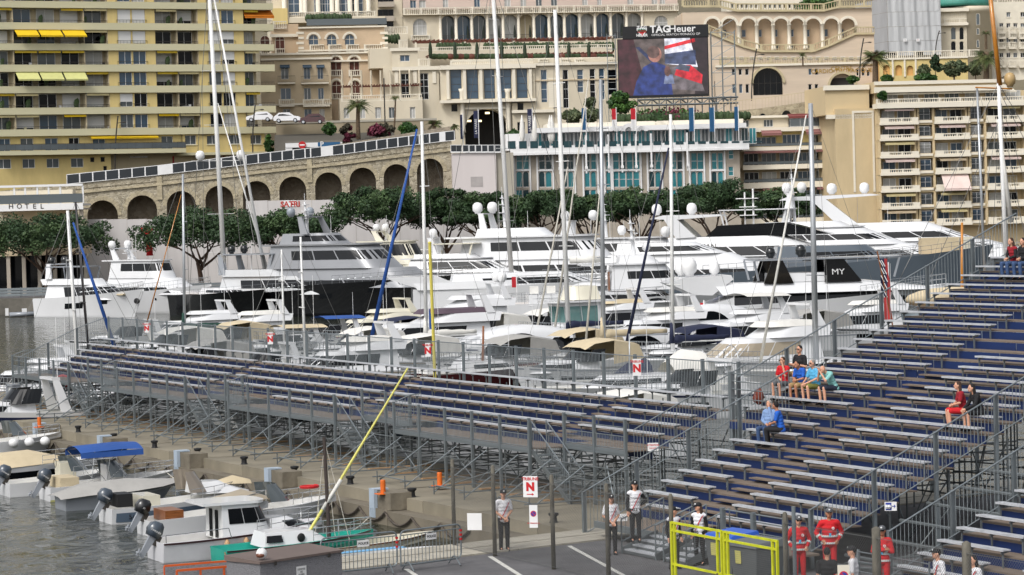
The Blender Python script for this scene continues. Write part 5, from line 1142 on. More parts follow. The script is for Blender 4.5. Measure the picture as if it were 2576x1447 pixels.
# ================================================================= TREES AND PLANTS
NP = np.random.RandomState(5)
def leaf_mesh(clumps, size, mts, rs, flat=.0):
    """many small leaf quads; clumps = (cx,cy,cz,rx,ry,rz,n)"""
    V_ = []; mi = []
    for (cx_, cy_, cz_, rx, ry, rz, n) in clumps:
        d = rs.normal(size=(n, 3)); d /= np.linalg.norm(d, axis=1)[:, None]
        r = rs.uniform(.55, 1.05, (n, 1)); c = np.array([cx_, cy_, cz_]) + d * r * np.array([rx, ry, rz])
        a = rs.normal(size=(n, 3)); a[:, 2] *= (1 - flat); a /= np.linalg.norm(a, axis=1)[:, None]
        b = np.cross(a, d + rs.normal(size=(n, 3)) * .5); b /= np.linalg.norm(b, axis=1)[:, None] + 1e-6
        s_ = size * rs.uniform(.6, 1.3, (n, 1)); a = a * s_; b = b * s_ * .6
        V_.append(np.stack([c - a - b, c + a - b * .6, c + a * 1.1 + b, c - a * .8 + b], 1)); mi += [rs.randint(len(mts))] * n
    P_ = np.concatenate(V_).reshape(-1, 3); n = len(P_) // 4
    me = bpy.data.meshes.new('leaves'); me.from_pydata(P_.tolist(), [], np.arange(n * 4).reshape(n, 4).tolist())
    for m_ in mts: me.materials.append(m_)
    me.polygons.foreach_set('material_index', mi); me.update(); return me
PINE = [mat('pine_needles', S(50, 76, 40), .7, var=.3, sc_=.8), mat('pine_needles_light', S(68, 92, 50), .7, var=.3, sc_=.8), mat('pine_needles_deep', S(44, 70, 36), .7, var=.3, sc_=.8)]
BARK = mat('pine_bark', S(96, 76, 62), .95, var=.3, sc_=2, st=(1, 1, .3), bump=.6, bs=6); PBARK = mat('palm_bark', S(110, 92, 72), .95, var=.35, sc_=3, st=(1, 1, 3), bump=.6, bs=8)
def limb(m, p, q, r0, r1, bend=.1, n=4, R=random):
    p = Vector(p); q = Vector(q); o = Vector((R.uniform(-1, 1), R.uniform(-1, 1), R.uniform(-.3, .3))) * (q - p).length * bend; prev = p
    for i in range(1, n + 1):
        t = i / n; c = p.lerp(q, t) + o * math.sin(math.pi * t); m.tube(prev, c, r0 + (r1 - r0) * (i - 1) / n, r0 + (r1 - r0) * t, 7, 0, False); prev = c
def pine_meshes(seed, Rr, H, th):
    rs = np.random.RandomState(seed); R = random.Random(seed); cl = []
    n = 80
    for i in range(n):
        a = rs.uniform(0, 2 * math.pi); r = Rr * math.sqrt(rs.uniform(0, 1)) * .93; e = (r / Rr)
        zt_ = H * (1 - .42 * e ** 3); z = zt_ - rs.uniform(.05, .62) * H * (1 - .3 * e)
        k = rs.uniform(.75, 1.25) * Rr * .2
        cl.append((r * math.cos(a) * rs.uniform(.95, 1.12), r * math.sin(a), z, k, k, k * .66, 210))
    lm = leaf_mesh(cl, .155, PINE, rs, .3)
    m = M(); limb(m, (0, 0, -th), (R.uniform(-.6, .6), 0, -th * .25), .38, .28, .06)
    top = Vector((R.uniform(-.4, .4), 0, -th * .25))
    for i in range(6):
        a = 2 * math.pi * i / 6 + R.uniform(-.3, .3); rr = Rr * R.uniform(.35, .7)
        e = Vector((math.cos(a) * rr, math.sin(a) * rr, H * .35)); limb(m, top + Vector((0, 0, R.uniform(-1, .5))), e, .19, .06, .12, 5, R)
        for k in range(2): b = a + R.uniform(-.7, .7); limb(m, top.lerp(e, .6), Vector((math.cos(b) * Rr * .85, math.sin(b) * Rr * .85, H * .4)), .08, .03, .1, 3, R)
    return lm, m.mesh('trunk', BARK, True)
def pine(x, top, bot, hw, Y, label, seed, tx=None):
    top += 12; bot += 16; k = 7000 / Y; c = atY(x, bot, Y); H = (bot - top) / k; Rr = hw / k * 1.18; th = c.z - .3
    lm, tm = pine_meshes(seed, Rr, H * 1.05, th)
    t_ = thing('pine_tree', label, 'tree', (c.x, Y, c.z), 0, 'umbrella pines along the far quay'); ob('crown', lm, t_); ob('trunk', tm, t_)
for i, a in enumerate([(112, 536, 640, 138, 363, 'broad umbrella pine beside the HOTEL terrace'), (505, 522, 622, 130, 368, 'umbrella pine in front of the low white hoarding'), (736, 521, 615, 96, 370, 'umbrella pine under the red contractor sign'),
        (955, 466, 575, 112, 372, 'large umbrella pine with forked trunk right of the contractor sign'), (1118, 464, 580, 72, 376, 'umbrella pine under the last viaduct arch'), (1216, 474, 588, 76, 370, 'umbrella pine in front of the plain white wall block'),
        (1368, 470, 560, 86, 374, 'umbrella pine before the left end of the teal hotel'), (1478, 484, 560, 62, 378, 'small umbrella pine between two larger ones before the teal hotel'), (1612, 468, 556, 94, 372, 'umbrella pine before the middle of the teal hotel'),
        (1796, 446, 560, 96, 370, 'tallest umbrella pine at the right end of the teal hotel'), (1962, 470, 548, 80, 374, 'umbrella pine before the terraced block with striped awnings')]):
    pine(*a, seed=20 + i)
GRN1 = [mat('broad_leaves', S(70, 108, 40), .6, var=.3, sc_=1.5), mat('broad_leaves_deep', S(48, 84, 34), .6, var=.3, sc_=1.5)]; OLIV = [mat('olive_leaves', S(108, 118, 84), .7, var=.25, sc_=1.5), mat('olive_leaves_deep', S(84, 98, 66), .7, var=.25, sc_=1.5)]
CYPL = [mat('cypress_needles', S(42, 66, 36), .8, var=.3, sc_=1.5)]; BOUG = [mat('bougainvillea', S(110, 36, 60), .7, var=.3, sc_=2), mat('bougainvillea_leaves', S(66, 62, 44), .7, var=.3, sc_=2)]
def bush(name, R_, a, t0, b, hw, Y, mts, label, cat='tree', trunk=True, shape=1., size=.2, n=22, seed=1, grp=None):
    c0 = atY(*R_(a, b), Y); c1 = atY(*R_(a, t0), Y); H = c1.z - c0.z; w = hw / 2.995 * Y / 7000; rs = np.random.RandomState(seed); cl = []
    zb_ = H * .28 if trunk else 0
    for i in range(n):
        t = rs.uniform(0, 1); rr = w * (math.sin(math.pi * (.12 + .80 * t)) if shape == 1. else (1 - t) ** .6) * math.sqrt(rs.uniform(.1, 1)); an = rs.uniform(0, 6.283)
        k = rs.uniform(.7, 1.2) * w * .34; cl.append((rr * math.cos(an), rr * math.sin(an), zb_ + (H - zb_) * (.06 + .86 * t), k, k, k * .8, 90))
    t_ = thing(name, label, cat, (c0.x, Y, c0.z), 0, grp); ob('crown' if trunk else 'leaves', leaf_mesh(cl, size, mts, rs), t_)
    if trunk:
        m = M(); limb(m, (0, 0, -1), (0, 0, H * .5), w * .09, w * .05, .05)
        for i in range(4): limb(m, (0, 0, H * .3), (w * .6 * math.cos(i * 1.7), w * .6 * math.sin(i * 1.7), H * .65), w * .05, w * .02, .1)
        mk('trunk', m, BARK, t_, True)
bush('broadleaf_tree', A2, 2108, 695, 900, 98, 425, GRN1, 'round bright green tree left of the screen truss', seed=3, n=34)
bush('olive_tree', A2, 1745, 835, 945, 80, 424, OLIV, 'spreading olive tree left of the blue banner', seed=4)
bush('olive_tree', A2, 1880, 815, 945, 70, 423, OLIV, 'olive tree right of the narrow blue banner', seed=5)
bush('olive_tree', A2, 1880, 738, 830, 46, 428, OLIV, 'small grey-green tree high against the cream hotel wall', seed=6)
bush('olive_tree', A3, 1825, 492, 602, 48, 455, OLIV, 'small round olive tree left of the cypress on the palm terrace', seed=7)
bush('olive_tree', A3, 2045, 462, 600, 90, 455, OLIV, 'wide olive tree right of the cypress on the palm terrace', seed=8)
bush('olive_tree', A3, 2212, 462, 600, 62, 455, OLIV, 'olive tree beside the right palm', seed=9)
bush('cypress', A3, 1906, 415, 585, 50, 456, CYPL, 'dark cone-shaped cypress on the palm terrace', shape=2, seed=10)
bush('shrub', A2, 50, 935, 1092, 60, 414, BOUG, 'dark red bougainvillea left of the palm by the ramp', 'shrub', False, seed=11)
bush('shrub', A2, 300, 945, 1020, 95, 414, BOUG, 'dark red bougainvillea right of the palm by the ramp', 'shrub', False, seed=12)
bush('shrub', A2, 500, 935, 1020, 70, 413, GRN1, 'green shrub at the top of the viaduct ramp', 'shrub', False, seed=13)
bush('shrub', A2, 1300, 985, 1040, 60, 415, GRN1, 'low yellow-green shrub beside the driveway', 'shrub', False, seed=14)
bush('shrub', A1, 2480, 930, 1010, 50, 412, GRN1, 'dark shrub on the rubble wall near the villa', 'shrub', False, seed=15)
bush('shrub', A2, 2430, 865, 910, 240, 412, GRN1 + BOUG[:1], 'long low planting under the screen truss', 'shrub', False, seed=16, n=30)
bush('shrub', A3, 1505, 690, 750, 32, 399, GRN1, 'dark bush on the top terrace of the sand coloured house', 'shrub', False, seed=17)
bush('shrub', A3, 1050, 680, 722, 60, 421, GRN1, 'green hedge on the stone ramp', 'shrub', False, seed=18)
bush('shrub', A3, 1540, 575, 612, 45, 430, GRN1, 'small shrub at the foot of the big palm', 'shrub', False, seed=19)
bush('shrub', A3, 1280, 580, 615, 40, 430, GRN1, 'low hedge left of the big palm', 'shrub', False, seed=23)
bush('shrub', A3, 1830, 575, 605, 80, 430, GRN1, 'low hedge right of the big palm', 'shrub', False, seed=24)
bush('shrub', A1, 2030, 1010, 1150, 40, 420, GRN1, 'dark shrub at the right corner of the yellow block', 'shrub', False, seed=25)
bush('shrub', A3, 1000, 18, 60, 160, 500, GRN1, 'green planting on the roof above the arches', 'shrub', False, seed=26, n=30)
PLM = [mat('palm_fronds', S(74, 92, 44), .6, var=.25, sc_=1.5), mat('palm_fronds_pale', S(104, 112, 62), .6, var=.25, sc_=1.5)]
def palm(R_, a, top, crown, base, spread, Y, label, seed, lean=0., nf=34, thick=.35):
    R = random.Random(seed); c0 = atY(*R_(a, base), Y); cc = atY(*R_(a + lean, crown), Y); ct = atY(*R_(a + lean, top), Y); w = spread / 2.995 * Y / 7000
    t_ = thing('palm_tree', label, 'tree', c0, 0); d = cc - c0; m = M(); limb(m, (0, 0, -1), d, thick, thick * .8, .02, 6, R); m.ball(d, thick * 1.5, thick * 1.5, thick * 1.6, 8, 6); mk('trunk', m, PBARK, t_, True)
    m = M(); up_ = ct.z - cc.z
    for i in range(nf):
        an = R.uniform(0, 6.283); el = R.uniform(-.35, 1.25); L = w * R.uniform(1.15, 1.5); pr = None; n = 9; mi = R.randint(0, 1)
        h = Vector((math.cos(an), math.sin(an), 0))
        for k in range(n + 1):
            t = k / n; p = d + h * (L * t * math.cos(el * .75)) + Vector((0, 0, L * (math.sin(el) * t * .9 - .55 * t * t)))
            if pr is not None:
                m.tube(pr, p, .05 * (1.1 - t), None, 3, mi, False); sd = h.cross(Vector((0, 0, 1))); ll = L * .26 * math.sin(math.pi * min(.97, t * .9 + .12))
                for s_ in (-1, 1):
                    for q in (0, .5):
                        b = pr.lerp(p, q); tip = b + sd * (s_ * ll) + h * ll * .45 - Vector((0, 0, ll * .35)); ww = (p - pr) * .3; m.quad(b, b + ww, tip + ww * .3, tip, mi)
            pr = p
    mk('crown', m, PLM, t_)
palm(A2, 128, 705, 790, 1000, 92, 416, 'tall palm above the bougainvillea by the viaduct ramp', 1, 0, 40)
palm(A2, 392, 690, 735, 950, 36, 415, 'thin leaning young palm right of the tall palm', 2, 14, 22, .14)
palm(A2, 700, 872, 935, 992, 66, 418, 'bushy low palm left of the hotel driveway', 3, 0, 30, .3)
palm(A2, 850, 915, 950, 1000, 44, 418, 'small palm bush beside the driveway column', 4, 0, 26, .2)
palm(A3, 1450, 318, 430, 600, 112, 432, 'big date palm on the terrace before the sheeted building', 5, 0, 46, .5)
palm(A3, 2285, 330, 425, 590, 110, 440, 'big date palm at the right below the cream apartment house', 6, 0, 46, .5)
palm(A3, 2285, 210, 245, 330, 34, 500, 'small palm top behind the right date palm', 7, 0, 24, .25)
palm(A3, 905, 395, 412, 452, 34, 466, 'small potted palm on the terrace of the thermal centre', 8, 0, 22, .15)
# ================================================================= STREET LAMPS AND CARS ON THE HILL
def lamp(R_, a, b, top, Y, label, bend=.1, heads=1):
    p = atY(*R_(a, b), Y); q = atY(*R_(a, top), Y); h = q.z - p.z; t_ = thing('street_lamp', label, 'lamp', p, 0)
    pts = [Vector((h * bend * (t / 8) ** 2, 0, h * t / 8)) for t in range(9)]; mk('pole', M().path(pts, .11, 6), IRON, t_)
    for k in range(heads): e = pts[-2 - k]; m = M(); m.path([e, e + Vector((.9, 0, .15))], .05); m.ball(e + Vector((1.1, 0, .12)), .35, .15, .1, 8, 5); mk('lamp_head', m, IRON, t_)
lamp(A1, 868, 1310, 875, 418, 'dark curved street lamp in front of the yellow block shop', .08); lamp(A1, 1905, 1150, 790, 416, 'dark curved street lamp at the right corner of the yellow block', .08)
lamp(A3, 520, 760, 370, 428, 'curved street lamp left of the big glass arch', .12); lamp(A3, 1335, 590, 290, 440, 'curved street lamp beside the big date palm', .12); lamp(A3, 1905, 420, 232, 520, 'curved street lamp before the sheeted building', .18); lamp(A2, 330, 950, 590, 420, 'tall thin lamp post at the villa corner', .0, 0)
CARW = mat('white_car_paint', S(232, 232, 234), .25, var=.03, coat=.5); CARD = mat('dark_car_paint', S(70, 30, 34), .25, var=.03, coat=.5); TYRE = mat('tyre', S(26, 26, 28), .8, var=.1)
def car(R_, a, b, Y, rz, mt, label):
    p = atY(*R_(a, b), Y); t_ = thing('parked_car', label, 'car', p, rz)
    prof = [(-2.0, .3), (-2.05, .75), (-1.85, 1.0), (-1.2, 1.5), (.4, 1.52), (1.05, 1.02), (1.9, .85), (2.05, .6), (2.0, .3)]
    m = M(); n = len(prof); rings = []
    for y, k in ((-.84, .0), (-.8, 1), (.8, 1), (.84, 0)):
        rings.append([(x * (.985 if not k else 1), y * (1 - .12 * max(0, (z - .95) / .6)), z * (1 if k else .98)) for x, z in prof])
    m.loft(rings); o = mk('body', m, mt, t_); smooth_by_angle(o, 35)
    for y in (-.78, .78):
        s_ = 1 if y > 0 else -1; yw = y + s_ * .045
        mk('side_window', M().add([(-1.35, yw - s_ * .005, 1.04), (.72, yw - s_ * .005, 1.04), (.32, yw - s_ * .085, 1.43), (-1.05, yw - s_ * .085, 1.43)], [(0, 1, 2, 3)]), GLASS, t_)
        for x in (-1.25, 1.25):
            w_ = ob('wheel', None, t_, (x, y, .32)); mk('tyre', M().tube((0, -.1, 0), (0, .1, 0), .32, None, 14), TYRE, w_); mk('rim', M().tube((0, s_ * .1, 0), (0, s_ * .11, 0), .2, None, 10), ALU, w_)
    mk('windscreen', M().quad((1.0, -.66, 1.065), (1.0, .66, 1.065), (.47, .6, 1.49), (.47, -.6, 1.49)), GLASS, t_)
    for y in (-.6, .6): mk('headlight', M().ball((1.95, y, .72), .08, .16, .08, 8, 5), WHITE, t_)
car(A1, 2165, 925, 421.5, .0, CARW, 'white hatchback parked on the rubble wall before the villa'); car(A1, 2350, 935, 421.5, math.pi, CARD, 'dark red car parked beside the white hatchback'); car(A1, 1958, 918, 426, math.pi, CARW, 'white car nose behind the yellow block corner')
# ================================================================= BOATS
DOMEW = mat('white_dome', S(240, 240, 240), .3, var=.02); DOMEB = mat('black_dome', S(18, 22, 24), .15, var=.02, coat=.4); DOMEG = mat('grey_dome', S(150, 158, 166), .3, var=.02)
PURP = mat('purple_canvas', S(92, 76, 88), .85, var=.15, bump=.3, bs=3); MAHO = mat('maroon_hull', S(70, 26, 30), .25, var=.15, sc_=.5); GLTEAL = mat('pilothouse_glass', S(110, 150, 148), .06, var=.2, sc_=.5, spec=.9); TAUPE = mat('taupe_panel', S(172, 160, 140), .5, var=.08)
class Hull:
    def __init__(s, L, B, Hs, Hb, rake=None, full=.5, fl=.30): s.L, s.B, s.Hs, s.Hb, s.full, s.fl = L, B, Hs, Hb, full, fl; s.rake = L * .10 if rake is None else rake
    def b(s, t): return s.B / 2 * ((.88 + .12 * math.sin(math.pi * min(t / s.full, 1) / 2)) if t < s.full else max(.012, 1 - ((t - s.full) / (1 - s.full)) ** 2.4))
    def zd(s, t): return s.Hs + (s.Hb - s.Hs) * t ** 1.7
    def pt(s, t, v, side=1, off=0.):
        xd = -s.L / 2 + s.L * t; xw = -s.L / 2 + (s.L - s.rake) * t; b = s.b(t); bw = b * (.90 - s.fl * t * t)
        e = v ** 1.25; y = bw + (b - bw) * e; return Vector((xw + (xd - xw) * v, side * (y + off), s.zd(t) * v))
    def mesh(s, par, mt, deck, boot=None, bul=.28, n=22):
        m = M(); vs = (-.12, .0, .12, .4, .7, 1.); rings = []
        for i in range(n + 1):
            t = i / n; P_ = [s.pt(t, v) if v >= 0 else Vector((s.pt(t, 0).x, s.pt(t, 0).y * .8, -.5)) for v in vs]
            rings.append([tuple(p) for p in P_[::-1]] + [(p.x, -p.y, p.z) for p in P_])
        m.loft(rings, 0, False, False); o = len(rings[0]); m.f.append(list(range(o))); m.m.append(0)
        if boot is not None:
            nv = len(vs)
            for i in range(n):
                for j in (nv - 3, nv - 2, nv, nv + 1): m.m[i * (o - 1) + j] = 1
        h = smooth_by_angle(mk('hull', m, [mt, boot or mt], par), 50)
        d = M(); pr = None
        for i in range(n + 1):
            t = i / n; p = s.pt(t, 1); y = max(.01, p.y - .12); c = [(p.x, p.y, p.z), (p.x, y, p.z), (p.x, y, p.z - bul), (p.x, -y, p.z - bul), (p.x, -y, p.z), (p.x, -p.y, p.z)]
            if pr:
                for k in range(5): d.quad(pr[k], c[k], c[k + 1], pr[k + 1], 1 if k == 2 else 0)
            pr = c
        mk('deck', d, [mt if boot is None else GEL, deck], par); return h
    def patch(s, par, name, t0, t1, v0, v1, mt, side=1, n=6, off=.02):
        m = M()
        for i in range(n):
            a, b = t0 + (t1 - t0) * i / n, t0 + (t1 - t0) * (i + 1) / n; q = [s.pt(a, v0, side, off), s.pt(b, v0, side, off), s.pt(b, v1, side, off), s.pt(a, v1, side, off)]
            m.quad(*(q if side < 0 else q[::-1]))
        return mk(name, m, mt, par)
    def rail(s, par, t0, t1, h=.9, mt=None, r=.022, n=16, inset=.1):
        m = M()
        for sd in (1, -1):
            pts = [s.pt(t0 + (t1 - t0) * i / n, 1, sd, -inset) for i in range(n + 1)]
            for hh in (h, h * .5): m.path([p + Vector((0, 0, hh)) for p in pts], r, 4)
            for p in pts: m.tube(p, p + Vector((0, 0, h)), r, None, 4, 0, False)
        return mk('guard_rail', m, mt or CHROME, par)
def outline(x0, x1, w, nose, n=8):
    P_ = [(x0, w), (x0 + (x1 - nose - x0) * .5, w)]
    for i in range(n + 1): a = math.pi / 2 * i / n; P_.append((x1 - nose + nose * math.sin(a), w * max(0, math.cos(a)) ** .75))
    return P_ + [(x, -y) for x, y in P_[-2::-1]]
class Tier:
    def __init__(s, x0, x1, z0, z1, w, fr=1., ar=0., tp=.86, nose=None): s.a = (x0, x1, z0, z1, w, fr, ar, tp); s.nose = w * .9 if nose is None else nose
    def ring(s, f, off=0.):
        x0, x1, z0, z1, w, fr, ar, tp = s.a; ww = w * (1 - (1 - tp) * f) + off; return [(x, y, z0 + (z1 - z0) * f) for x, y in outline(x0 + ar * f - off, x1 - fr * f + off, ww, s.nose)]
    def build(s, par, mt, name='deckhouse'):
        m = M(); m.loft([s.ring(f) for f in (0, .35, .7, .92, 1.)]); smooth_by_angle(mk(name, m, mt, par), 35); return s
    def band(s, par, f0, f1, n=6, mt=None, s0=.12, s1=.88, gap=.03, name='window', off=.018):
        A, B = s.ring(f0, off), s.ring(f1, off)
        def cum(R_):
            d = [0.]
            for p, q in zip(R_, R_[1:]): d.append(d[-1] + (Vector(q) - Vector(p)).length)
            return [v / d[-1] for v in d]
        ca, cb = cum(A), cum(B)
        def at(R_, c, t):
            for i in range(len(c) - 1):
                if t <= c[i + 1] + 1e-9: k = (t - c[i]) / max(1e-9, c[i + 1] - c[i]); return Vector(R_[i]).lerp(Vector(R_[i + 1]), k)
            return Vector(R_[-1])
        for i in range(n):
            a = s0 + (s1 - s0) * (i + gap * .5 * n * .2) / n; b = s0 + (s1 - s0) * (i + 1 - gap * .5 * n * .2) / n; m = M(); K = 4
            for k in range(K):
                t0, t1 = a + (b - a) * k / K, a + (b - a) * (k + 1) / K; m.quad(at(A, ca, t0), at(B, cb, t0), at(B, cb, t1), at(A, ca, t1))
            mk(name, m, mt or GLASS, par)
        return s
    def roof(s, par, over=.3, th=.14, aft=.0, fore=.0, mt=None, name='roof'):
        x0, x1, z0, z1, w, fr, ar, tp = s.a; o = outline(x0 + ar - over - aft, x1 - fr + over + fore, w * tp + over * .8, s.nose); m = M(); m.slab(o[::-1], z1 + .004, z1 + th); mk(name, m, mt or GEL, par); return s
def dome(par, x, y, z, r=.45, h=.9, mt=None):
    return mk('satellite_dome', M().lathe([(r * .55, 0), (r * .6, h * .12), (r * .95, h * .25), (r, h * .55), (r * .9, h * .78), (r * .6, h * .94), (r * .15, h)], (x, y, z), 12), mt or DOMEW, par, True)
def arch(par, x, w, z0, z1, mt, rake=-1., th=.5, wide=.12):
    m = M()
    for s_ in (1, -1): m.loft([[(x - th, s_ * w - wide, z0), (x + th, s_ * w - wide, z0), (x + th, s_ * w + wide, z0), (x - th, s_ * w + wide, z0)], [(x + rake - th * .6, s_ * w * .85 - wide, z1), (x + rake + th * .6, s_ * w * .85 - wide, z1), (x + rake + th * .6, s_ * w * .85 + wide, z1), (x + rake - th * .6, s_ * w * .85 + wide, z1)]])
    m.box(x + rake - th * .75, -w * .85 - wide, z1, x + rake + th * .75, w * .85 + wide, z1 + .14); return mk('radar_arch', m, mt, par)
def pole(par, x, y, z0, z1, r=.05, mt=None, name='antenna', r1=None): return mk(name, M().tube((x, y, z0), (x, y, z1), r, r1 or r * .6, 6), mt or WHITE, par)
def radar_mast(par, x, z0, z1, mt=None):
    m = M(); m.tube((x, 0, z0), (x - .3, 0, z1), .22, .1, 8); 
    for k in (.45, .7, .9): z = z0 + (z1 - z0) * k; m.box(x - .5, -.9 * (1.2 - k), z, x + .1, .9 * (1.2 - k), z + .07)
    m.tube((x - .3, 0, z1), (x - .3, 0, z1 + 1.), .03); m.box(x + .1, -.9, z0 + (z1 - z0) * .6, x + .3, .9, z0 + (z1 - z0) * .6 + .12); return mk('radar_mast', m, mt or GEL, par)
def fenders(par, H, ts, side, mt=None):
    for t in ts: p = H.pt(t, .75, side, .16); mk('fender', M().lathe([(.05, -.55), (.15, -.42), (.16, 0), (.15, .3), (.04, .42)], tuple(p), 8), mt or BLACK, par, True)
def boat(name, label, cat, vx, Y, head, grp=None):
    d = ray(vx, CY); x = d.x * Y / d.y; x = atY(vx, 800, Y).x; return thing(name, label, cat, (x, Y, ZW), math.radians(head), grp)
def motor_yacht(label, vx, Y, head, L, B, Hs, Hb, tiers, hm=GEL, sm=GEL, deck=TEAK, boot=None, hw=(), port=(), domes=(), ar=None, mast=None, hard=None, rails=((.45, .99),), fend=(), grp='yachts moored in the harbour', full=.5, ants=2, seats=True, name='motor_yacht'):
    o = boat(name, label, 'yacht', vx, Y, head, grp); H = Hull(L, B, Hs, Hb, full=full); H.mesh(o, hm, deck, boot)
    for t0, t1, v0, v1 in hw:
        for sd in (1, -1): H.patch(o, 'hull_window', t0, t1, v0, v1, GLASS, sd, 5)
    for t in port:
        for sd in (1, -1): p = H.pt(t, .62, sd, .01); mk('porthole', M().ball(tuple(p), .2, .03, .16, 8, 6), GLASS, o)
    H.rail(o, *rails[0])
    T_ = None
    for k in tiers:
        x0, x1, z0, z1, w, fr, arr, tp = k[:8]; opt = k[8] if len(k) > 8 else {}
        T_ = Tier(x0 * L - L / 2, x1 * L - L / 2, z0, z1, w * B / 2, fr, arr, tp).build(o, opt.get('m', sm))
        if opt.get('w'): f0, f1, n = opt['w']; T_.band(o, f0, f1, n, opt.get('g', GLASS), opt.get('s0', .1), opt.get('s1', .9))
        if opt.get('r'): T_.roof(o, *opt['r'], mt=opt.get('rm', sm))
    if ar: arch(o, ar[0] * L - L / 2, ar[1] * B / 2, ar[2], ar[3], ar[4] if len(ar) > 4 else sm, rake=-ar[5] if len(ar) > 5 else -1.)
    if hard:
        x0, x1, z, w, mt_ = hard; m = M(); ol = outline(x0 * L - L / 2, x1 * L - L / 2, w * B / 2, w * B * .35); m.slab(ol[::-1], z, z + .13); mk('hardtop', m, mt_, o)
        for x in (x0 + .015, x1 - .05):
            for sd in (1, -1): mk('hardtop_post', M().bar((x * L - L / 2, sd * w * B * .4, z - 1.8), (x * L - L / 2 + (.5 if x > x0 + .1 else -.4), sd * w * B * .42, z), .08, .2), mt_, o)
    for dd in domes: dome(o, dd[0] * L - L / 2, dd[1], dd[2], *dd[3:])
    if mast: radar_mast(o, mast[0] * L - L / 2, mast[1], mast[2])
    for i in range(ants): x = T_.a[0] + (T_.a[1] - T_.a[0]) * (.2 + .2 * i); pole(o, x, (-1) ** i * T_.a[4] * .6, T_.a[3], T_.a[3] + 3.2 - i * .6, .03)
    if fend: fenders(o, H, fend, 1); fenders(o, H, fend, -1)
    return o, H
W2 = dict(w=(.28, .82, 7)); 
# --- far row, from the left
y1, H1 = motor_yacht('white motor yacht with two black domes at the far left', 238, 333, -36, 16.5, 4.8, 2.3, 3.3, [(.12, .80, 2.1, 3.9, .86, 2.6, .2, .78, dict(w=(.2, .85, 8), s0=.14, s1=.86)), (.10, .60, 3.9, 4.6, .80, 1.0, -.6, .9)], hw=((.35, .43, .42, .68), (.46, .54, .42, .68), (.70, .76, .55, .75)), ar=(.16, .78, 4.6, 6.3, GEL, .2), hard=(.12, .5, 6.0, .74, GREYG), domes=((.15, 1.1, 6.2, .5, 1.1, DOMEB), (.15, -1.1, 6.2, .5, 1.1, DOMEB)), rails=((.5, .99),))
m = M(); m.box(-3, -2, 0, 3, 2, .02); mk('sun_pad', M().box(3.2, -1.5, 2.62, 6.2, 1.5, 2.78), CANVB, y1)
mk('anchor_pocket', M().ball((7.6, -.62, 1.9), .5, .12, .35, 8, 6), BLACK, y1)
motor_yacht('white motor yacht with two white domes behind the black-domed one', 402, 341, -40, 18.5, 5.2, 2.4, 3.5, [(.10, .86, 2.3, 4.3, .9, 3.4, .2, .74, dict(w=(.1, .45, 4), s0=.06, s1=.94)), (.12, .62, 4.3, 6.4, .72, 1.0, .3, .85, dict(w=(.42, .86, 7), r=(.3, .16, 1.2)))], ar=(.18, .55, 6.5, 7.9), domes=((.13, 1.3, 7.95, .48, 1.0), (.13, -1.3, 7.95, .48, 1.0)), port=(.62, .75), mast=(.22, 6.6, 8.2))
y4, _ = motor_yacht('flybridge yacht with black hull and grey upper works', 728, 319, -32, 21, 5.4, 2.6, 3.5, [(.10, .84, 2.5, 4.6, .88, 3.6, .3, .75, dict(w=(.35, .8, 7))), (.12, .56, 4.6, 5.4, .78, 1.4, -.4, .88)], hm=BLACKG, sm=mat('pearl_grey_gelcoat', S(196, 198, 200), .25, var=.05, coat=.3), hard=(.12, .48, 7.1, .72, GREYG), domes=((.16, 1.2, 7.25, .45, .95, DOMEB), (.16, -1.2, 7.25, .45, .95, DOMEB)), ar=(.12, .72, 4.8, 7.0, GREYG, .4))
SILV = mat('silver_paint', S(150, 152, 156), .3, .2, var=.05, sc_=.3, coat=.3)
motor_yacht('large silver explorer yacht with black hull and stacked decks', 912, 315, -33, 31, 7.2, 3.4, 4.6, [(.10, .82, 3.2, 5.4, .92, 3., .3, .82, dict(m=SILV, w=(.15, .4, 5))), (.14, .66, 5.4, 8.0, .84, 3.0, .3, .84, dict(m=SILV, w=(.38, .78, 8), r=(.4, .18, .8), rm=SILV)), (.18, .44, 8.1, 9.4, .62, 1.6, .3, .8, dict(m=SILV, w=(.3, .8, 5)))], hm=BLACKG, sm=SILV, ar=(.30, .62, 9.3, 11.2, SILV, .8), domes=((.22, 2.2, 11.3, .5, 1.1, DOMEG), (.24, -2.2, 11.3, .5, 1.1, DOMEG)), mast=(.26, 9.4, 13.0), hw=((.3, .36, .55, .7), (.4, .46, .55, .7), (.62, .66, .68, .78)), ants=3)
motor_yacht('cream pilothouse yacht half hidden right of the silver explorer', 1052, 333, -30, 19, 5.4, 3.0, 4.0, [(.14, .82, 2.9, 5.3, .9, 2.2, .2, .8, dict(w=(.3, .75, 6))), (.16, .56, 5.3, 8.0, .78, 1.6, .1, .84, dict(w=(.4, .9, 5), r=(.3, .15, .6)))], sm=CREAMG, ar=(.28, .5, 8.0, 9.2), domes=((.24, 1.0, 9.3, .42, .9), (.24, -1.0, 9.3, .42, .9)))
motor_yacht('sleek white yacht with black side glass and one dome', 1232, 326, -18, 22.5, 5.6, 2.6, 3.4, [(.06, .86, 2.5, 4.3, .9, 4.2, .3, .72, dict(w=(.2, .72, 8))), (.08, .66, 4.3, 5.9, .8, 3.4, .4, .75, dict(w=(.25, .8, 7), r=(.35, .14, .8))), (.12, .46, 6.0, 6.5, .7, .8, 0, .9)], domes=((.20, .0, 8.4, .5, 1.1),), ar=(.22, .5, 6.5, 8.3, GEL, .4), hard=(.22, .46, 7.6, .55, CREAMG), fend=(.5, .6, .7))
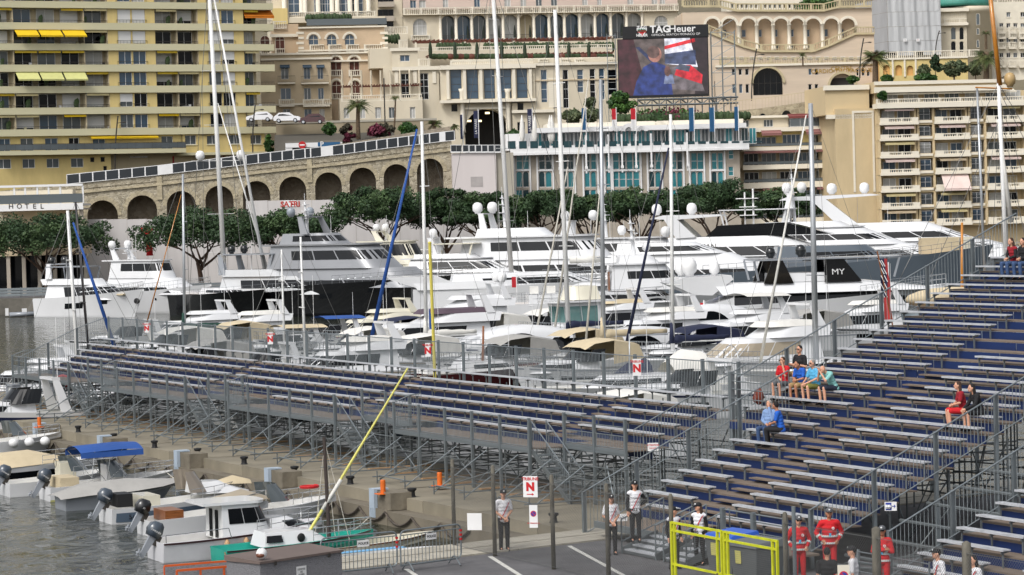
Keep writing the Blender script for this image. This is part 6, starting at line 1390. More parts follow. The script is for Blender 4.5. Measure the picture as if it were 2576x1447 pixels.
motor_yacht('tall white three-deck yacht with two domes on a tall arch', 1422, 326, -20, 30, 7.0, 3.2, 4.4, [(.06, .86, 3.0, 5.6, .92, 3.2, .3, .84, dict(w=(.35, .75, 9))), (.10, .70, 5.6, 8.2, .84, 2.4, .4, .86, dict(w=(.40, .80, 8), r=(.6, .2, 1.6))), (.16, .46, 8.4, 9.3, .6, 1.2, .2, .85)], ar=(.20, .55, 8.3, 11.0, GEL, .6), domes=((.13, 1.3, 11.1, .62, 1.35), (.22, -.9, 11.1, .62, 1.35)), mast=(.26, 9.4, 13.2), ants=3)
motor_yacht('white yacht with a raked mast behind the three-deck yacht', 1668, 338, -16, 31, 6.8, 3.2, 4.4, [(.06, .84, 3.0, 5.4, .92, 4.4, .3, .78, dict(w=(.35, .78, 8))), (.10, .62, 5.4, 7.6, .82, 3.2, .4, .8, dict(w=(.3, .75, 7), r=(.5, .16, .8)))], ar=(.12, .6, 7.6, 9.8, GEL, -.4), domes=((.10, 1.6, 9.9, .58, 1.25), (.24, -1.5, 9.9, .58, 1.25), (.34, .3, 8.0, .55, 1.2)), mast=(.28, 7.8, 12.2), ants=2)
im, _ = motor_yacht('long white yacht with black side band and name lettering', 1965, 331, -12, 31, 7.0, 3.6, 4.6, [(.04, .90, 3.4, 5.2, .93, 5.5, .3, .8, dict(w=(.30, .52, 5))), (.10, .74, 5.2, 7.6, .86, 6.5, -.6, .76, dict(w=(.05, .50, 10), s0=.06))], domes=((.02, 1.5, 10.3, .62, 1.4), (.17, -1.2, 10.3, .62, 1.4)), hw=((.35, .6, .55, .72),), ants=0, rails=((.4, .99),))
mk('radar_wing', M().prism([(-15.2, 9.9), (-13.5, 10.3), (-6.8, 10.25), (-6.4, 10.05), (-11.8, 9.75), (-9.6, 7.6), (-12.0, 7.5), (-13.4, 9.8)], -2.6, 2.6), GEL, im); mk('sun_screen', M().prism([(-8.5, 7.62), (-7.0, 8.9), (1.0, 9.1), (6.5, 7.62)], -2.3, 2.3), GLASS, im)
mk('radar_mast', M().tube((-3, 0, 9), (-3, 0, 13.2), .12).tube((-4, 0, 9), (-4, 0, 12.8), .1).box(-5, -.6, 12, -2.4, .6, 12.1).box(-4.6, -.6, 11, -2.6, .6, 11.1).box(-4.6, -.6, 10, -2.6, .6, 10.1), WHITE, im)
text('name_lettering', 'IMAN', IRON, im, (-8.2, -3.16, 6.45), .9, ext=.02)
motor_yacht('white superyacht with a domed central mast', 2150, 346, -10, 34, 7.4, 3.8, 4.8, [(.06, .90, 3.6, 6.0, .93, 6., .3, .8, dict(w=(.35, .7, 8))), (.12, .70, 6.0, 8.2, .84, 5.5, .3, .78, dict(w=(.30, .62, 9), r=(.3, .14, .4))), (.18, .5, 8.3, 9.0, .7, 1.5, .2, .9)], domes=((.26, 1.0, 12.6, .58, 1.3), (.32, -1.0, 12.6, .58, 1.3)), mast=(.29, 9.0, 15.0), ar=(.26, .5, 9.0, 12.4, GEL, -.6), hard=(.02, .3, 10.6, .8, GEL), ants=2)
mz, _ = motor_yacht('white and grey sport yacht with four domes at the upper right', 2360, 350, -8, 34, 7.4, 4.2, 5.0, [(.04, .92, 4.0, 6.2, .93, 8., .3, .78, dict(w=(.62, .86, 5))), (.10, .66, 6.2, 8.6, .84, 6.5, -1.2, .74, dict(w=(.18, .5, 8)))], hm=GREYG, domes=((-.04, 1.2, 12.2, .62, 1.4), (.12, 1.4, 12.3, .62, 1.4), (.12, -1.4, 12.3, .62, 1.4), (.24, 0, 12.3, .62, 1.4)), ants=2)
mk('radar_wing', M().prism([(-19.5, 11.7), (-18.5, 12.1), (-8.0, 12.25), (-6.8, 12.05), (-13.6, 11.7), (-9.6, 8.4), (-12.2, 8.4), (-15.4, 11.6)], -2.8, 2.8), GEL, mz); text('name_lettering', 'AGI', IRON, mz, (9.5, -3.6, 5.0), 1.2, ext=.02)
# --- middle rows
DARKG = mat('slate_grey_hull', S(92, 102, 112), .25, var=.06, sc_=.2, coat=.3)
gy, _ = motor_yacht('long slate grey hulled yacht with a tan deck box, bow pointing right', 2195, 296, 0, 26, 6.4, 4.6, 6.4, [(.10, .60, 4.6, 6.8, .8, 3., .3, .8, dict(w=(.3, .7, 6), m=DARKG))], hm=DARKG, rails=((.3, .99),), ants=1)
mk('deck_box', M().box(5.2, -1.2, 5.6, 9.2, 1.0, 7.3), CANVB, gy); mk('deck_locker', M().box(9.4, -1.2, 5.6, 10.6, .6, 7.3), CREAMG, gy)
gy2, _ = motor_yacht('grey hulled yacht with a white rounded superstructure and louvres', 1805, 292, -6, 26, 6.2, 4.0, 5.0, [(.06, .80, 3.8, 6.4, .9, 6., .2, .7, dict(w=(.14, .36, 5))), (.10, .55, 6.4, 7.6, .75, 3.4, .2, .7, dict(w=(.25, .7, 6)))], hm=DARKG, domes=((.3, .6, 8.2, .5, 1.1), (.3, -.8, 8.2, .5, 1.1)), port=(.5, .62, .74))
by, Hb_ = motor_yacht('black and white yacht with fin supports and a grey hardtop', 2085, 257, 8, 23, 6.0, 2.2, 3.6, [(.08, .92, 2.0, 3.2, .92, 4., .3, .86, dict(m=BLACKG, w=(.1, .9, 4))), (.04, .98, 3.2, 4.2, .96, 7.5, -.6, .70), (.26, .60, 4.2, 5.0, .7, 1., 0, .9)], hm=GEL, sm=GEL, hard=(.18, .80, 6.2, .82, GREYG), domes=((.40, .9, 6.4, .5, 1.15, DOMEB), (.26, -.6, 6.4, .45, 1.0, DOMEB)), ants=0, rails=((.6, .99),))
for sd in (1, -1): mk('fin', M().prism([(-6.6, 4.1), (-3.8, 4.1), (-4.8, 6.2), (-5.8, 6.2)], sd * 2.3 - .08, sd * 2.3 + .08), BLACKG, by); mk('fin', M().prism([(-.9, 4.1), (2.6, 4.1), (.9, 6.2), (-.9, 6.2)], sd * 2.3 - .08, sd * 2.3 + .08), BLACKG, by)
text('fin_emblem', 'MY', WHITE, by, (.35, -2.42, 5.0), .75, ext=.01, sx=1.2)
mk('radar_wing', M().prism([(-15.4, 4.4), (-14.0, 4.9), (-9.6, 5.0), (-9.4, 4.6), (-11.4, 3.2), (-13, 3.3)], -2.2, 2.2), GEL, by); dome(by, -13.6, .8, 5.0, .62, 1.5); dome(by, -13.2, -.9, 5.0, .7, 1.7); dome(by, -10.8, -.5, 5.0, .5, 1.2); mk('swim_steps', M().prism([(-14.8, .2), (-9.5, 2.2), (-9.5, 3.0), (-12.0, 2.2), (-15.2, .6)], -2.7, 2.7), GEL, by)
cl_, Hc = motor_yacht('classic white motor yacht with an open aft deck and funnel mast', 1545, 264, 3, 20.5, 5.4, 2.6, 3.3, [(.10, .80, 2.4, 3.5, .92, 1.5, 0, .95, dict(w=(.15, .75, 10))), (.48, .84, 3.6, 6.0, .84, 2.0, .2, .86, dict(w=(.45, .75, 5), r=(.4, .15, 2.6))), (.52, .72, 6.1, 6.9, .6, 1., .2, .9)], mast=(.60, 6.9, 10.2), domes=((.66, .6, 7.2, .4, .8),), port=(.3, .4, .5, .6, .7), rails=((.02, .99),), ants=2)
mk('life_raft', M().tube((-4.2, -1.6, 6.6), (-1.2, -1.6, 6.6), .34, None, 10), CANVW, cl_, True); m = M(); [m.box(-8 + k * 1.6, -1.2, 3.4, -7.2 + k * 1.6, -.4, 4.2) for k in range(4)]; mk('deck_chairs', m, CANVW, cl_); mk('aft_windscreen', M().box(-.6, -2., 3.6, -.5, -.6, 5.4), WOOD, cl_)
wt, _ = motor_yacht('white yacht with a wide curved stern and black lower hull', 1330, 288, 4, 24, 6.2, 3.6, 4.2, [(.16, .86, 3.4, 5.0, .9, 4.5, .4, .78, dict(w=(.3, .7, 6))), (.02, .5, 3.5, 4.3, .98, .6, -.5, .95)], hm=GEL, boot=BLACKG, ants=1, hw=((.08, .5, .3, .5),))
mk('stern_wing', M().prism([(-14.6, 4.9), (-9.5, 4.9), (-7.2, 3.9), (-6.5, 1.4), (-9.0, .4), (-11.2, .3), (-10.0, 3.2), (-14.2, 4.6)], -2.9, 2.9), GEL, wt)
# --- near cruisers behind the long stand (axes square to the pier)
def cruiser(label, vx, Y, L, B=3.6, flip=1, style=0, hm=GEL, sm=GEL, stripe=None, canv=None, top=None, dm=0, seed=0, glass=GLASS, zs=1., head=None):
    hd = 26.5 + (180 if flip > 0 else 0) + (seed % 3 - 1) * 2 if head is None else head
    o = boat('cabin_cruiser', label, 'boat', vx, Y, hd, 'cabin cruisers behind the long stand'); H = Hull(L, B, 1.25 * zs, 1.75 * zs); H.mesh(o, hm, CREAMG, None, .2)
    H.rail(o, .55, .99, .65, r=.018)
    if stripe:
        for sd in (1, -1): H.patch(o, 'stripe', .02, .96, .62, .8, stripe, sd, 10)
    else:
        for sd in (1, -1): H.patch(o, 'rubbing_strake', .0, .97, .88, .95, (NAVY, GREYG, BLACKG, TAUPE)[seed % 4], sd, 10); H.patch(o, 'hull_window', .42, .72, .45, .68, GLASS, sd, 6)
    for t in (.78, .85):
        for sd in (1, -1): p = H.pt(t, .6, sd, .01); mk('porthole', M().ball(tuple(p), .22, .025, .1, 8, 6), GLASS, o)
    x = lambda t: t * L - L / 2
    if style == 0:      # express cruiser: low cabin, raked screen, canvas top
        Tier(x(.36), x(.90), 1.25 * zs, 1.95 * zs, B * .36, L * .2, 0, .7).build(o, sm, 'cabin').band(o, .3, .7, 4, glass, .2, .8)
        Tier(x(.22), x(.60), 1.55 * zs, 2.65 * zs, B * .42, L * .12, .0, .82).band(o, .25, .95, 5, glass, .14, .86, name='windscreen')
        if canv:
            m = M(); P_ = [(x(.02), 1.9 * zs), (x(.06), 2.75 * zs), (x(.26), 3.1 * zs), (x(.42), 2.95 * zs), (x(.50), 2.6 * zs)]
            m.loft([[(px_, -B * .42, pz) for px_, pz in P_], [(px_, -B * .25, pz + .12) for px_, pz in P_], [(px_, B * .25, pz + .12) for px_, pz in P_], [(px_, B * .42, pz) for px_, pz in P_]], 0, False, False); mk('canvas_top', m, canv, o, True)
            for sd in (1, -1): mk('canvas_side', M().prism([(x(.02), 1.9 * zs), (x(.06), 2.75 * zs), (x(.26), 3.1 * zs), (x(.27), 1.6 * zs)], sd * B * .42 - .01, sd * B * .42 + .01), canv, o)
        else: arch(o, x(.16), B * .42, 1.3 * zs, 3.0 * zs, sm, .5, .3, .08)
    elif style == 1:    # flybridge cruiser
        Tier(x(.14), x(.86), 1.3 * zs, 2.75 * zs, B * .43, L * .2, .1, .78).build(o, sm, 'cabin').band(o, .32, .82, 6, glass, .1, .9)
        Tier(x(.10), x(.52), 2.75 * zs, 3.35 * zs, B * .42, L * .1, -.3, .85).build(o, sm, 'flybridge'); arch(o, x(.14), B * .36, 3.3 * zs, 4.5 * zs, sm, .5, .35, .08)
        m = M(); Tier(x(.14), x(.5), 3.35 * zs, 3.65 * zs, B * .36, .4, 0, .8).build(o, canv or sm, 'flybridge_cover')
    elif style == 2:    # hard-top coupe with one long arched window
        m = M(); n = 14; rings = []
        for i in range(n + 1):
            t = i / n; xx = x(.10 + .78 * t); h = 1.3 + 1.75 * math.sin(math.pi * min(1, t * .78 + .22)) ** .8; w = B * .44 * (1 - .75 * max(0, (t - .45) / .55) ** 2)
            rings.append([(xx, -w, 1.2), (xx, -w * .93, 1.2 + (h - 1.2) * .7), (xx, -w * .6, h), (xx, w * .6, h), (xx, w * .93, 1.2 + (h - 1.2) * .7), (xx, w, 1.2)])
        m.loft(rings, 0, True, False); smooth_by_angle(mk('cabin', m, sm, o), 50)
        for sd in (1, -1):
            pts = [(x(.30), 1.75)] + [(x(.30 + .30 * i / 10), 1.75 + .75 * math.sin(math.pi * i / 10) ** .8) for i in range(1, 10)] + [(x(.60), 1.75)]
            mk('side_window', M().prism(pts, sd * B * .425 - .03, sd * B * .425 + .03), glass, o)
    elif style == 3:    # tall pilothouse fisher
        T_ = Tier(x(.34), x(.66), 1.4 * zs, 3.5 * zs, B * .40, -.45, .1, .95, .35).build(o, sm, 'wheelhouse').band(o, .35, .88, 6, GLTEAL, .05, .95)
        T_.roof(o, .45, .14, .5, .3, sm, 'roof'); Tier(x(.62), x(.92), 1.3 * zs, 1.9 * zs, B * .34, 1., 0, .8).build(o, sm, 'cabin')
        Tier(x(.36), x(.62), 3.66 * zs, 4.6 * zs, B * .38, .3, .2, .7).build(o, CREAMG, 'flybridge')
    if top:             # bimini
        z = 3.1 * zs if style == 0 else 4.6 * zs; m = M(); 
        for k in range(6):
            y0_, y1_ = -B * .45 + B * .9 * k / 6, -B * .45 + B * .9 * (k + 1) / 6; zz = lambda y: z + .22 * (1 - (y / (B * .45)) ** 2); m.quad((x(.12), y0_, zz(y0_)), (x(.46), y0_, zz(y0_) + .05), (x(.46), y1_, zz(y1_) + .05), (x(.12), y1_, zz(y1_)))
        mk('bimini', m, top, o, True)
        for a in (.13, .45):
            for sd in (1, -1): rod('bimini_pole', (x(.3), sd * B * .44, 1.3 * zs), (x(a), sd * B * .45, z), .018, CHROME, o, 5)
    for k in range(dm): dome(o, x(.14), (-.5 + k) * 1.1, 4.6 * zs, .42, .95)
    pole(o, x(.2), .8, 2., 5.2 + (seed % 4) * .6, .02); return o, H
C_ = cruiser
C_('white cruiser with a white tent cover at the left end of the row', 400, 214, 10.5, 3.6, 1, 0, canv=CANVW, seed=1)
C_('white cruiser with an open beige canopy behind the green sail cover', 545, 222, 9.5, 3.4, 1, 0, canv=CANVB, seed=2)
C_('navy striped cruiser with a long beige bimini', 680, 208, 10.5, 3.6, 1, 0, stripe=NAVY, top=CANVB, seed=3)
C_('white cruiser with a bright blue bimini', 788, 224, 10.5, 3.6, 1, 0, top=CANVBLUE, seed=4)
cr, Hcr = C_('cream flybridge cruiser with a red hull stripe and orange fender', 925, 238, 10.5, 3.8, 1, 1, sm=CREAMG, stripe=RED, seed=5, zs=.9); mk('fender', M().ball((1.5, 2.0, .9), .22, .22, .45, 8, 6), mat('orange_plastic', S(232, 100, 40), .5, var=.05), cr)
C_('large white flybridge cruiser with purple-brown bridge cover and long dark windows', 1045, 212, 15.5, 4.6, 1, 1, canv=PURP, seed=6, zs=1.12)
C_('white flybridge cruiser with two domes on its arch', 1130, 246, 14, 4.4, 1, 1, dm=2, seed=7, zs=1.1)
C_('white coupe cruiser with one black arched side window', 1262, 204, 12.5, 4.2, 1, 2, seed=8)
C_('white pilothouse fishing boat with green-tinted windows', 1452, 222, 10.5, 3.9, 1, 3, seed=9, zs=1.15)
C_('white cruiser with a tan canopy beside the furled masts', 1395, 192, 10, 3.5, 1, 0, canv=CANVB, seed=10)
C_('white cruiser moored left of the yellow flagpole', 1000, 190, 9, 3.2, 1, 0, canv=CANVW, seed=11)
C_('white cruiser with a white bimini frame before the black and white yacht', 1840, 206, 11, 3.8, 1, 1, top=CANVW, seed=12)
C_('white flybridge cruiser with tan side canvas by the right stand', 1895, 176, 11.5, 4.0, 1, 1, canv=CANVW, glass=TAUPE, seed=13, zs=1.1)
C_('white cruiser half hidden behind the classic yacht', 1745, 236, 12, 4.0, 1, 2, seed=14)
C_('small white runabout behind the second notice on the stand fence', 640, 184, 8, 3.0, 1, 0, seed=15)
C_('white hulled boat seen through the scaffolding at the left', 330, 168, 9, 3.2, 1, 1, seed=16, zs=.8)
C_('white hulled boat seen through the scaffolding at the centre', 760, 148, 9, 3.2, 1, 0, seed=17)
C_('grey striped boat seen through the scaffolding right of centre', 1130, 132, 9, 3.2, 1, 0, stripe=DARKG, seed=18)
C_('white boat seen under the right end of the long stand', 1480, 126, 8.5, 3.2, 1, 0, canv=CANVW, seed=19)
C_('white cruiser bow behind the gap between the stands', 1700, 150, 10, 3.4, 1, 0, seed=20)
C_('small white boat moored beyond the left end of the stand', 60, 176, 8, 3.0, 1, 1, seed=21, zs=.8)
C_('white motor boat at the left picture edge behind the pier', 20, 150, 8, 3.0, 1, 0, stripe=NAVY, seed=22)
C_('white cruiser between the tented cruiser and the dark ketch', 470, 246, 11, 3.8, 1, 1, seed=23, zs=.9)
C_('white flybridge cruiser under the navy furled sail', 1625, 214, 11, 3.8, 1, 1, canv=CANVW, seed=24)
C_('low white cruiser behind the tan canopy', 1330, 232, 11, 3.8, 1, 0, canv=CANVW, seed=25)
C_('white cruiser right of the blue bimini', 865, 204, 9.5, 3.4, 1, 0, canv=CANVW, seed=26)
for i, (vx, Y, st_, L, cv, lab) in enumerate(((300, 232, 0, 9.5, None, 'white open cruiser left of the tented one'), (600, 236, 1, 10.5, CANVW, 'white flybridge cruiser behind the beige canopy'), (960, 222, 0, 10.5, CANVNAVY, 'white cruiser with a navy canopy left of the blue furled genoa'), (1175, 226, 0, 11, CANVW, 'white cruiser with a pale canopy behind the coupe cruiser'), (1500, 240, 1, 12, CANVB, 'flybridge cruiser with a beige cover behind the pilothouse boat'), (1570, 196, 2, 11, None, 'white coupe behind the furled sails'), (1700, 192, 0, 10, CANVNAVY, 'white cruiser with a navy canopy right of the long sloop'), (1975, 214, 0, 11, CANVGREY, 'grey-canopied cruiser beside the thick grey mast'), (1230, 184, 0, 9.5, CANVGREY, 'grey-canopied cruiser behind the maroon hull'), (860, 182, 1, 9.5, CANVW, 'small white flybridge boat near the second notice'), (470, 190, 0, 9.5, CANVGREY, 'grey-canopied boat near the first notice'), (1440, 176, 0, 9, CANVB, 'white boat with a beige canopy at the fence right of the yellow pole'), (2140, 222, 1, 11, CANVW, 'white flybridge cruiser under the red ensign'))): C_(lab, vx, Y, L, 3.6, 1, st_, canv=cv, seed=30 + i, zs=1. if st_ != 1 else .95)
# inflatable tender at the far left
o = boat('inflatable_tender', 'small grey inflatable tender behind the far left yacht', 'dinghy', 66, 340, 10)
mk('tube', M().path([(-2, .8, .3), (1.2, .8, .35), (2.2, 0, .55), (1.2, -.8, .35), (-2, -.8, .3)], .26, 8), GREYG, o, True); mk('floor', M().box(-1.9, -.7, .05, 1.2, .7, .2), GREYG, o); mk('console', M().box(-.5, -.3, .2, .1, .3, 1.), WHITE, o); mk('outboard', M().box(-2.5, -.2, .2, -2.1, .2, 1.1), WHITE, o)
# ================================================================= SAILING BOATS
MASTW = mat('white_mast', S(232, 232, 230), .35, var=.04, sc_=.4); MASTA = mat('alloy_mast', S(182, 186, 190), .35, .5, var=.06); MASTB = mat('black_mast', S(34, 30, 34), .4, var=.05); SPRUCE = mat('varnished_spar', S(196, 128, 44), .3, var=.15, sc_=1, coat=.4)
CANVGRN = mat('green_canvas', S(24, 66, 56), .8, var=.12); YELP = mat('yellow_paint', S(214, 200, 90), .45, var=.06)
def sailboat(label, base, top, Y, L, head, r=.11, mm=MASTW, hm=GEL, boom=None, furl=None, spreaders=(.45, .72), hull=True, stays=True, deckz=1.1, B=None, cab=True, wire=.012, furl2=None, stripe=None, flag=None, domes=None, radar=False, grp='sailing boats in the harbour'):
    b = atY(*base, Y); t = atY(*top, Y); o = thing('sailing_boat', label, 'sailing boat', (b.x, Y, ZW), math.radians(head), grp)
    iv = Matrix.Rotation(-math.radians(head), 3, 'Z'); tl = iv @ (t - Vector((b.x, Y, ZW))); H = Hull(L, B or L * .29, deckz * .95, deckz * 1.25, full=.45, fl=.4)
    if hull:
        H.mesh(o, hm, TEAK if L > 15 else CREAMG, None, .12)
        if cab: Tier(-L * .18, L * .2, deckz, deckz + .5 + L * .012, L * .085, L * .08, .3, .8).build(o, GEL, 'coachroof').band(o, .3, .7, 6, GLASS, .1, .9)
        H.rail(o, .04, .98, .6, r=.014)
        mk('cockpit_coaming', M().box(-L * .38, -L * .08, deckz, -L * .2, L * .08, deckz + .3), GEL, o)
        if stripe:
            for sd in (1, -1): H.patch(o, 'stripe', .02, .98, .7, .86, stripe, sd, 12)
    z0 = deckz; m0 = Vector((0, 0, z0)); mk('mast', M().tube(m0, tl, r, r * .72, 10), mm, o, True); d = tl - m0
    for k in spreaders:
        p = m0 + d * k; w = L * .085 * (1.1 - k * .4); mk('spreader', M().tube(p + Vector((-.1, -w, .1)), p + Vector((-.1, w, .1)), .035, None, 5), mm, o)
    if stays:
        bow = Vector((L * .47, 0, deckz * 1.25)); st = Vector((-L * .48, 0, deckz))
        for nm, q in (('forestay', bow), ('backstay', st)): rod(nm, tl, q, wire, WIRE, o, 4)
        for sd in (1, -1):
            w = L * .085
            for k in spreaders[:1]: rod('shroud', m0 + d * .98, m0 + d * spreaders[-1] + Vector((-.1, sd * w * .8, .1)), wire, WIRE, o, 4); rod('shroud', m0 + d * spreaders[-1] + Vector((-.1, sd * w * .8, .1)), Vector((-.2, sd * L * .13, deckz)), wire, WIRE, o, 4)
    if boom:
        Lb, cm, zb_ = boom; mk('boom', M().tube((0, 0, z0 + zb_), (-Lb, 0, z0 + zb_ - .05), .07, .06, 8), mm, o)
        m = M(); n = 10; rings = []
        for i in range(n + 1):
            q = i / n; rr = (.26 - .14 * q) * (1 + .15 * math.sin(i * 2.1)); rings.append([(-Lb * q * .98 - .05, rr * .6 * math.cos(a * math.pi / 4), z0 + zb_ + .18 + rr * 1.1 * math.sin(a * math.pi / 4)) for a in range(8)])
        m.loft(rings); mk('sail_cover', m, cm, o, True); mk('mast_cover', M().tube((.05, 0, z0 + zb_ - .1), (.02, 0, z0 + zb_ + 1.3), .2, .13, 8), cm, o, True)
    for f_ in (furl, furl2):
        if f_:
            cm, rr, p0, p1 = f_; q0 = iv @ (atY(*p0, Y) - Vector((b.x, Y, ZW))); q1 = iv @ (atY(*p1, Y) - Vector((b.x, Y, ZW))); mk('furled_sail', M().tube(q0, q1, rr, rr * .45, 8), cm, o, True)
    if domes:
        k, w = domes; p = m0 + d * k; mk('dome_bracket', M().tube(p + Vector((0, -w - .8, 0)), p + Vector((0, w + .8, 0)), .05, None, 5), mm, o)
        for sd in (-1, 1): dome(o, p.x, sd * w, p.z + .05, .52, 1.15)
    if flag: c, fx, fz = flag; mk('flag', M().quad((fx, 0, fz), (fx - .1, .1, fz - 1.), (fx - .55, .2, fz - 1.1), (fx - .5, .1, fz - .15)), c, o); pole(o, fx, 0, deckz, fz, .02)
    return o
sk = sailboat('big dark hulled ketch with a very tall white mast at the left', (567, 740), (524, -60), 322, 20, -58, .30, MASTW, BLACKG, None, (MASTW, .22, (676, 735), (532, -40)), (.13, .25, .53, .70), deckz=2.6, B=6.2, wire=.03, domes=(.42, 2.6), furl2=(MASTW, .12, (690, 733), (548, 260)))
sailboat('sailing boat with a green mast cover and beige boom cover', (463, 812), (460, 438), 222, 11, 200, .13, MASTA, boom=(4.4, CANVGRN, 1.6))
sailboat('boat with a white mast and a blue furled sail beyond the left stand corner', (197, 885), (170, 530), 172, 11, 20, .13, MASTW, furl=(CANVBLUE, .13, (288, 872), (184, 560)), deckz=.9)
sailboat('boat with a slim black mast beyond the left stand corner', (228, 880), (190, 508), 178, 11, 20, .10, MASTB, deckz=.9, boom=None)
sailboat('small boat with a thin cream mast left of the blue bimini cruiser', (716, 910), (708, 628), 196, 8, 22, .08, MASTW, deckz=.9, furl=(SPRUCE, .05, (370, 810), (456, 490)))
sailboat('small boat with a cream mast before the blue bimini cruiser', (768, 905), (756, 596), 194, 8, 22, .10, MASTW, deckz=.9)
sailboat('sailing boat with a tall white mast and a blue furled genoa', (1073, 880), (1061, 306), 200, 12, 205, .15, MASTW, furl=(CANVBLUE, .17, (935, 850), (1049, 325)), boom=(4, CANVW, 1.5))
sailboat('sloop with a very tall white mast left of the screen', (1288, 690), (1237, -60), 312, 20, -25, .28, MASTW, deckz=2.4, wire=.03, spreaders=(.22, .45, .68, .86))
sailboat('sloop with a tall two-part white mast left of the screen legs', (1432, 880), (1396, 25), 206, 14, 205, .19, MASTW, boom=(4.6, CANVNAVY, 1.6), furl=(ROPE, .09, (1390, 870), (1480, 200)), spreaders=(.3, .55, .78), furl2=(ROPE, .09, (1345, 860), (1428, 420)))
sailboat('white sloop with a grey mast and beige boom cover near the fence', (1519, 915), (1511, 200), 190, 13, 205, .17, MASTA, boom=(5, CANVB, 1.6), spreaders=(.36, .62, .82), domes=None, furl=(ROPE, .09, (1470, 900), (1510, 470)), furl2=(CANVNAVY, .13, (1572, 885), (1682, 372)))
sailboat('sloop with a white mast right of the screen', (1693, 905), (1687, 288), 188, 12, 205, .14, MASTW, boom=(4.4, CANVNAVY, 1.2), spreaders=(.3, .6))
sailboat('sloop with a thick grey mast and white furled sail by the right stand', (2053, 925), (2039, 260), 172, 13, 205, .20, MASTA, furl=(CANVW, .10, (1912, 915), (2028, 290)), spreaders=(.35, .65), boom=None)
sailboat('sailing boat with a slim grey mast at the right', (2476, 600), (2458, 222), 262, 13, 190, .14, MASTA, deckz=1.6, spreaders=(.5,))
wm = sailboat('classic ship with a varnished topmast over a white lower mast', (2534, 700), (2512, 210), 262, 24, 190, .24, MASTW, deckz=2.2, spreaders=(), cab=False, hull=True, B=5.6, wire=.03)
a = atY(2515, 215, 262) - Vector((wm.location.x, 262, ZW)); b = atY(2488, -40, 262) - Vector((wm.location.x, 262, ZW)); iv = Matrix.Rotation(-math.radians(190), 3, 'Z'); mk('topmast', M().tube(iv @ a, iv @ b, .24, .2, 10), SPRUCE, wm, True)
c = iv @ (atY(2500, 222, 262) - Vector((wm.location.x, 262, ZW))); mk('crosstree', M().tube(c + Vector((-1.8, 0, -.1)), c + Vector((1.8, 0, .1)), .08), SPRUCE, wm); dome(wm, c.x - 1.6, c.y, c.z + .1, .55, 1.35, mat('tan_dome', S(190, 160, 110), .4, var=.04)); mk('furled_sail', M().tube(iv @ (atY(2543, 560, 262) - Vector((wm.location.x, 262, ZW))), iv @ (atY(2510, 300, 262) - Vector((wm.location.x, 262, ZW))), .26, .14, 8), CANVW, wm, True)
for k in range(6): rod('stay', iv @ (atY(2514, 230 + k * 14, 262) - Vector((wm.location.x, 262, ZW))), Vector((-9 + k * 3.4, 1.5 * (-1) ** k, 2.2)), .03, WIRE, wm, 4)
# wooden-railed stern, dark red hull, white sloops near the fence
ws = sailboat('white schooner stern with a turned wooden rail and a red ensign', (2420, 780), (2420, 560), 226, 16, 200, .14, SPRUCE, hm=mat('pale_blue_hull', S(196, 210, 222), .3, var=.05), deckz=2.0, B=4.6, cab=False, spreaders=(), stays=False)
m = M()
for i in range(26):
    for sd in (1, -1): p = (-7.6 + i * .42, sd * 2.0, 2.0); m.lathe([(.05, 0), (.09, .2), (.04, .45), (.08, .7), (.05, .9)], p, 6)
m.box(-7.7, -2.08, 2.9, 3.2, -1.92, 2.98); m.box(-7.7, 1.92, 2.9, 3.2, 2.08, 2.98); m.box(-7.7, -1.9, 2.9, -7.55, 1.9, 2.98)
for i in range(9): m.lathe([(.05, 0), (.09, .2), (.04, .45), (.08, .7), (.05, .9)], (-7.6, -1.8 + i * .45, 2.0), 6)
mk('turned_rail', m, WOOD, ws); mk('covered_boat', M().ball((1.0, 0, 3.4), 4.2, 1.3, .9, 14, 8), CANVB, ws, True)
e = tag(ob('ensign', None, None, atY(2222, 800, 216)), 'faded red ensign with union canton on a leaning varnished staff', 'flag'); mk('staff', M().tube((1.0, 0, -2.2), (-.35, 0, 5.2), .06), WOOD, e)
m = M(); n = 8
for i in range(n):
    for j in range(3):
        z0_, z1_ = 4.6 - i * .6, 4.6 - (i + 1) * .6; xw = lambda j, z: -.25 + (5.2 - z) * .06 + j * .22 + .07 * math.sin(z * 2 + j); m.quad((xw(j, z0_), .12 * (j % 2), z0_), (xw(j + 1, z0_), .12 * ((j + 1) % 2), z0_), (xw(j + 1, z1_), .12 * ((j + 1) % 2), z1_), (xw(j, z1_), .12 * (j % 2), z1_), 1 if (i < 5 and j < 2) else 0)
        if i < 5 and j < 2: m.bar((xw(j, z0_), -.03, z0_ - .1), (xw(j + 1, z1_), -.03, z1_), .04, .06, 2)
mk('cloth', m, [mat('faded_red_cloth', S(196, 66, 66), .85, var=.12), NAVY, WHITE], e)
sailboat('old sailing boat with a dark maroon hull and tan deck behind the fence', (1215, 960), (1216, 820), 176, 11, 26, .09, WOOD, hm=MAHO, deckz=1.4, B=3.2, cab=True, spreaders=(), stays=False)
sailboat('long white sloop with deck hatches behind the right fence', (1585, 975), (1583, 840), 158, 15, 205, .05, MASTA, deckz=1.3, spreaders=(), stays=False, B=4.2)
o = thing('sprayhood_sloop', 'white sloop with navy and clear sprayhoods by the notice on the fence', 'sailing boat', atZ(1640, 1010, ZW), math.radians(205)); o.location.y = 164; o.location.x = atY(1630, 900, 164).x; H = Hull(12, 3.8, 1.2, 1.5, full=.45); H.mesh(o, GEL, CREAMG, None, .12); H.rail(o, .04, .98, .6, r=.014)
m = M(); m.loft([[(x_, 1.3 * math.cos(a * math.pi / 8), 1.1 + h_ * math.sin(a * math.pi / 8)) for a in range(9)] for x_, h_ in ((-3.6, 1.7), (-2.2, 1.9), (-1.2, 1.2))], 0, False, False); mk('sprayhood', m, CANVW, o, True)
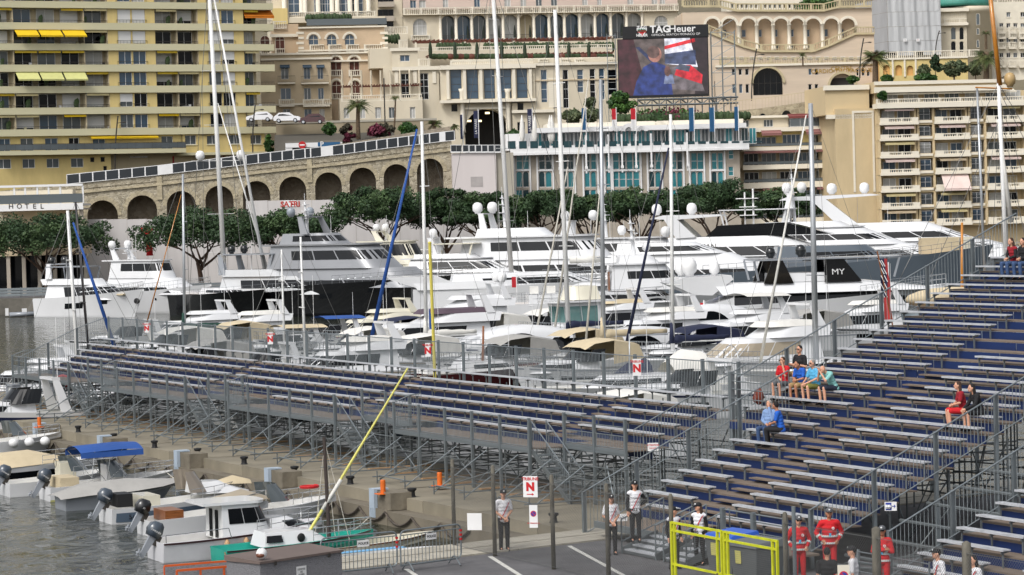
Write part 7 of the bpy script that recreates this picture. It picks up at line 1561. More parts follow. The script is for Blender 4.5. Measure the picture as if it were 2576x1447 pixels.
m = M(); m.loft([[(x_, 1.2 * math.cos(a * math.pi / 8), 1.1 + h_ * math.sin(a * math.pi / 8)) for a in range(9)] for x_, h_ in ((.2, 1.5), (1.2, 1.3), (2.2, .6))], 0, False, False); mk('sprayhood', m, CANVNAVY, o, True)
for x_ in (-5.6,): mk('steering_wheel', M().path([(x_, .9 * math.cos(a * .52), 2.2 + .9 * math.sin(a * .52)) for a in range(13)], .03, 5), CHROME, o)
fp = thing('flagpole', 'slender yellow pole standing behind the stand fence', 'pole', atY(1097, 980, 150), 0); rod('pole', (0, 0, -3), tuple(atY(1081, 612, 150) - fp.location), .085, YELP, fp); mk('cap', M().ball(tuple(atY(1081, 612, 150) - fp.location), .1), YELP, fp)
bf = thing('feather_flag', 'bright blue feather flag left of the yellow pole', 'flag', atY(1080, 860, 205), 0); rod('pole', (0, 0, -2), (0, 0, 2.6), .03, WHITE, bf); mk('cloth', M().add([(0, 0, 2.6), (0, 0, .0), (.6, 0, .0), (.5, .05, .8), (.25, .05, 1.8)], [(0, 1, 2, 3, 4)]), CANVBLUE, bf)
# ================================================================= PIER FURNITURE
ORNG = mat('orange_post_paint', S(224, 110, 30), .55, var=.1); PALEB = mat('pale_blue_plastic', S(176, 190, 204), .5, var=.08)
nm = ['first', 'second', 'third', 'fourth', 'fifth']
for i, (R_, a, b) in enumerate(((B1, 145, 330), (B1, 660, 425), (B1, 1245, 540), (B1, 1940, 675), (B2, 200, 830))):
    p = plz(OL, R_, a, b, -.55); x = p.x; t_ = thing('mooring_block', 'concrete block with a pale blue fender cap, %s from the left along the pier' % nm[i], 'block', lw(OL, x, -9.0), ROT, 'fender blocks along the pier')
    mk('block', M().box(-.5, -.35, -1.14, 1.1, .5, -.5), PCONC, t_)
    m = M(); m.box(-.55, -.5, -1.15, -.1, -.36, -.42); m.box(-.55, -.36, -.48, -.1, .1, -.42); m.box(-.56, -.5, -1.5, -.45, -.36, -1.15); m.box(-.38, -.5, -1.5, -.26, -.36, -1.15); m.box(-.2, -.5, -1.5, -.09, -.36, -1.15); mk('fender_cap', m, PALEB, t_)
for R_, a, b, lab in ((B1, 297, 330, 'short orange post near the lifebuoy end of the pier'), (B2, 315, 830, 'orange post on the nearest concrete block'), (B2, 742, 770, 'orange post among the scaffold tubes near the fence')):
    p = atZ(*R_(a, b), -.55); t_ = thing('orange_post', lab, 'post', p, ROT); mk('post', M().lathe([(.1, 0), (.1, .46), (.09, .5)], (0, 0, 0), 12), ORNG, t_); mk('base_plate', M().box(-.25, -.25, -.03, .25, .25, .0), ORNG, t_)
BOLL = ['beside the white service panel', 'left of the leftmost pier stairs', 'above the second fender block', 'midway between second and third fender blocks', 'above the third fender block', 'between the third and fourth fender blocks', 'above the fourth fender block', 'left of the nearest orange post', 'right of the nearest orange post', 'behind the chain-link fence']
for i, (R_, a, b) in enumerate(((B1, 110, 272), (B1, 590, 370), (B1, 860, 430), (B1, 1165, 485), (B1, 1490, 545), (B1, 1840, 610), (B1, 2220, 685), (B2, 68, 762), (B2, 533, 856), (B2, 1600, 1050))):
    p = atZ(*R_(a, b), -.7); t_ = thing('bollard', 'small black mooring bollard ' + BOLL[i], 'bollard', p, 0, 'black bollards on the pier'); mk('bollard_body', M().lathe([(.16, 0), (.12, .05), (.11, .2), (.17, .25), (.17, .32), (.06, .34)], (0, 0, 0), 10), BLACK, t_)
IRONR = mat('rusty_chain', S(96, 88, 80), .8, .3, var=.25, sc_=4); chn = thing('mooring_chain', 'heavy chain hanging in loops along the pier ledge', 'chain', OL, ROT)
for i in range(26):
    x0_ = -64 + i * 2.4; pts = [(x0_ + 2.4 * t / 8, -9.52, -1.2 - .38 * (1 - (2 * t / 8 - 1) ** 2)) for t in range(9)]; mk('chain_loop', M().path(pts, .045, 5), IRONR, chn)
for i, (R_, a, b) in enumerate(((B1, 90, 245), (B1, 430, 215))):   # service pedestals
    p = atZ(*R_(a, b), -.7); t_ = thing('service_pedestal', ('white mooring service panel in a grey frame at the pier end', 'grey framed service panel beside the red lifebuoy')[i], 'pedestal', p, ROT); mk('frame', M().box(-.7, -.1, 0, -.5, .3, 1.7).box(.5, -.1, 0, .7, .3, 1.7).box(-.7, -.1, 1.6, .7, .3, 1.75), GREYG, t_); mk('panel', M().box(-.48, 0, .3, .48, .2, 1.55), WHITE, t_)
    for k in range(3): brick('socket', -.3 + k * .22, -.02, 1.2, -.15 + k * .22, 0, 1.38, GREYG, t_)
p = atZ(*B1(480, 190), -.7); t_ = thing('lifebuoy', 'red lifebuoy hanging by the service panel on the pier', 'lifebuoy', p + Vector((0, 0, .9)), 0); mk('ring', M().path([(.34 * math.cos(a * .393), 0, .6 + .34 * math.sin(a * .393)) for a in range(17)], .09, 8), RED, t_, True); rod('stand', (0, .1, -.9), (0, .1, .9), .04, GALVD, t_)
BEAM = mat('timber_sleeper', S(176, 140, 100), .85, var=.25, sc_=3, st=(.3, 3, 3))
for i in range(26): brick('sole_board', -70 + i * 2.63, -5.3, -.70, -69.75 + i * 2.63, -2.5, -.655, BEAM, LS)
# ================================================================= NEAR QUAY FURNITURE
FENL = Vector((-1.95, 81.6, 0)); ft = lambda t, z=0.: FENL + UX * t + Vector((0, 0, z))
POST = mat('weathered_concrete_post', S(112, 108, 98), .95, var=.3, sc_=3, st=(1, 1, .5), bump=.4)
fence = thing('chain_link_fence', 'chain-link fence on concrete posts across the car park', 'fence', FENL, ROT)
def linkpanel(t0, t1, h=2.35):
    m = M(); L = t1 - t0; n = int((L + h) / .085); w = .0019
    for i in range(n):
        for sgn in (1, -1):
            a = i * .085 - h; x0_, z0_ = (a, 0) if a > 0 else (0, -a); x1_, z1_ = (a + h, h) if a + h < L else (L, L - a)
            if x1_ - x0_ < .02: continue
            if sgn < 0: x0_, x1_ = L - x0_, L - x1_
            m.bar((x0_, 0, z0_ + .05), (x1_, 0, z1_ + .05), w * 2, w * 2)
    m.tube((0, 0, h), (L, 0, h), .006); m.tube((0, 0, .08), (L, 0, .08), .006)
    mk('wire_mesh', m, WIRE, fence, loc=(t0, 0, 0), kind='stuff')
tp = [0, 2.7, 6.35, 9.5, 12.9]
for t in tp + [18.3, 22.1, 25.5, 29]: mk('fence_post', M().lathe([(.065 if t < 22 else .11, -.1), (.06 if t < 22 else .10, 2.55), (.03, 2.6)], (t, .06, 0), 8), POST, fence, True)
for t in (18.62,): rod('steel_post', (t, .1, 0), (t, .1, 2.75), .05, GALV, fence)
for a, b in zip(tp, tp[1:]): linkpanel(a, b)
linkpanel(18.3, 22.1); linkpanel(22.1, 25.5); linkpanel(25.5, 29)
# yellow double gate
YGL = mat('yellow_gate_paint', S(206, 210, 40), .45, var=.16, sc_=3.); gate = thing('gate', 'bright yellow tubular double gate with wire infill', 'gate', FENL, ROT)
for i, (a, b) in enumerate(((13.1, 15.55), (15.68, 18.1))):
    lf = ob('gate_leaf', None, gate, (a, -.05, 0)); L = b - a; m = M()
    for z in (.12, .85, 1.70, 1.90): m.bar((0, 0, z), (L, 0, z), .055, .055)
    for x in (0, .16, L - .2, L): m.bar((x, 0, .1), (x, 0, 1.92), .06, .06)
    mk('frame', m, YGL, lf); m = M()
    for j in range(int(L / .05)): m.bar((j * .05, .01, .12), (j * .05, .01, 1.70), .004, .004)
    for j in range(int(1.55 / .05)): m.bar((.02, .012, .15 + j * .05), (L - .02, .012, .15 + j * .05), .004, .004)
    mk('wire_infill', m, WIRE, lf, kind='stuff')
mk('lock_chain', M().path([(15.4, -.12, .85), (15.6, -.16, .75), (15.85, -.12, .83)], .02, 5), IRONR, gate)
# notices
def sign(label, R_, a0, b0, a1, b1, Y, rz=0., items=(), col=WHITE, kind='sign', off=-.05):
    c = atY(*R_((a0 + a1) / 2, (b0 + b1) / 2), Y); k = Y / 7000; w = (a1 - a0) * k / 2.995; h = (b1 - b0) * k / 2.995; t_ = thing(kind, label, 'sign', c, rz)
    mk('plate', M().box(-w / 2, -.01, -h / 2, w / 2, .01, h / 2), col, t_)
    for body, x, z, s_, mt_, bo in items: text('lettering', body, mt_, t_, (x * w, -.014, z * h), s_ * h, bold=bo, ext=.002)
    return t_, w, h
REDI = mat('red_print', S(200, 24, 34), .6, var=0); BLUI = mat('blue_print', S(40, 60, 150), .6, var=0); BLKI = mat('black_print', S(22, 22, 24), .6, var=0)
TRI = (('TRIBUNE', 0, .34, .2, REDI, .003), ('N', 0, -.08, .62, REDI, .02))
for i, (R_, a0, b0, a1, b1, Y) in enumerate(((A4, 1090, 985, 1120, 1060, 146.5), (A4, 2016, 1058, 2056, 1148, 131.8), (A5, 632, 1138, 672, 1242, 116.6), (A5, 2195, 1258, 2258, 1385, 100.7))):
    sign('red-lettered N notice on the long stand back fence, %s from left' % nm[i], R_, a0, b0, a1, b1, Y, 0, TRI)
yf = lambda a: (lambda r_: (FENL.y + UX.y * ((FENL.x - r_ * FENL.y) / (r_ * UX.y - UX.x))))((a - CX) / F)
t_, w, h = sign('white TRIBUNE N notice with a red arrow on the chain-link fence', B2, 1368, 700, 1480, 860, yf(1333) - .15, -.25, (('TRIBUNE', 0, .36, .2, REDI, .003), ('N', 0, -.02, .52, REDI, .02)))
mk('arrow', M().prism([(-.25 * w, -.38 * h), (.1 * w, -.38 * h), (.1 * w, -.42 * h), (.25 * w, -.36 * h), (.1 * w, -.3 * h), (.1 * w, -.34 * h), (-.25 * w, -.34 * h)], -.016, -.011), REDI, t_)
def nopark(t_, r, z):
    mk('roundel', M().tube((0, -.012, z), (0, -.016, z), r, None, 24), REDI, t_); mk('roundel_centre', M().tube((0, -.017, z), (0, -.02, z), r * .76, None, 24), BLUI, t_); mk('roundel_bar', M().bar((-r * .6, -.022, z + r * .6), (r * .6, -.022, z - r * .6), .002, r * .24, 0, (0, 0, 1)), REDI, t_)
t_, w, h = sign('white no-parking notice hanging below the TRIBUNE N notice', B2, 1416, 918, 1480, 1090, yf(1341) - .15, -.25, (('EN PERMANENCE', 0, -.3, .07, REDI, .001),)); nopark(t_, w * .36, h * .12)
sign('blank white plate on the fence left of the marshal', B2, 947, 980, 1060, 1108, yf(1194) - .15, -.25)
t_, w, h = sign('cream no-parking board at the bottom edge among the people', B3, 1168, 1370, 1258, 1530, 62.4, -.1, (), mat('cream_plate', S(222, 216, 200), .7, var=.06)); nopark(t_, w * .38, .0)
t_, w, h = sign('small white toilet sign with blue figures and an arrow', B3, 1522, 895, 1612, 962, 66.5, -.1); mk('blue_field', M().box(-w * .42, -.014, -h * .42, 0.02, -.011, h * .42), BLUI, t_)
for x in (-.3, -.12): mk('figure', M().lathe([(.02, -.26 * h), (.05, 0), (.03, .12 * h), (.035, .2 * h)], (x * w, -.018, 0), 8), WHITE, t_)
mk('arrow', M().prism([(.12 * w, -.02 * h), (.3 * w, -.02 * h), (.28 * w, -.2 * h), (.42 * w, .02 * h), (.28 * w, .24 * h), (.3 * w, .06 * h), (.12 * w, .06 * h)], -.016, -.011), BLUI, t_)
sign('white warning notice with red lettering at the stand gap', B2, 2308, 450, 2388, 512, 92, 0, (('ATTENTION', 0, .22, .26, REDI, .002), ('DANGER', 0, -.15, .22, REDI, .001)))
sign('small white seat number plate behind the young marshal', B2, 2070, 985, 2155, 1040, 80.5, 0, (('1 a 24', 0, 0, .4, BLKI, .002),))
# crowd barriers
def crowd_barrier(label, p, q, plate):
    p = Vector(p); q = Vector(q); d = q - p; L = d.length; t_ = thing('crowd_barrier', label, 'barrier', p, math.atan2(d.y, d.x), 'police crowd barriers'); m = M(); r = .15
    pts = [(0, 0, .15), (0, 0, 1.1 - r)] + [(r - r * math.cos(a), 0, 1.1 - r + r * math.sin(a)) for a in (.5, 1.05, 1.57)] + [(L - r + r * math.sin(a), 0, 1.1 - r + r * math.cos(a)) for a in (0, .5, 1.05, 1.57)] + [(L, 0, .15 + r)] + [(L - r + r * math.cos(a), 0, .15 + r - r * math.sin(a)) for a in (.5, 1.05, 1.57)] + [(r, 0, .15), (0, 0, .15)]
    m.path(pts, .024, 7); m.tube((0, 0, .98), (L, 0, .98), .016); mk('frame', m, GALV, t_); n = int(L / .12)
    for i in range(1, n): rod('bar', (L * i / n, 0, .15), (L * i / n, 0, .98), .011, GALV, t_, 5)
    for x in (.25, L - .25): mk('foot', M().path([(x - .05, -.32, 0), (x, -.05, .22), (x, .05, .22), (x + .05, .32, 0)], .02, 6), GALV, t_)
    pl = ob('plate', M().box(-.18, -.03, -.09, .18, -.02, .09).mesh('plate', WHITE), t_, (L * plate, 0, .86)); text('plate_lettering', 'POLICE', BLKI, pl, (0, -.034, 0), .095, bold=.002, ext=.001)
    for i in range(3): brick('red_tape', L - .025, -.03, .65 + i * .12, L + .03, .03, .71 + i * .12, RED, t_)
crowd_barrier('steel crowd barrier nearest the chain-link fence', (-3.25, 76.1, .04), (-1.62, 77.5, .04), .5); crowd_barrier('steel crowd barrier beside the brown metal chest', (-5.35, 74.9, .04), (-3.35, 76.1, .04), .55)
# metal chest with helmet, orange trailer
CHQ = mat('checker_plate', S(150, 150, 154), .5, .4, var=.12, sc_=14, bump=.8, bs=40); CHT = mat('brown_lid', S(112, 98, 92), .7, var=.12)
ch = thing('metal_chest', 'large checker-plate chest with a brown lid on the quay', 'chest', (-6.68, 71.4, 0), math.radians(47)); mk('body', M().box(0, 0, .05, 2.9, 1.3, .93), CHQ, ch); mk('lid', M().add([(-.04, -.04, .93), (2.94, -.04, .93), (2.94, 1.34, .93), (-.04, 1.34, .93), (-.04, -.04, .99), (2.94, -.04, .99), (2.94, 1.34, 1.08), (-.04, 1.34, 1.08)], [(0, 3, 2, 1), (4, 5, 6, 7), (0, 1, 5, 4), (1, 2, 6, 5), (2, 3, 7, 6), (3, 0, 4, 7)]), CHT, ch); mk('notice', M().box(1.25, -.02, .42, 1.6, -.01, .72), WHITE, ch); text('notice_lettering', 'DEFENSE\nDE\nFUMER', BLKI, ch, (1.42, -.024, .57), .07, ext=.001)
for x in (.5, 2.4): mk('hasp', M().box(x - .04, -.06, .85, x + .04, -.045, .95), IRON, ch)
hp = thing('helmet', 'white striped crash helmet resting on the brown chest', 'helmet', Vector((-6.68, 71.4, 1.02)) + Vector((.03, .25, 0)), -.4); mk('shell', M().ball((0, 0, .15), .14, .16, .15, 14, 9), WHITE, hp, True); mk('visor', M().ball((0, -.06, .12), .125, .12, .08, 12, 7), mat('brown_visor', S(120, 74, 56), .3, var=.1), hp, True); mk('stripe', M().ball((0, .01, .16), .03, .158, .152, 8, 8), IRON, hp, True)
ORT = mat('orange_frame_paint', S(214, 96, 40), .5, var=.1); tr = thing('trailer', 'orange framed flat trailer at the bottom left edge of the quay', 'trailer', atZ(445, 1452, .45) - Vector((0, 0, .45)), math.radians(24)); m = M()
for z in (.2, .62): m.bar((0, 0, z), (2.6, 0, z), .06, .06); m.bar((0, 1.1, z), (2.6, 1.1, z), .06, .06); m.bar((2.6, 0, z), (2.6, 1.1, z), .06, .06)
for x in (0, .65, 1.3, 1.95, 2.6): m.bar((x, 0, .2), (x, 0, .62), .05, .05); m.bar((x, 1.1, .2), (x, 1.1, .62), .05, .05)
mk('frame', m, ORT, tr); mk('floor_plate', M().box(0, 0.03, .2, 2.6, 1.07, .24), CHQ, tr); mk('side_plate', M().box(0, 1.04, .22, 2.6, 1.06, .6), CHQ, tr); mk('post_cap', M().lathe([(.13, .1), (.13, .7), (.1, .74)], (2.75, .9, 0), 12), ORNG, tr); rod('broom_handle', (1.6, -.05, .15), (1.35, .05, 1.0), .018, BEAM, tr)
# bins behind the gate, tarpaulin
BIN = mat('bin_plastic', S(98, 102, 104), .6, var=.08); BINL = mat('bin_lid', S(40, 90, 190), .45, var=.08); YST = mat('yellow_sticker', S(214, 206, 120), .6, var=.1)
for i, (vx, Y, lm, lab) in enumerate(((1843, 72.2, BINL, 'grey waste container with a blue lid behind the yellow gate'), (1905, 70.4, BIN, 'grey waste container with a grey lid behind the yellow gate'))):
    p = atZ(vx, 1500, 0); t_ = thing('waste_container', lab, 'bin', (atY(vx, 1400, Y).x, Y, 0), ROT + .1); mk('body', M().loft([[(-.45, -.38, .12), (.45, -.38, .12), (.45, .38, .12), (-.45, .38, .12)], [(-.58, -.46, 1.18), (.58, -.46, 1.18), (.58, .46, 1.18), (-.58, .46, 1.18)]]), BIN, t_)
    mk('lid', M().loft([[(-.6, -.5, 1.19), (.6, -.5, 1.19), (.6, .48, 1.19), (-.6, .48, 1.19)], [(-.56, -.42, 1.3), (.56, -.42, 1.3), (.56, .42, 1.38), (-.56, .42, 1.38)]]), lm, t_); mk('sticker', M().add([(-.32, -.452, .75), (-.08, -.452, .75), (-.08, -.468, 1.08), (-.32, -.468, 1.08)], [(0, 1, 2, 3)]), YST, t_)
    for x in (-.38, .38): 
        for y in (-.3, .3): mk('wheel', M().tube((x, y - .03, .07), (x, y + .03, .07), .07, None, 10), BLACK, t_)
tb = thing('stewards_desk', 'table covered with blue plastic at the lower right', 'table', (9.9, 66.2, 0), ROT); mk('blue_cover', M().slab([(-.8, -.4), (.6, -.4), (.7, .4), (-.7, .4)], .68, .74), BINL, tb)
for x in (-.6, .5):
    for y in (-.3, .3): rod('leg', (x, y, 0), (x, y, .68), .02, GALV, tb, 6)
bp_ = thing('backpack', 'rust-red backpack on the landing beside the seated men', 'bag', lw(OR, -2.0, 2.2, 3.45), ROT); mk('bag', M().ball((0, 0, .25), .2, .15, .28, 10, 8), mat('rust_fabric', S(120, 52, 36), .8, var=.15), bp_, True); mk('pocket', M().ball((0, -.12, .18), .13, .08, .14, 8, 6), _mats['rust_fabric'], bp_, True)
# ================================================================= SMALL BOATS AT THE PIER (bottom left)
OBGR = mat('outboard_grey', S(70, 80, 92), .3, var=.06, coat=.3); OBBK = mat('outboard_black', S(26, 28, 32), .3, var=.06, coat=.3); TEALP = mat('teal_hull_paint', S(26, 160, 140), .4, var=.12, sc_=1.); YGRN = mat('yellow_green_hull', S(196, 196, 130), .35, var=.08); SLBL = mat('slate_blue_hull', S(96, 112, 130), .35, var=.08)
def outboard(par, x, mt, y=0., tilt=.5, word=None):
    o_ = ob('outboard_motor', None, par); o_.matrix_basis = Matrix.Translation((x, y, .6)) @ Matrix.Diagonal((.92, .92, .92, 1)) @ Matrix.Rotation(tilt, 4, 'Y')
    mk('cowling', M().loft([[(-.42, -.18, .15), (-.02, -.18, .15), (-.02, .18, .15), (-.42, .18, .15)], [(-.5, -.22, .4), (.05, -.22, .4), (.05, .22, .4), (-.5, .22, .4)], [(-.46, -.2, .62), (-.02, -.2, .66), (-.02, .2, .66), (-.46, .2, .62)], [(-.38, -.12, .72), (-.12, -.12, .76), (-.12, .12, .76), (-.38, .12, .72)]]), mt, o_, True)
    mk('leg', M().loft([[(-.32, -.08, .15), (-.05, -.08, .15), (-.05, .08, .15), (-.32, .08, .15)], [(-.3, -.04, -.7), (-.12, -.04, -.7), (-.12, .04, -.7), (-.3, .04, -.7)]]), GREYG, o_); mk('propeller', M().box(-.42, -.14, -.62, -.36, .14, -.56).box(-.42, -.03, -.73, -.36, .03, -.45), GREYG, o_); mk('clamp', M().box(-.05, -.15, -.1, .12, .15, .3), IRON, o_)
    for sd in (-1, 1):
        if word: text('cowling_lettering', word, WHITE, o_, (-.22, sd * .225, .38), .1, rot=(math.pi / 2, 0, 0 if sd < 0 else math.pi), ext=.001)
def launch(label, V, L, B, hm, low=None, Hs=.75, Hb=1.15, head=25., ob_=None, cat='boat', name='motor_boat', rail=True, deck=CREAMG, rub=None, word=None):
    p = atZ(*V, ZW); t_ = thing(name, label, cat, p, math.radians(head), 'small boats moored at the pier'); L *= .84; B *= .88; Hs *= .78; Hb *= .8; H = Hull(L, B, Hs, Hb, rake=L * .14); H.mesh(t_, hm, deck, low, .25)
    if rail: H.rail(t_, .55, .985, .42, r=.013, n=5)
    if rub:
        for sd in (1, -1): H.patch(t_, 'rub_rail', 0.0, .985, .9, 1., rub, sd, 14, .03)
    if ob_: outboard(t_, -L / 2 - .02, ob_, 0, .55, word)
    return t_, H
def screen(par, x, w, z, h, mt=GLASSG):
    T_ = Tier(x - .9, x + .5, z, z + h, w, .55, 0, .85, .5); T_.band(par, .05, 1, 3, mt, .12, .88, name='windscreen'); return T_
def cover(par, pts, mt, w, name='boat_cover'):
    m = M(); m.loft([[(x, -w * k, z0_), (x, -w * k * .6, z0_ + (z1_ - z0_) * .8), (x, 0, z1_), (x, w * k * .6, z0_ + (z1_ - z0_) * .8), (x, w * k, z0_)] for x, z0_, z1_, k in pts], 0, False, False); return mk(name, m, mt, par, True)
b, H = launch('white cruiser with a beige cover and dark hull windows at the left edge', (72, 1216), 8.2, 2.9, GEL, None, 1.0, 1.3); cover(b, [(-3.7, .75, .9, .9), (-2, .8, 1.4, 1), (0, .9, 1.5, .95), (1.6, .95, 1.1, .6)], CANVB, 1.35)
for sd in (1, -1): H.patch(b, 'hull_window', .35, .78, .35, .75, GLASS, sd, 8)
b, H = launch('white boat edge with round white fenders at the far left', (22, 1140), 6.5, 2.4, GEL); screen(b, .4, .9, .9, .7)
for i in range(3): mk('fender', M().ball((1.5 - i * .8, -1.4, .6), .26, .26, .24, 9, 7), WHITE, b, True)
b, H = launch('white open boat with a grey outboard left of the blue bimini', (158, 1238), 6.0, 2.3, GEL, None, ob_=OBGR, word='YAMAHA'); screen(b, .6, .8, .9, .6); mk('console', M().box(-.2, -.4, .6, .5, .4, 1.3), CREAMG, b); mk('steering_wheel', M().path([(-.3, .18 * math.cos(a), 1.25 + .18 * math.sin(a)) for a in [i * .7 for i in range(10)]], .015, 4), BLACK, b)
b, H = launch('open boat with a blue bimini and yellow-green lower hull', (280, 1247), 6.8, 2.4, GEL, YGRN, ob_=OBGR, word='YAMAHA'); screen(b, .2, .8, .8, .7)
m = M()
for k in range(8):
    y0_, y1_ = -1.15 + 2.3 * k / 8, -1.15 + 2.3 * (k + 1) / 8; zz = lambda y: 1.95 + .22 * (1 - (y / 1.15) ** 2); m.add([(-1.6, y0_, zz(y0_)), (.2, y0_, zz(y0_) + .08), (1.1, y0_, zz(y0_) + .04), (-1.6, y1_, zz(y1_)), (.2, y1_, zz(y1_) + .08), (1.1, y1_, zz(y1_) + .04)], [(0, 1, 4, 3), (1, 2, 5, 4)])
for sd in (-1, 1): m.quad((-1.6, sd * 1.15, 1.95), (1.1, sd * 1.15, 1.99), (1.1, sd * 1.17, 1.75), (-1.6, sd * 1.17, 1.72))
mk('bimini', m, CANVBLUE, b, True)
for sd in (-1, 1):
    for x in (-1.5, -.3, 1.0): rod('bimini_pole', (-.5, sd * 1.1, .7), (x, sd * 1.13, 1.92), .015, CHROME, b, 5)
mk('seat', M().box(-2.4, -.8, .5, -1.6, .8, .95), CANVB, b); mk('console', M().box(-.3, -.45, .6, .4, .45, 1.35), GEL, b)
b, H = launch('boat hidden under a pale grey tarpaulin', (300, 1272), 5.8, 2.2, GREYG, rail=False); cover(b, [(-2.7, .5, .6, .9), (-1.5, .6, 1.0, 1), (.3, .65, 1.1, 1), (1.6, .75, 1.0, .8), (2.6, .85, .95, .2)], CANVGREY, 1.12)
b, H = launch('white sports boat numbered 515 with a slate blue hull side', (445, 1302), 6.8, 2.4, GEL, None, ob_=OBGR, rub=None, word='YAMAHA')
for sd in (1, -1): H.patch(b, 'hull_panel', .03, .7, .12, .72, SLBL, sd, 12)
p = H.pt(.16, .42, -1, .03); text('hull_number', '515', BLKI, b, tuple(p), .26, bold=.006, ext=.002); screen(b, .7, .85, .95, .85, mat('tinted_screen', S(150, 140, 128), .1, var=.1)); Tier(.6, 2.9, .9, 1.35, .75, 1.2, 0, .7).build(b, GEL, 'cuddy'); mk('engine_box', M().box(-2.5, -.5, .6, -1.9, .5, 1.1), BLACK, b); mk('seat', M().box(-1.6, -.8, .5, -.9, .8, 1.0), CREAMG, b); cover(b, [(1.6, 1.2, 1.3, .4), (2.3, 1.2, 1.5, .55), (3.0, 1.15, 1.3, .3)], CANVB, .9)
b, H = launch('white boat with a black outboard squeezed behind the cabin boat', (520, 1334), 5.8, 2.1, GEL, None, ob_=OBBK, word='30'); mk('seat', M().box(-1.8, -.7, .5, -1.1, .7, .9), WOOD, b); cover(b, [(.3, .9, 1.2, .8), (1.4, 1.0, 1.45, .8), (2.3, 1.05, 1.15, .4)], TAUPE, .95)
b, H = launch('white cabin boat with sliding doors, grey hull and two fenders', (604, 1393), 7.2, 2.5, mat('grey_white_hull', S(216, 216, 220), .4, var=.08, sc_=1), None, .85, 1.3, ob_=OBGR, rub=mat('maroon_rub', S(70, 44, 48), .6, var=.1), word='MARINER')
CBW = GEL
T_ = Tier(-.9, 1.1, .6, 1.8, .92, .55, .0, .9, .45).build(b, CBW, 'wheelhouse').band(b, .45, .88, 8, GLASS, .05, .95); T_.roof(b, .15, .1, .55, .05, CBW); Tier(.9, 2.8, .75, 1.2, .82, 1.1, 0, .72).build(b, CBW, 'fore_cabin').band(b, .35, .8, 4, GLASS, .15, .85)
for sd in (-1, 1):
    for x in (-.1, .45): mk('door_panel', M().box(-.93, sd * .3 - .14, .65, -.912, sd * .3 + .14, 1.6), GLASS, b)
for t in (.38, .5): p = H.pt(t, .62, -1, .13); mk('fender', M().lathe([(.03, -.35), (.1, -.26), (.1, .1), (.03, .2)], tuple(p), 8), mat('tan_fender', S(196, 160, 120), .7, var=.1), b, True)
p = H.pt(.55, .5, -1, .025); text('hull_lettering', 'CAP', GREYG, b, tuple(p), .32, ext=.002, bold=.004); mk('side_rail', M().path([(-3.0, -1.15, .7), (-3.0, -1.15, .95), (-.8, -1.2, 1.05), (-.7, -1.2, .7)], .015, 5), CHROME, b)
b, H = launch('white dinghy with a coil of red line moored behind the cabin boat', (706, 1312), 5.4, 2.1, GEL, None, .7, 1.1); mk('rope_coil', M().path([(1.2 + .35 * math.cos(a), .35 * math.sin(a), 1.2 + a * .004) for a in [i * .5 for i in range(40)]], .03, 4), RED, b); screen(b, -.2, .75, .8, .7)
b, H = launch('small teal and white cabin sailing boat with a dark mast and yellow boom', (748, 1408), 6.6, 2.2, TEALP, None, .75, 1.05, deck=mat('pale_blue_deck', S(206, 222, 230), .5, var=.06), rub=mat('maroon_rub', None))
T_ = Tier(-1.4, 1.2, .55, 1.05, .72, .8, .1, .8).build(b, GEL, 'cabin'); mk('porthole', M().ball((-.1, -.70, .82), .14, .05, .15, 12, 8), BLACK, b); mk('cabin_window', M().add([(-1.35, -.745, .72), (-.75, -.745, .72), (-.78, -.67, .95), (-1.3, -.67, .95)], [(0, 1, 2, 3)]), GLASS, b)
iv = Matrix.Rotation(-math.radians(25), 3, 'Z'); W2L = lambda q: iv @ (q - b.location); yb = b.location.y
mb = atY(829, 1370, yb); mk('mast', M().tube(W2L(mb), W2L(atY(815, 1100, yb)), .07, .06, 8), mat('dark_wood_mast', S(66, 56, 52), .6, var=.2), b); mk('boom', M().tube(W2L(atY(757, 1372, yb)), W2L(atY(1026, 926, yb)), .055, .03, 8), mat('pale_yellow_paint', S(228, 222, 120), .5, var=.08), b); mk('boom_sail', M().tube(W2L(atY(812, 1282, yb)), W2L(atY(858, 1206, yb)), .07, .06, 8), CANVW, b, True)
for q in ((790, 1372), (880, 1362), (846, 1375)): rod('shroud', W2L(atY(817, 1112, yb)), W2L(atY(*q, yb)), .012, ROPE, b, 4)
b, H = launch('cream wooden skiff with a blue bow by the quay wall', (950, 1392), 5.2, 1.7, CREAMG, None, .5, .75, 30., rail=False, rub=WOOD, name='skiff')
b, H = launch('low white and sky-blue sailing dinghy against the quay', (965, 1410), 5.0, 1.5, GEL, None, .3, .4, 30., rail=False, name='dinghy'); mk('deck_stripe', M().box(-1.8, -.5, .42, .6, -.1, .44), mat('sky_blue_paint', S(120, 184, 230), .5, var=.06), b)
for i, (p0, p1) in enumerate((((415, 1185), (560, 1215)), ((800, 1312), (930, 1300)), ((600, 1260), (760, 1250)))):
    a, c = atZ(*p0, -.8), atZ(*p1, -1.0); t_ = thing('mooring_line', ('mooring rope from the blue bimini boat to the pier', 'mooring rope from the cabin boat to the pier', 'mooring rope from boat 515 to the pier')[i], 'rope', a); d = c - a; mk('rope', M().path([d * (k / 8) - Vector((0, 0, .5 * math.sin(math.pi * k / 8))) for k in range(9)], .018, 5), ROPE, t_)
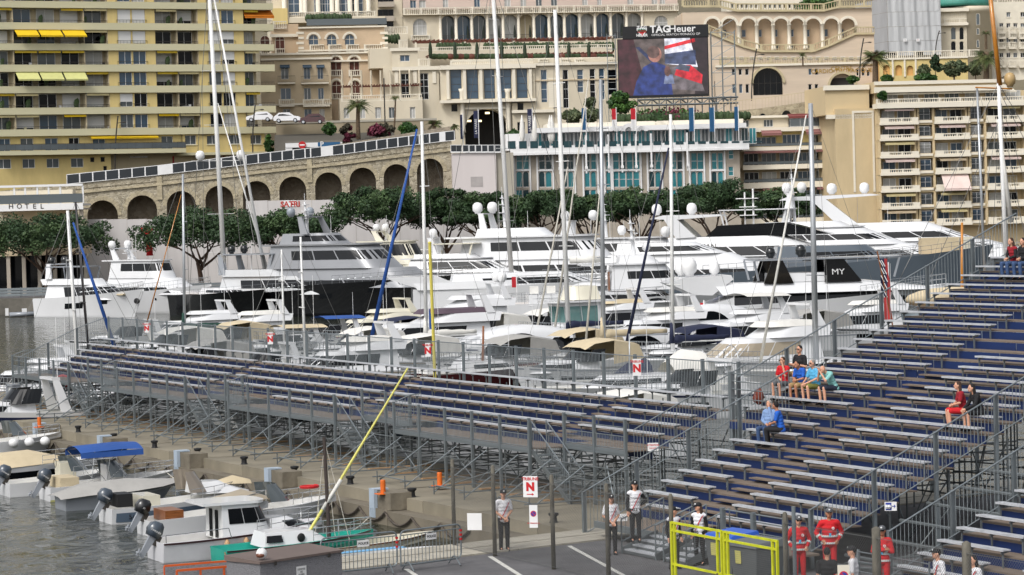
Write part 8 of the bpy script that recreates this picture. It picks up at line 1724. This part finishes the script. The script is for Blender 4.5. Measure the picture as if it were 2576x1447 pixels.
# ================================================================= PEOPLE
SKIN = mat('skin', S(214, 160, 132), .6, var=.06); SKINT = mat('tanned_skin', S(186, 128, 98), .6, var=.06)
def cloth(n, r, g, b): return mat('cloth_' + n, S(r, g, b), .85, var=.12, sc_=5, bump=.25, bs=14)
CW, CK, CRED, CBL, CLB, CAQ, CJ, CNV, CRD, CGR, COL_ = cloth('white', 232, 232, 236), cloth('black', 26, 26, 30), cloth('red', 206, 26, 36), cloth('blue', 30, 96, 196), cloth('sky', 90, 176, 220), cloth('aqua', 140, 200, 196), cloth('denim', 60, 84, 124), cloth('navy', 36, 42, 60), cloth('crimson', 150, 20, 36), cloth('grey', 90, 92, 96), cloth('olive', 126, 124, 60)
CPB, CKH = cloth('pale_blue', 128, 156, 200), cloth('khaki', 176, 146, 100); REFL = mat('reflective_tape', S(206, 208, 206), .4, var=.04)
HBR, HBK, HGY, HBL = cloth('hair_brown', 70, 48, 36), cloth('hair_black', 26, 22, 22), cloth('hair_grey', 150, 144, 138), cloth('hair_blond', 150, 116, 84)
def chain(m, pts, rr):
    for (p, q), (a, b) in zip(zip(pts, pts[1:]), zip(rr, rr[1:])): m.tube(p, q, a, b, 10)
    for p, r in zip(pts, rr): m.ball(tuple(p), r, r, r, 10, 7)
def remesh(o, v):
    d = o.modifiers.new('remesh', 'REMESH'); d.mode = 'VOXEL'; d.voxel_size = v; d.use_smooth_shade = True; s_ = o.modifiers.new('smooth', 'SMOOTH'); s_.iterations = 2; s_.factor = .5; return o
V3 = lambda *a: Vector(a)
def hand(m, w, d, r=.022):
    """palm with four unequal bent fingers and a thumb, pointing along d"""
    d = Vector(d).normalized(); s_ = d.cross(V3(0, 1, 0.3)).normalized(); n = s_.cross(d)
    m.tube(w, w + d * .09, .030, .034, 8); m.ball(tuple(w + d * .07), .036, .03, .036, 8, 6)
    for i, L in enumerate((.065, .078, .07, .055)):
        b = w + d * .09 + s_ * (.03 - .02 * i); k = b + d * L * .55; chain(m, [b, k, k + (d * .7 - n * .6).normalized() * L * .45], [.0105, .0098, .0085])
    b = w + d * .03 + s_ * .034; chain(m, [b, b + (d + s_ * .8).normalized() * .045, b + (d + s_ * .35).normalized() * .075], [.0125, .0115, .0095])
def person(label, loc, rz, sit=False, h=1.75, lean=0., arms='down', skin=SKIN, top=CW, sleeve='short', legs=CK, shorts=False, hair=HBK, hl=0., cap=None, bib=None, sash=False, glasses=False, shoe=CK, turn=0., red=False, bald=False, wide=1., tilt=0., belly=0.):
    t_ = thing('person', label, 'person', loc, rz); k = h / 1.75
    T_ = lambda x, y, z: V3(x, y, z) * k
    if sit: pel, hz = T_(0, .02, .10), 0
    else: pel = T_(0, 0, .95)
    def up(x, y, z):                        # torso coordinates above the pelvis, leaned forward
        c, s_ = math.cos(lean), math.sin(lean); return pel + T_(x, y * c - z * s_, z * c + y * s_)
    sh = {sd: up(sd * .175 * wide, .0, .48) for sd in (-1, 1)}; neck = up(0, .0, .53); hd = up(0, -.02, .72) + T_(0, -.03 * tilt, -.04 * tilt)
    if sit: kn = {sd: T_(sd * .13, -.44, .09) for sd in (-1, 1)}; an = {sd: T_(sd * .13, -.40, -.36) for sd in (-1, 1)}
    else: kn = {sd: T_(sd * .095, -.02, .50) for sd in (-1, 1)}; an = {sd: T_(sd * .10, .01, .08) for sd in (-1, 1)}
    hip = {sd: pel + T_(sd * .09, 0, -.02) for sd in (-1, 1)}
    A = {'down': lambda sd: (sh[sd] + T_(sd * .05, .03, -.28), sh[sd] + T_(sd * .05, -.05, -.52)), 'front': lambda sd: (sh[sd] + T_(sd * .07, .02, -.27), pel + T_(sd * .03, -.20, .02)), 'hip': lambda sd: (sh[sd] + T_(sd * .17, .10, -.24), pel + T_(sd * .15, .0, .12)) if sd > 0 else (sh[sd] + T_(sd * .06, .03, -.28), sh[sd] + T_(sd * .06, -.04, -.52)),
         'pocket': lambda sd: (sh[sd] + T_(sd * .12, .08, -.25), pel + T_(sd * .19, -.06, .06)), 'cross': lambda sd: (sh[sd] + T_(sd * .07, -.02, -.27), up(-sd * .10, -.20, .27)), 'knees': lambda sd: (sh[sd] + T_(sd * .06, -.10, -.24), kn[sd] + T_(-sd * .06, -.02, .10)), 'face': lambda sd: (sh[sd] + T_(sd * .02, -.22, -.20), hd + T_(sd * .03, -.12, -.06)), 'chin': lambda sd: (sh[sd] + T_(0, -.14, -.24), hd + T_(sd * .06, -.09, -.08)) if sd > 0 else (sh[sd] + T_(sd * .06, -.05, -.26), pel + T_(0, -.22, .12)), 'phone': lambda sd: (sh[sd] + T_(sd * .04, -.06, -.25), pel + T_(sd * .04, -.30, .16))}[arms]
    def torso(m, e, lo=-.1, hi=.47):
        for z, w, d in ((-.04, .165, .115), (.06, .158, .112), (.16, .15, .108 + belly), (.26, .158, .118 + belly * .6), (.36, .168, .118), (.44, .155, .098)):
            if lo <= z <= hi: c = up(0, -belly * .3, z); m.ball(tuple(c), (w * wide + e) * k, (d + e) * k, .10 * k, 14, 8)
        if hi > .44: m.tube(sh[-1], sh[1], (.07 + e) * k, None, 10)
    # body: one skin surface
    m = M(); torso(m, 0); chain(m, [neck - (neck - pel).normalized() * .08, hd], [.062 * k, .052 * k]); m.ball(tuple(hd), .077 * k, .095 * k, .118 * k, 14, 10)
    f = Matrix.Rotation(turn, 3, 'Z'); fd = lambda x, y, z: hd + f @ T_(x, y, z)
    m.ball(tuple(fd(0, -.045, -.06)), .055 * k, .055 * k, .06 * k, 10, 7); m.ball(tuple(fd(0, -.10, -.012)), .016 * k, .026 * k, .026 * k, 8, 6)
    for sd in (-1, 1): m.ball(tuple(fd(sd * .078, .0, -.005)), .013 * k, .025 * k, .034 * k, 8, 6)
    el = {}
    for sd in (-1, 1):
        e, w = A(sd); el[sd] = (e, w); chain(m, [sh[sd], e, w], [.052 * k, .040 * k, .028 * k]); hand(m, w, (w - e))
        chain(m, [hip[sd], kn[sd], an[sd]], [.082 * k, .056 * k, .040 * k]); m.tube(an[sd], an[sd] + T_(0, -.13, -.05), .04 * k, .03 * k, 8)
    remesh(mk('body', m, skin, t_), .011)
    # face details
    for sd in (-1, 1): mk('eye', M().ball(tuple(fd(sd * .032, -.088, .012)), .012 * k, .008, .008 * k, 8, 6), BLACK if glasses else HBK, t_)
    if glasses: mk('sunglasses', M().box(-.07 * k, -.105 * k, -.004, .07 * k, -.09 * k, .03 * k), BLACK, t_, mw=Matrix.Translation(hd) @ f.to_4x4())
    mk('mouth', M().ball(tuple(fd(0, -.098, -.062)), .022 * k, .008, .006 * k, 8, 6), cloth('lips', 150, 84, 78), t_)
    # clothes
    m = M(); torso(m, .016)
    for sd in (-1, 1):
        e, w = el[sd]; q = e if sleeve == 'short' else w
        if sleeve == 'short': chain(m, [sh[sd], sh[sd].lerp(e, .75)], [.072 * k, .062 * k])
        elif sleeve == 'long': chain(m, [sh[sd], e, e.lerp(w, .92)], [.07 * k, .058 * k, .045 * k])
        else: m.ball(tuple(sh[sd]), .07 * k, .07 * k, .06 * k, 10, 7)
    remesh(mk('shirt', m, top, t_), .014)
    if sleeve == 'bib':
        m = M()
        for sd in (-1, 1): e, w = el[sd]; chain(m, [sh[sd].lerp(e, .15), e, e.lerp(w, .95)], [.062 * k, .050 * k, .038 * k])
        remesh(mk('sleeves', m, CK, t_), .013)
    m = M(); m.ball(tuple(pel + T_(0, 0, -.03)), (.172 * wide) * k, .125 * k, .11 * k, 12, 8)
    for sd in (-1, 1):
        if shorts: chain(m, [hip[sd], hip[sd].lerp(kn[sd], .9)], [.10 * k, .088 * k])
        else: chain(m, [hip[sd], kn[sd], an[sd].lerp(kn[sd], .05)], [.096 * k, .072 * k, .058 * k])
    remesh(mk('shorts' if shorts else 'trousers', m, legs, t_), .014)
    for sd in (-1, 1): a = an[sd]; mk('shoe', M().loft([[(a.x - .045, a.y + .07, a.z - .08), (a.x + .045, a.y + .07, a.z - .08), (a.x + .04, a.y + .06, a.z + .02), (a.x - .04, a.y + .06, a.z + .02)], [(a.x - .048, a.y - .08, a.z - .08), (a.x + .048, a.y - .08, a.z - .08), (a.x + .04, a.y - .07, a.z + .0), (a.x - .04, a.y - .07, a.z + .0)], [(a.x - .03, a.y - .19, a.z - .08), (a.x + .03, a.y - .19, a.z - .08), (a.x + .025, a.y - .18, a.z - .045), (a.x - .025, a.y - .18, a.z - .045)]]), shoe, t_)
    if not bald:
        m = M(); m.ball(tuple(fd(0, .022, .03)), .086 * k, .095 * k, .105 * k, 12, 9)
        if hl: 
            for x in (-.06, 0, .06): chain(m, [fd(x, .05, -.02), fd(x * 1.25, .06, -.12), fd(x * 1.2, .05, -.12 - hl)], [.05, .045, .03])
        remesh(mk('hair', m, hair, t_), .012)
    if cap: m = M(); m.ball(tuple(fd(0, .008, .055)), .094 * k, .106 * k, .085 * k, 12, 8); c = fd(0, -.13, .045); m.slab([tuple((c + f @ T_(x, y, 0)).xy) for x, y in ((-.075, .05), (-.06, -.04), (0, -.065), (.06, -.04), (.075, .05))], c.z - .006, c.z + .010); mk('cap', m, cap, t_, True); mk('cap_badge', M().ball(tuple(fd(0, -.098, .09)), .022, .008, .022, 8, 6), WHITE, t_)
    if sash or bib:
        m = M(); sfc = lambda x, z: up(x, -(.135 + belly) * math.sqrt(max(.05, 1 - (x / .2) ** 2)) - .012, z); n = 8
        if sash:
            for i in range(n): a, b = i / n, (i + 1) / n; P_ = lambda q, o: sfc(.15 - .27 * q + o * .028, .48 - .50 * q + o * .024); m.quad(P_(a, 1), P_(b, 1), P_(b, -1), P_(a, -1))
            mk('sash', m, cloth('sash', 206, 40, 50), t_)
    if bib: text('bib_number', bib, BLKI, t_, tuple(up(-.045 if sash else 0, -.162 - belly, .01)), .115 * k, bold=.003, ext=.002)
    if red:
        for z in (.14, -.03): mk('reflective_band', M().lathe([(.196 * wide * k, 0), (.196 * wide * k, .045)], (0, 0, 0), 18), REFL, t_, mw=Matrix.Translation(up(0, 0, z)) @ Matrix.Diagonal((1, .74, 1, 1)))
        for sd in (-1, 1): e, w = el[sd]; mk('sleeve_band', M().tube(e.lerp(w, .35), e.lerp(w, .55), .066 * k, None, 10), REFL, t_); mk('leg_band', M().tube(kn[sd].lerp(an[sd], .55), kn[sd].lerp(an[sd], .68), .085 * k, None, 10), REFL, t_)
        mk('badge', M().tube(sfcb(up, .075), sfcb(up, .075) + V3(0, -.006, 0), .036, None, 14), WHITE, t_); c = sfcb(up, .075) + V3(0, -.009, 0); mk('badge_cross', M().box(c.x - .02, c.y, c.z - .006, c.x + .02, c.y + .004, c.z + .006).box(c.x - .006, c.y - .001, c.z - .02, c.x + .006, c.y + .003, c.z + .02), REDI, t_); c = up(0, -.155, .2); mk('pass_card', M().box(c.x - .03, c.y - .006, c.z - .045, c.x + .03, c.y, c.z + .045), CLB, t_)
    return t_
def sfcb(up, x): return up(x, -.15, .36)
def stand(vx, vtop, h, z=0.): yh = YH - ROLL * (vx - CX); Y = (CZ - z - h - .03) * F / (vtop - yh); return Vector((atY(vx, vtop, Y).x, Y, z))
fc = lambda p, d=0.: math.atan2(-p.x, p.y) * -1 + d
P_ = stand(1265, 1234, 1.74); person('marshal in white bib 262 with red sash standing at the fence', P_, .25, h=1.74, arms='front', cap=CK, bib='262', sash=True, sleeve='short')
P_ = stand(1536, 1246, 1.68); person('young marshal with long hair, hands clasped, in a white top and red sash', P_, .2, h=1.68, arms='front', hair=HBL, hl=.14, cap=CK, bib='59', sash=True, sleeve='short', wide=.92)
P_ = stand(1596, 1212, 1.70, .36); P_.z = .365; person('marshal in white bib 422 with hand on hip on the entrance steps', P_, .1, h=1.70, arms='hip', hair=HBK, hl=.1, cap=CK, bib='422', sash=True, sleeve='bib', wide=.95)
P_ = stand(1693, 1277, 1.66); person('marshal in white bib 19 looking right behind the yellow gate', P_, .5, h=1.66, arms='down', cap=CK, hl=.05, bib='194', sash=True, sleeve='bib', turn=.8, wide=.92)
P_ = stand(1757, 1267, 1.68); person('marshal with long dark hair and black sleeves facing left by the gate', P_, -.4, h=1.68, arms='down', cap=CK, hair=HBR, hl=.2, bib='195', sash=True, sleeve='bib', turn=-.8, wide=.92)
P_ = stand(2008, 1300, 1.78); person('first-aider in red overalls with sunglasses, leftmost of the three', P_, .1, h=1.78, arms='pocket', top=CRED, legs=CRED, sleeve='long', cap=CGR, glasses=True, red=True, hair=HBR)
P_ = stand(2085, 1281, 1.86); person('tall bearded first-aider in red overalls, middle of the three', P_, .0, h=1.86, arms='pocket', top=CRED, legs=CRED, sleeve='long', cap=CGR, red=True, hair=HBR, wide=1.12, skin=SKINT)
P_ = stand(2219, 1326, 1.76); person('first-aider in red overalls with folded arms, right of the fence post', P_, -.3, h=1.76, arms='cross', top=CRED, legs=CRED, sleeve='long', cap=CGR, glasses=True, red=True, hair=HBR, skin=SKINT)
P_ = stand(2080, 1381, 1.74); person('dark-haired person in a black top seen from behind at the bottom edge', P_, 2.9, h=1.74, top=CK, hair=HBK, arms='down')
P_ = stand(2145, 1377, 1.76); person('person in a white t-shirt and black cap turned left at the bottom edge', P_, -1.9, h=1.76, top=CW, cap=CK, arms='down', turn=.2)
P_ = stand(2368, 1381, 1.74); person('marshal in black cap and red sash bending left beside the blue table', P_, -1.3, h=1.74, top=CW, cap=CK, sash=True, arms='front', lean=.15)
P_ = stand(2448, 1401, 1.66); person('dark-haired marshal in white with a red sash at the lower right', P_, -.9, h=1.66, top=CW, hair=HBK, sash=True, arms='front', hl=.02)
def seat_at(x, k, dz=0.): return lw(OR, x, k * sR - .02, seatR(k) + dz)
SF = ROT - .0
def sitter(label, x, k, rot=0., **kw): kw.setdefault('shorts', True); return person(label, seat_at(x, k), ROT + rot, sit=True, **kw)
sitter('seated man in a red and black shirt with sunglasses and hand at his chin', -1.82, 5, .35, arms='chin', top=CRED, legs=CGR, glasses=True, hair=HBR, lean=.1)
sitter('seated man in a black t-shirt and sunglasses with folded arms', -1.85, 6, .3, arms='cross', top=CK, legs=CKH, glasses=True, hair=HBK, h=1.85)
sitter('seated dark-haired man in a blue t-shirt looking down', -.72, 5, .2, arms='phone', top=CBL, legs=CKH, hair=HBK, lean=.3, tilt=1, skin=SKINT)
sitter('seated man in a sky blue t-shirt and sunglasses', .05, 5, .1, arms='knees', top=CLB, legs=COL_, glasses=True, hair=HGY, lean=.2, wide=1.1, belly=.04)
sitter('seated bald man in an aqua t-shirt holding his face', 1.05, 5, .0, arms='face', top=CAQ, legs=CNV, bald=True, lean=.5, tilt=1.5, wide=1.1)
sitter('seated grey-haired woman in a pale blue jumper with hand on cheek', 1.25, 1, .35, arms='chin', top=CPB, sleeve='long', legs=CJ, shorts=False, hair=HGY, hl=.05, wide=1.1, belly=.06, lean=.05)
sitter('seated dark-haired man in a bright blue polo turned to the woman beside him', 1.85, 1, -.7, arms='phone', top=CBL, legs=CK, shorts=False, hair=HBK, lean=.2, turn=-.4, skin=SKINT)
sitter('seated woman in a crimson t-shirt with bare legs behind the stair rail', 8.7, 4, -.4, arms='phone', top=CRD, legs=CRED, hair=HBR, hl=.12, lean=.2, wide=.92)
sitter('seated companion in black beside the woman in crimson', 9.5, 4, -.2, arms='knees', top=CK, sleeve='long', legs=CK, hair=HBK, lean=.35, hl=.06)
sitter('seated young woman in a black jacket and red top at the top right', -.3, 18, .1, arms='phone', top=CRD, sleeve='bib', legs=CJ, shorts=False, hair=HBR, hl=.18, lean=.2, wide=.92)
sitter('seated dark-haired companion in jeans at the right picture edge', .32, 18, .2, arms='phone', top=CK, sleeve='long', legs=CJ, shorts=False, hair=HBK, hl=.12, lean=.2)
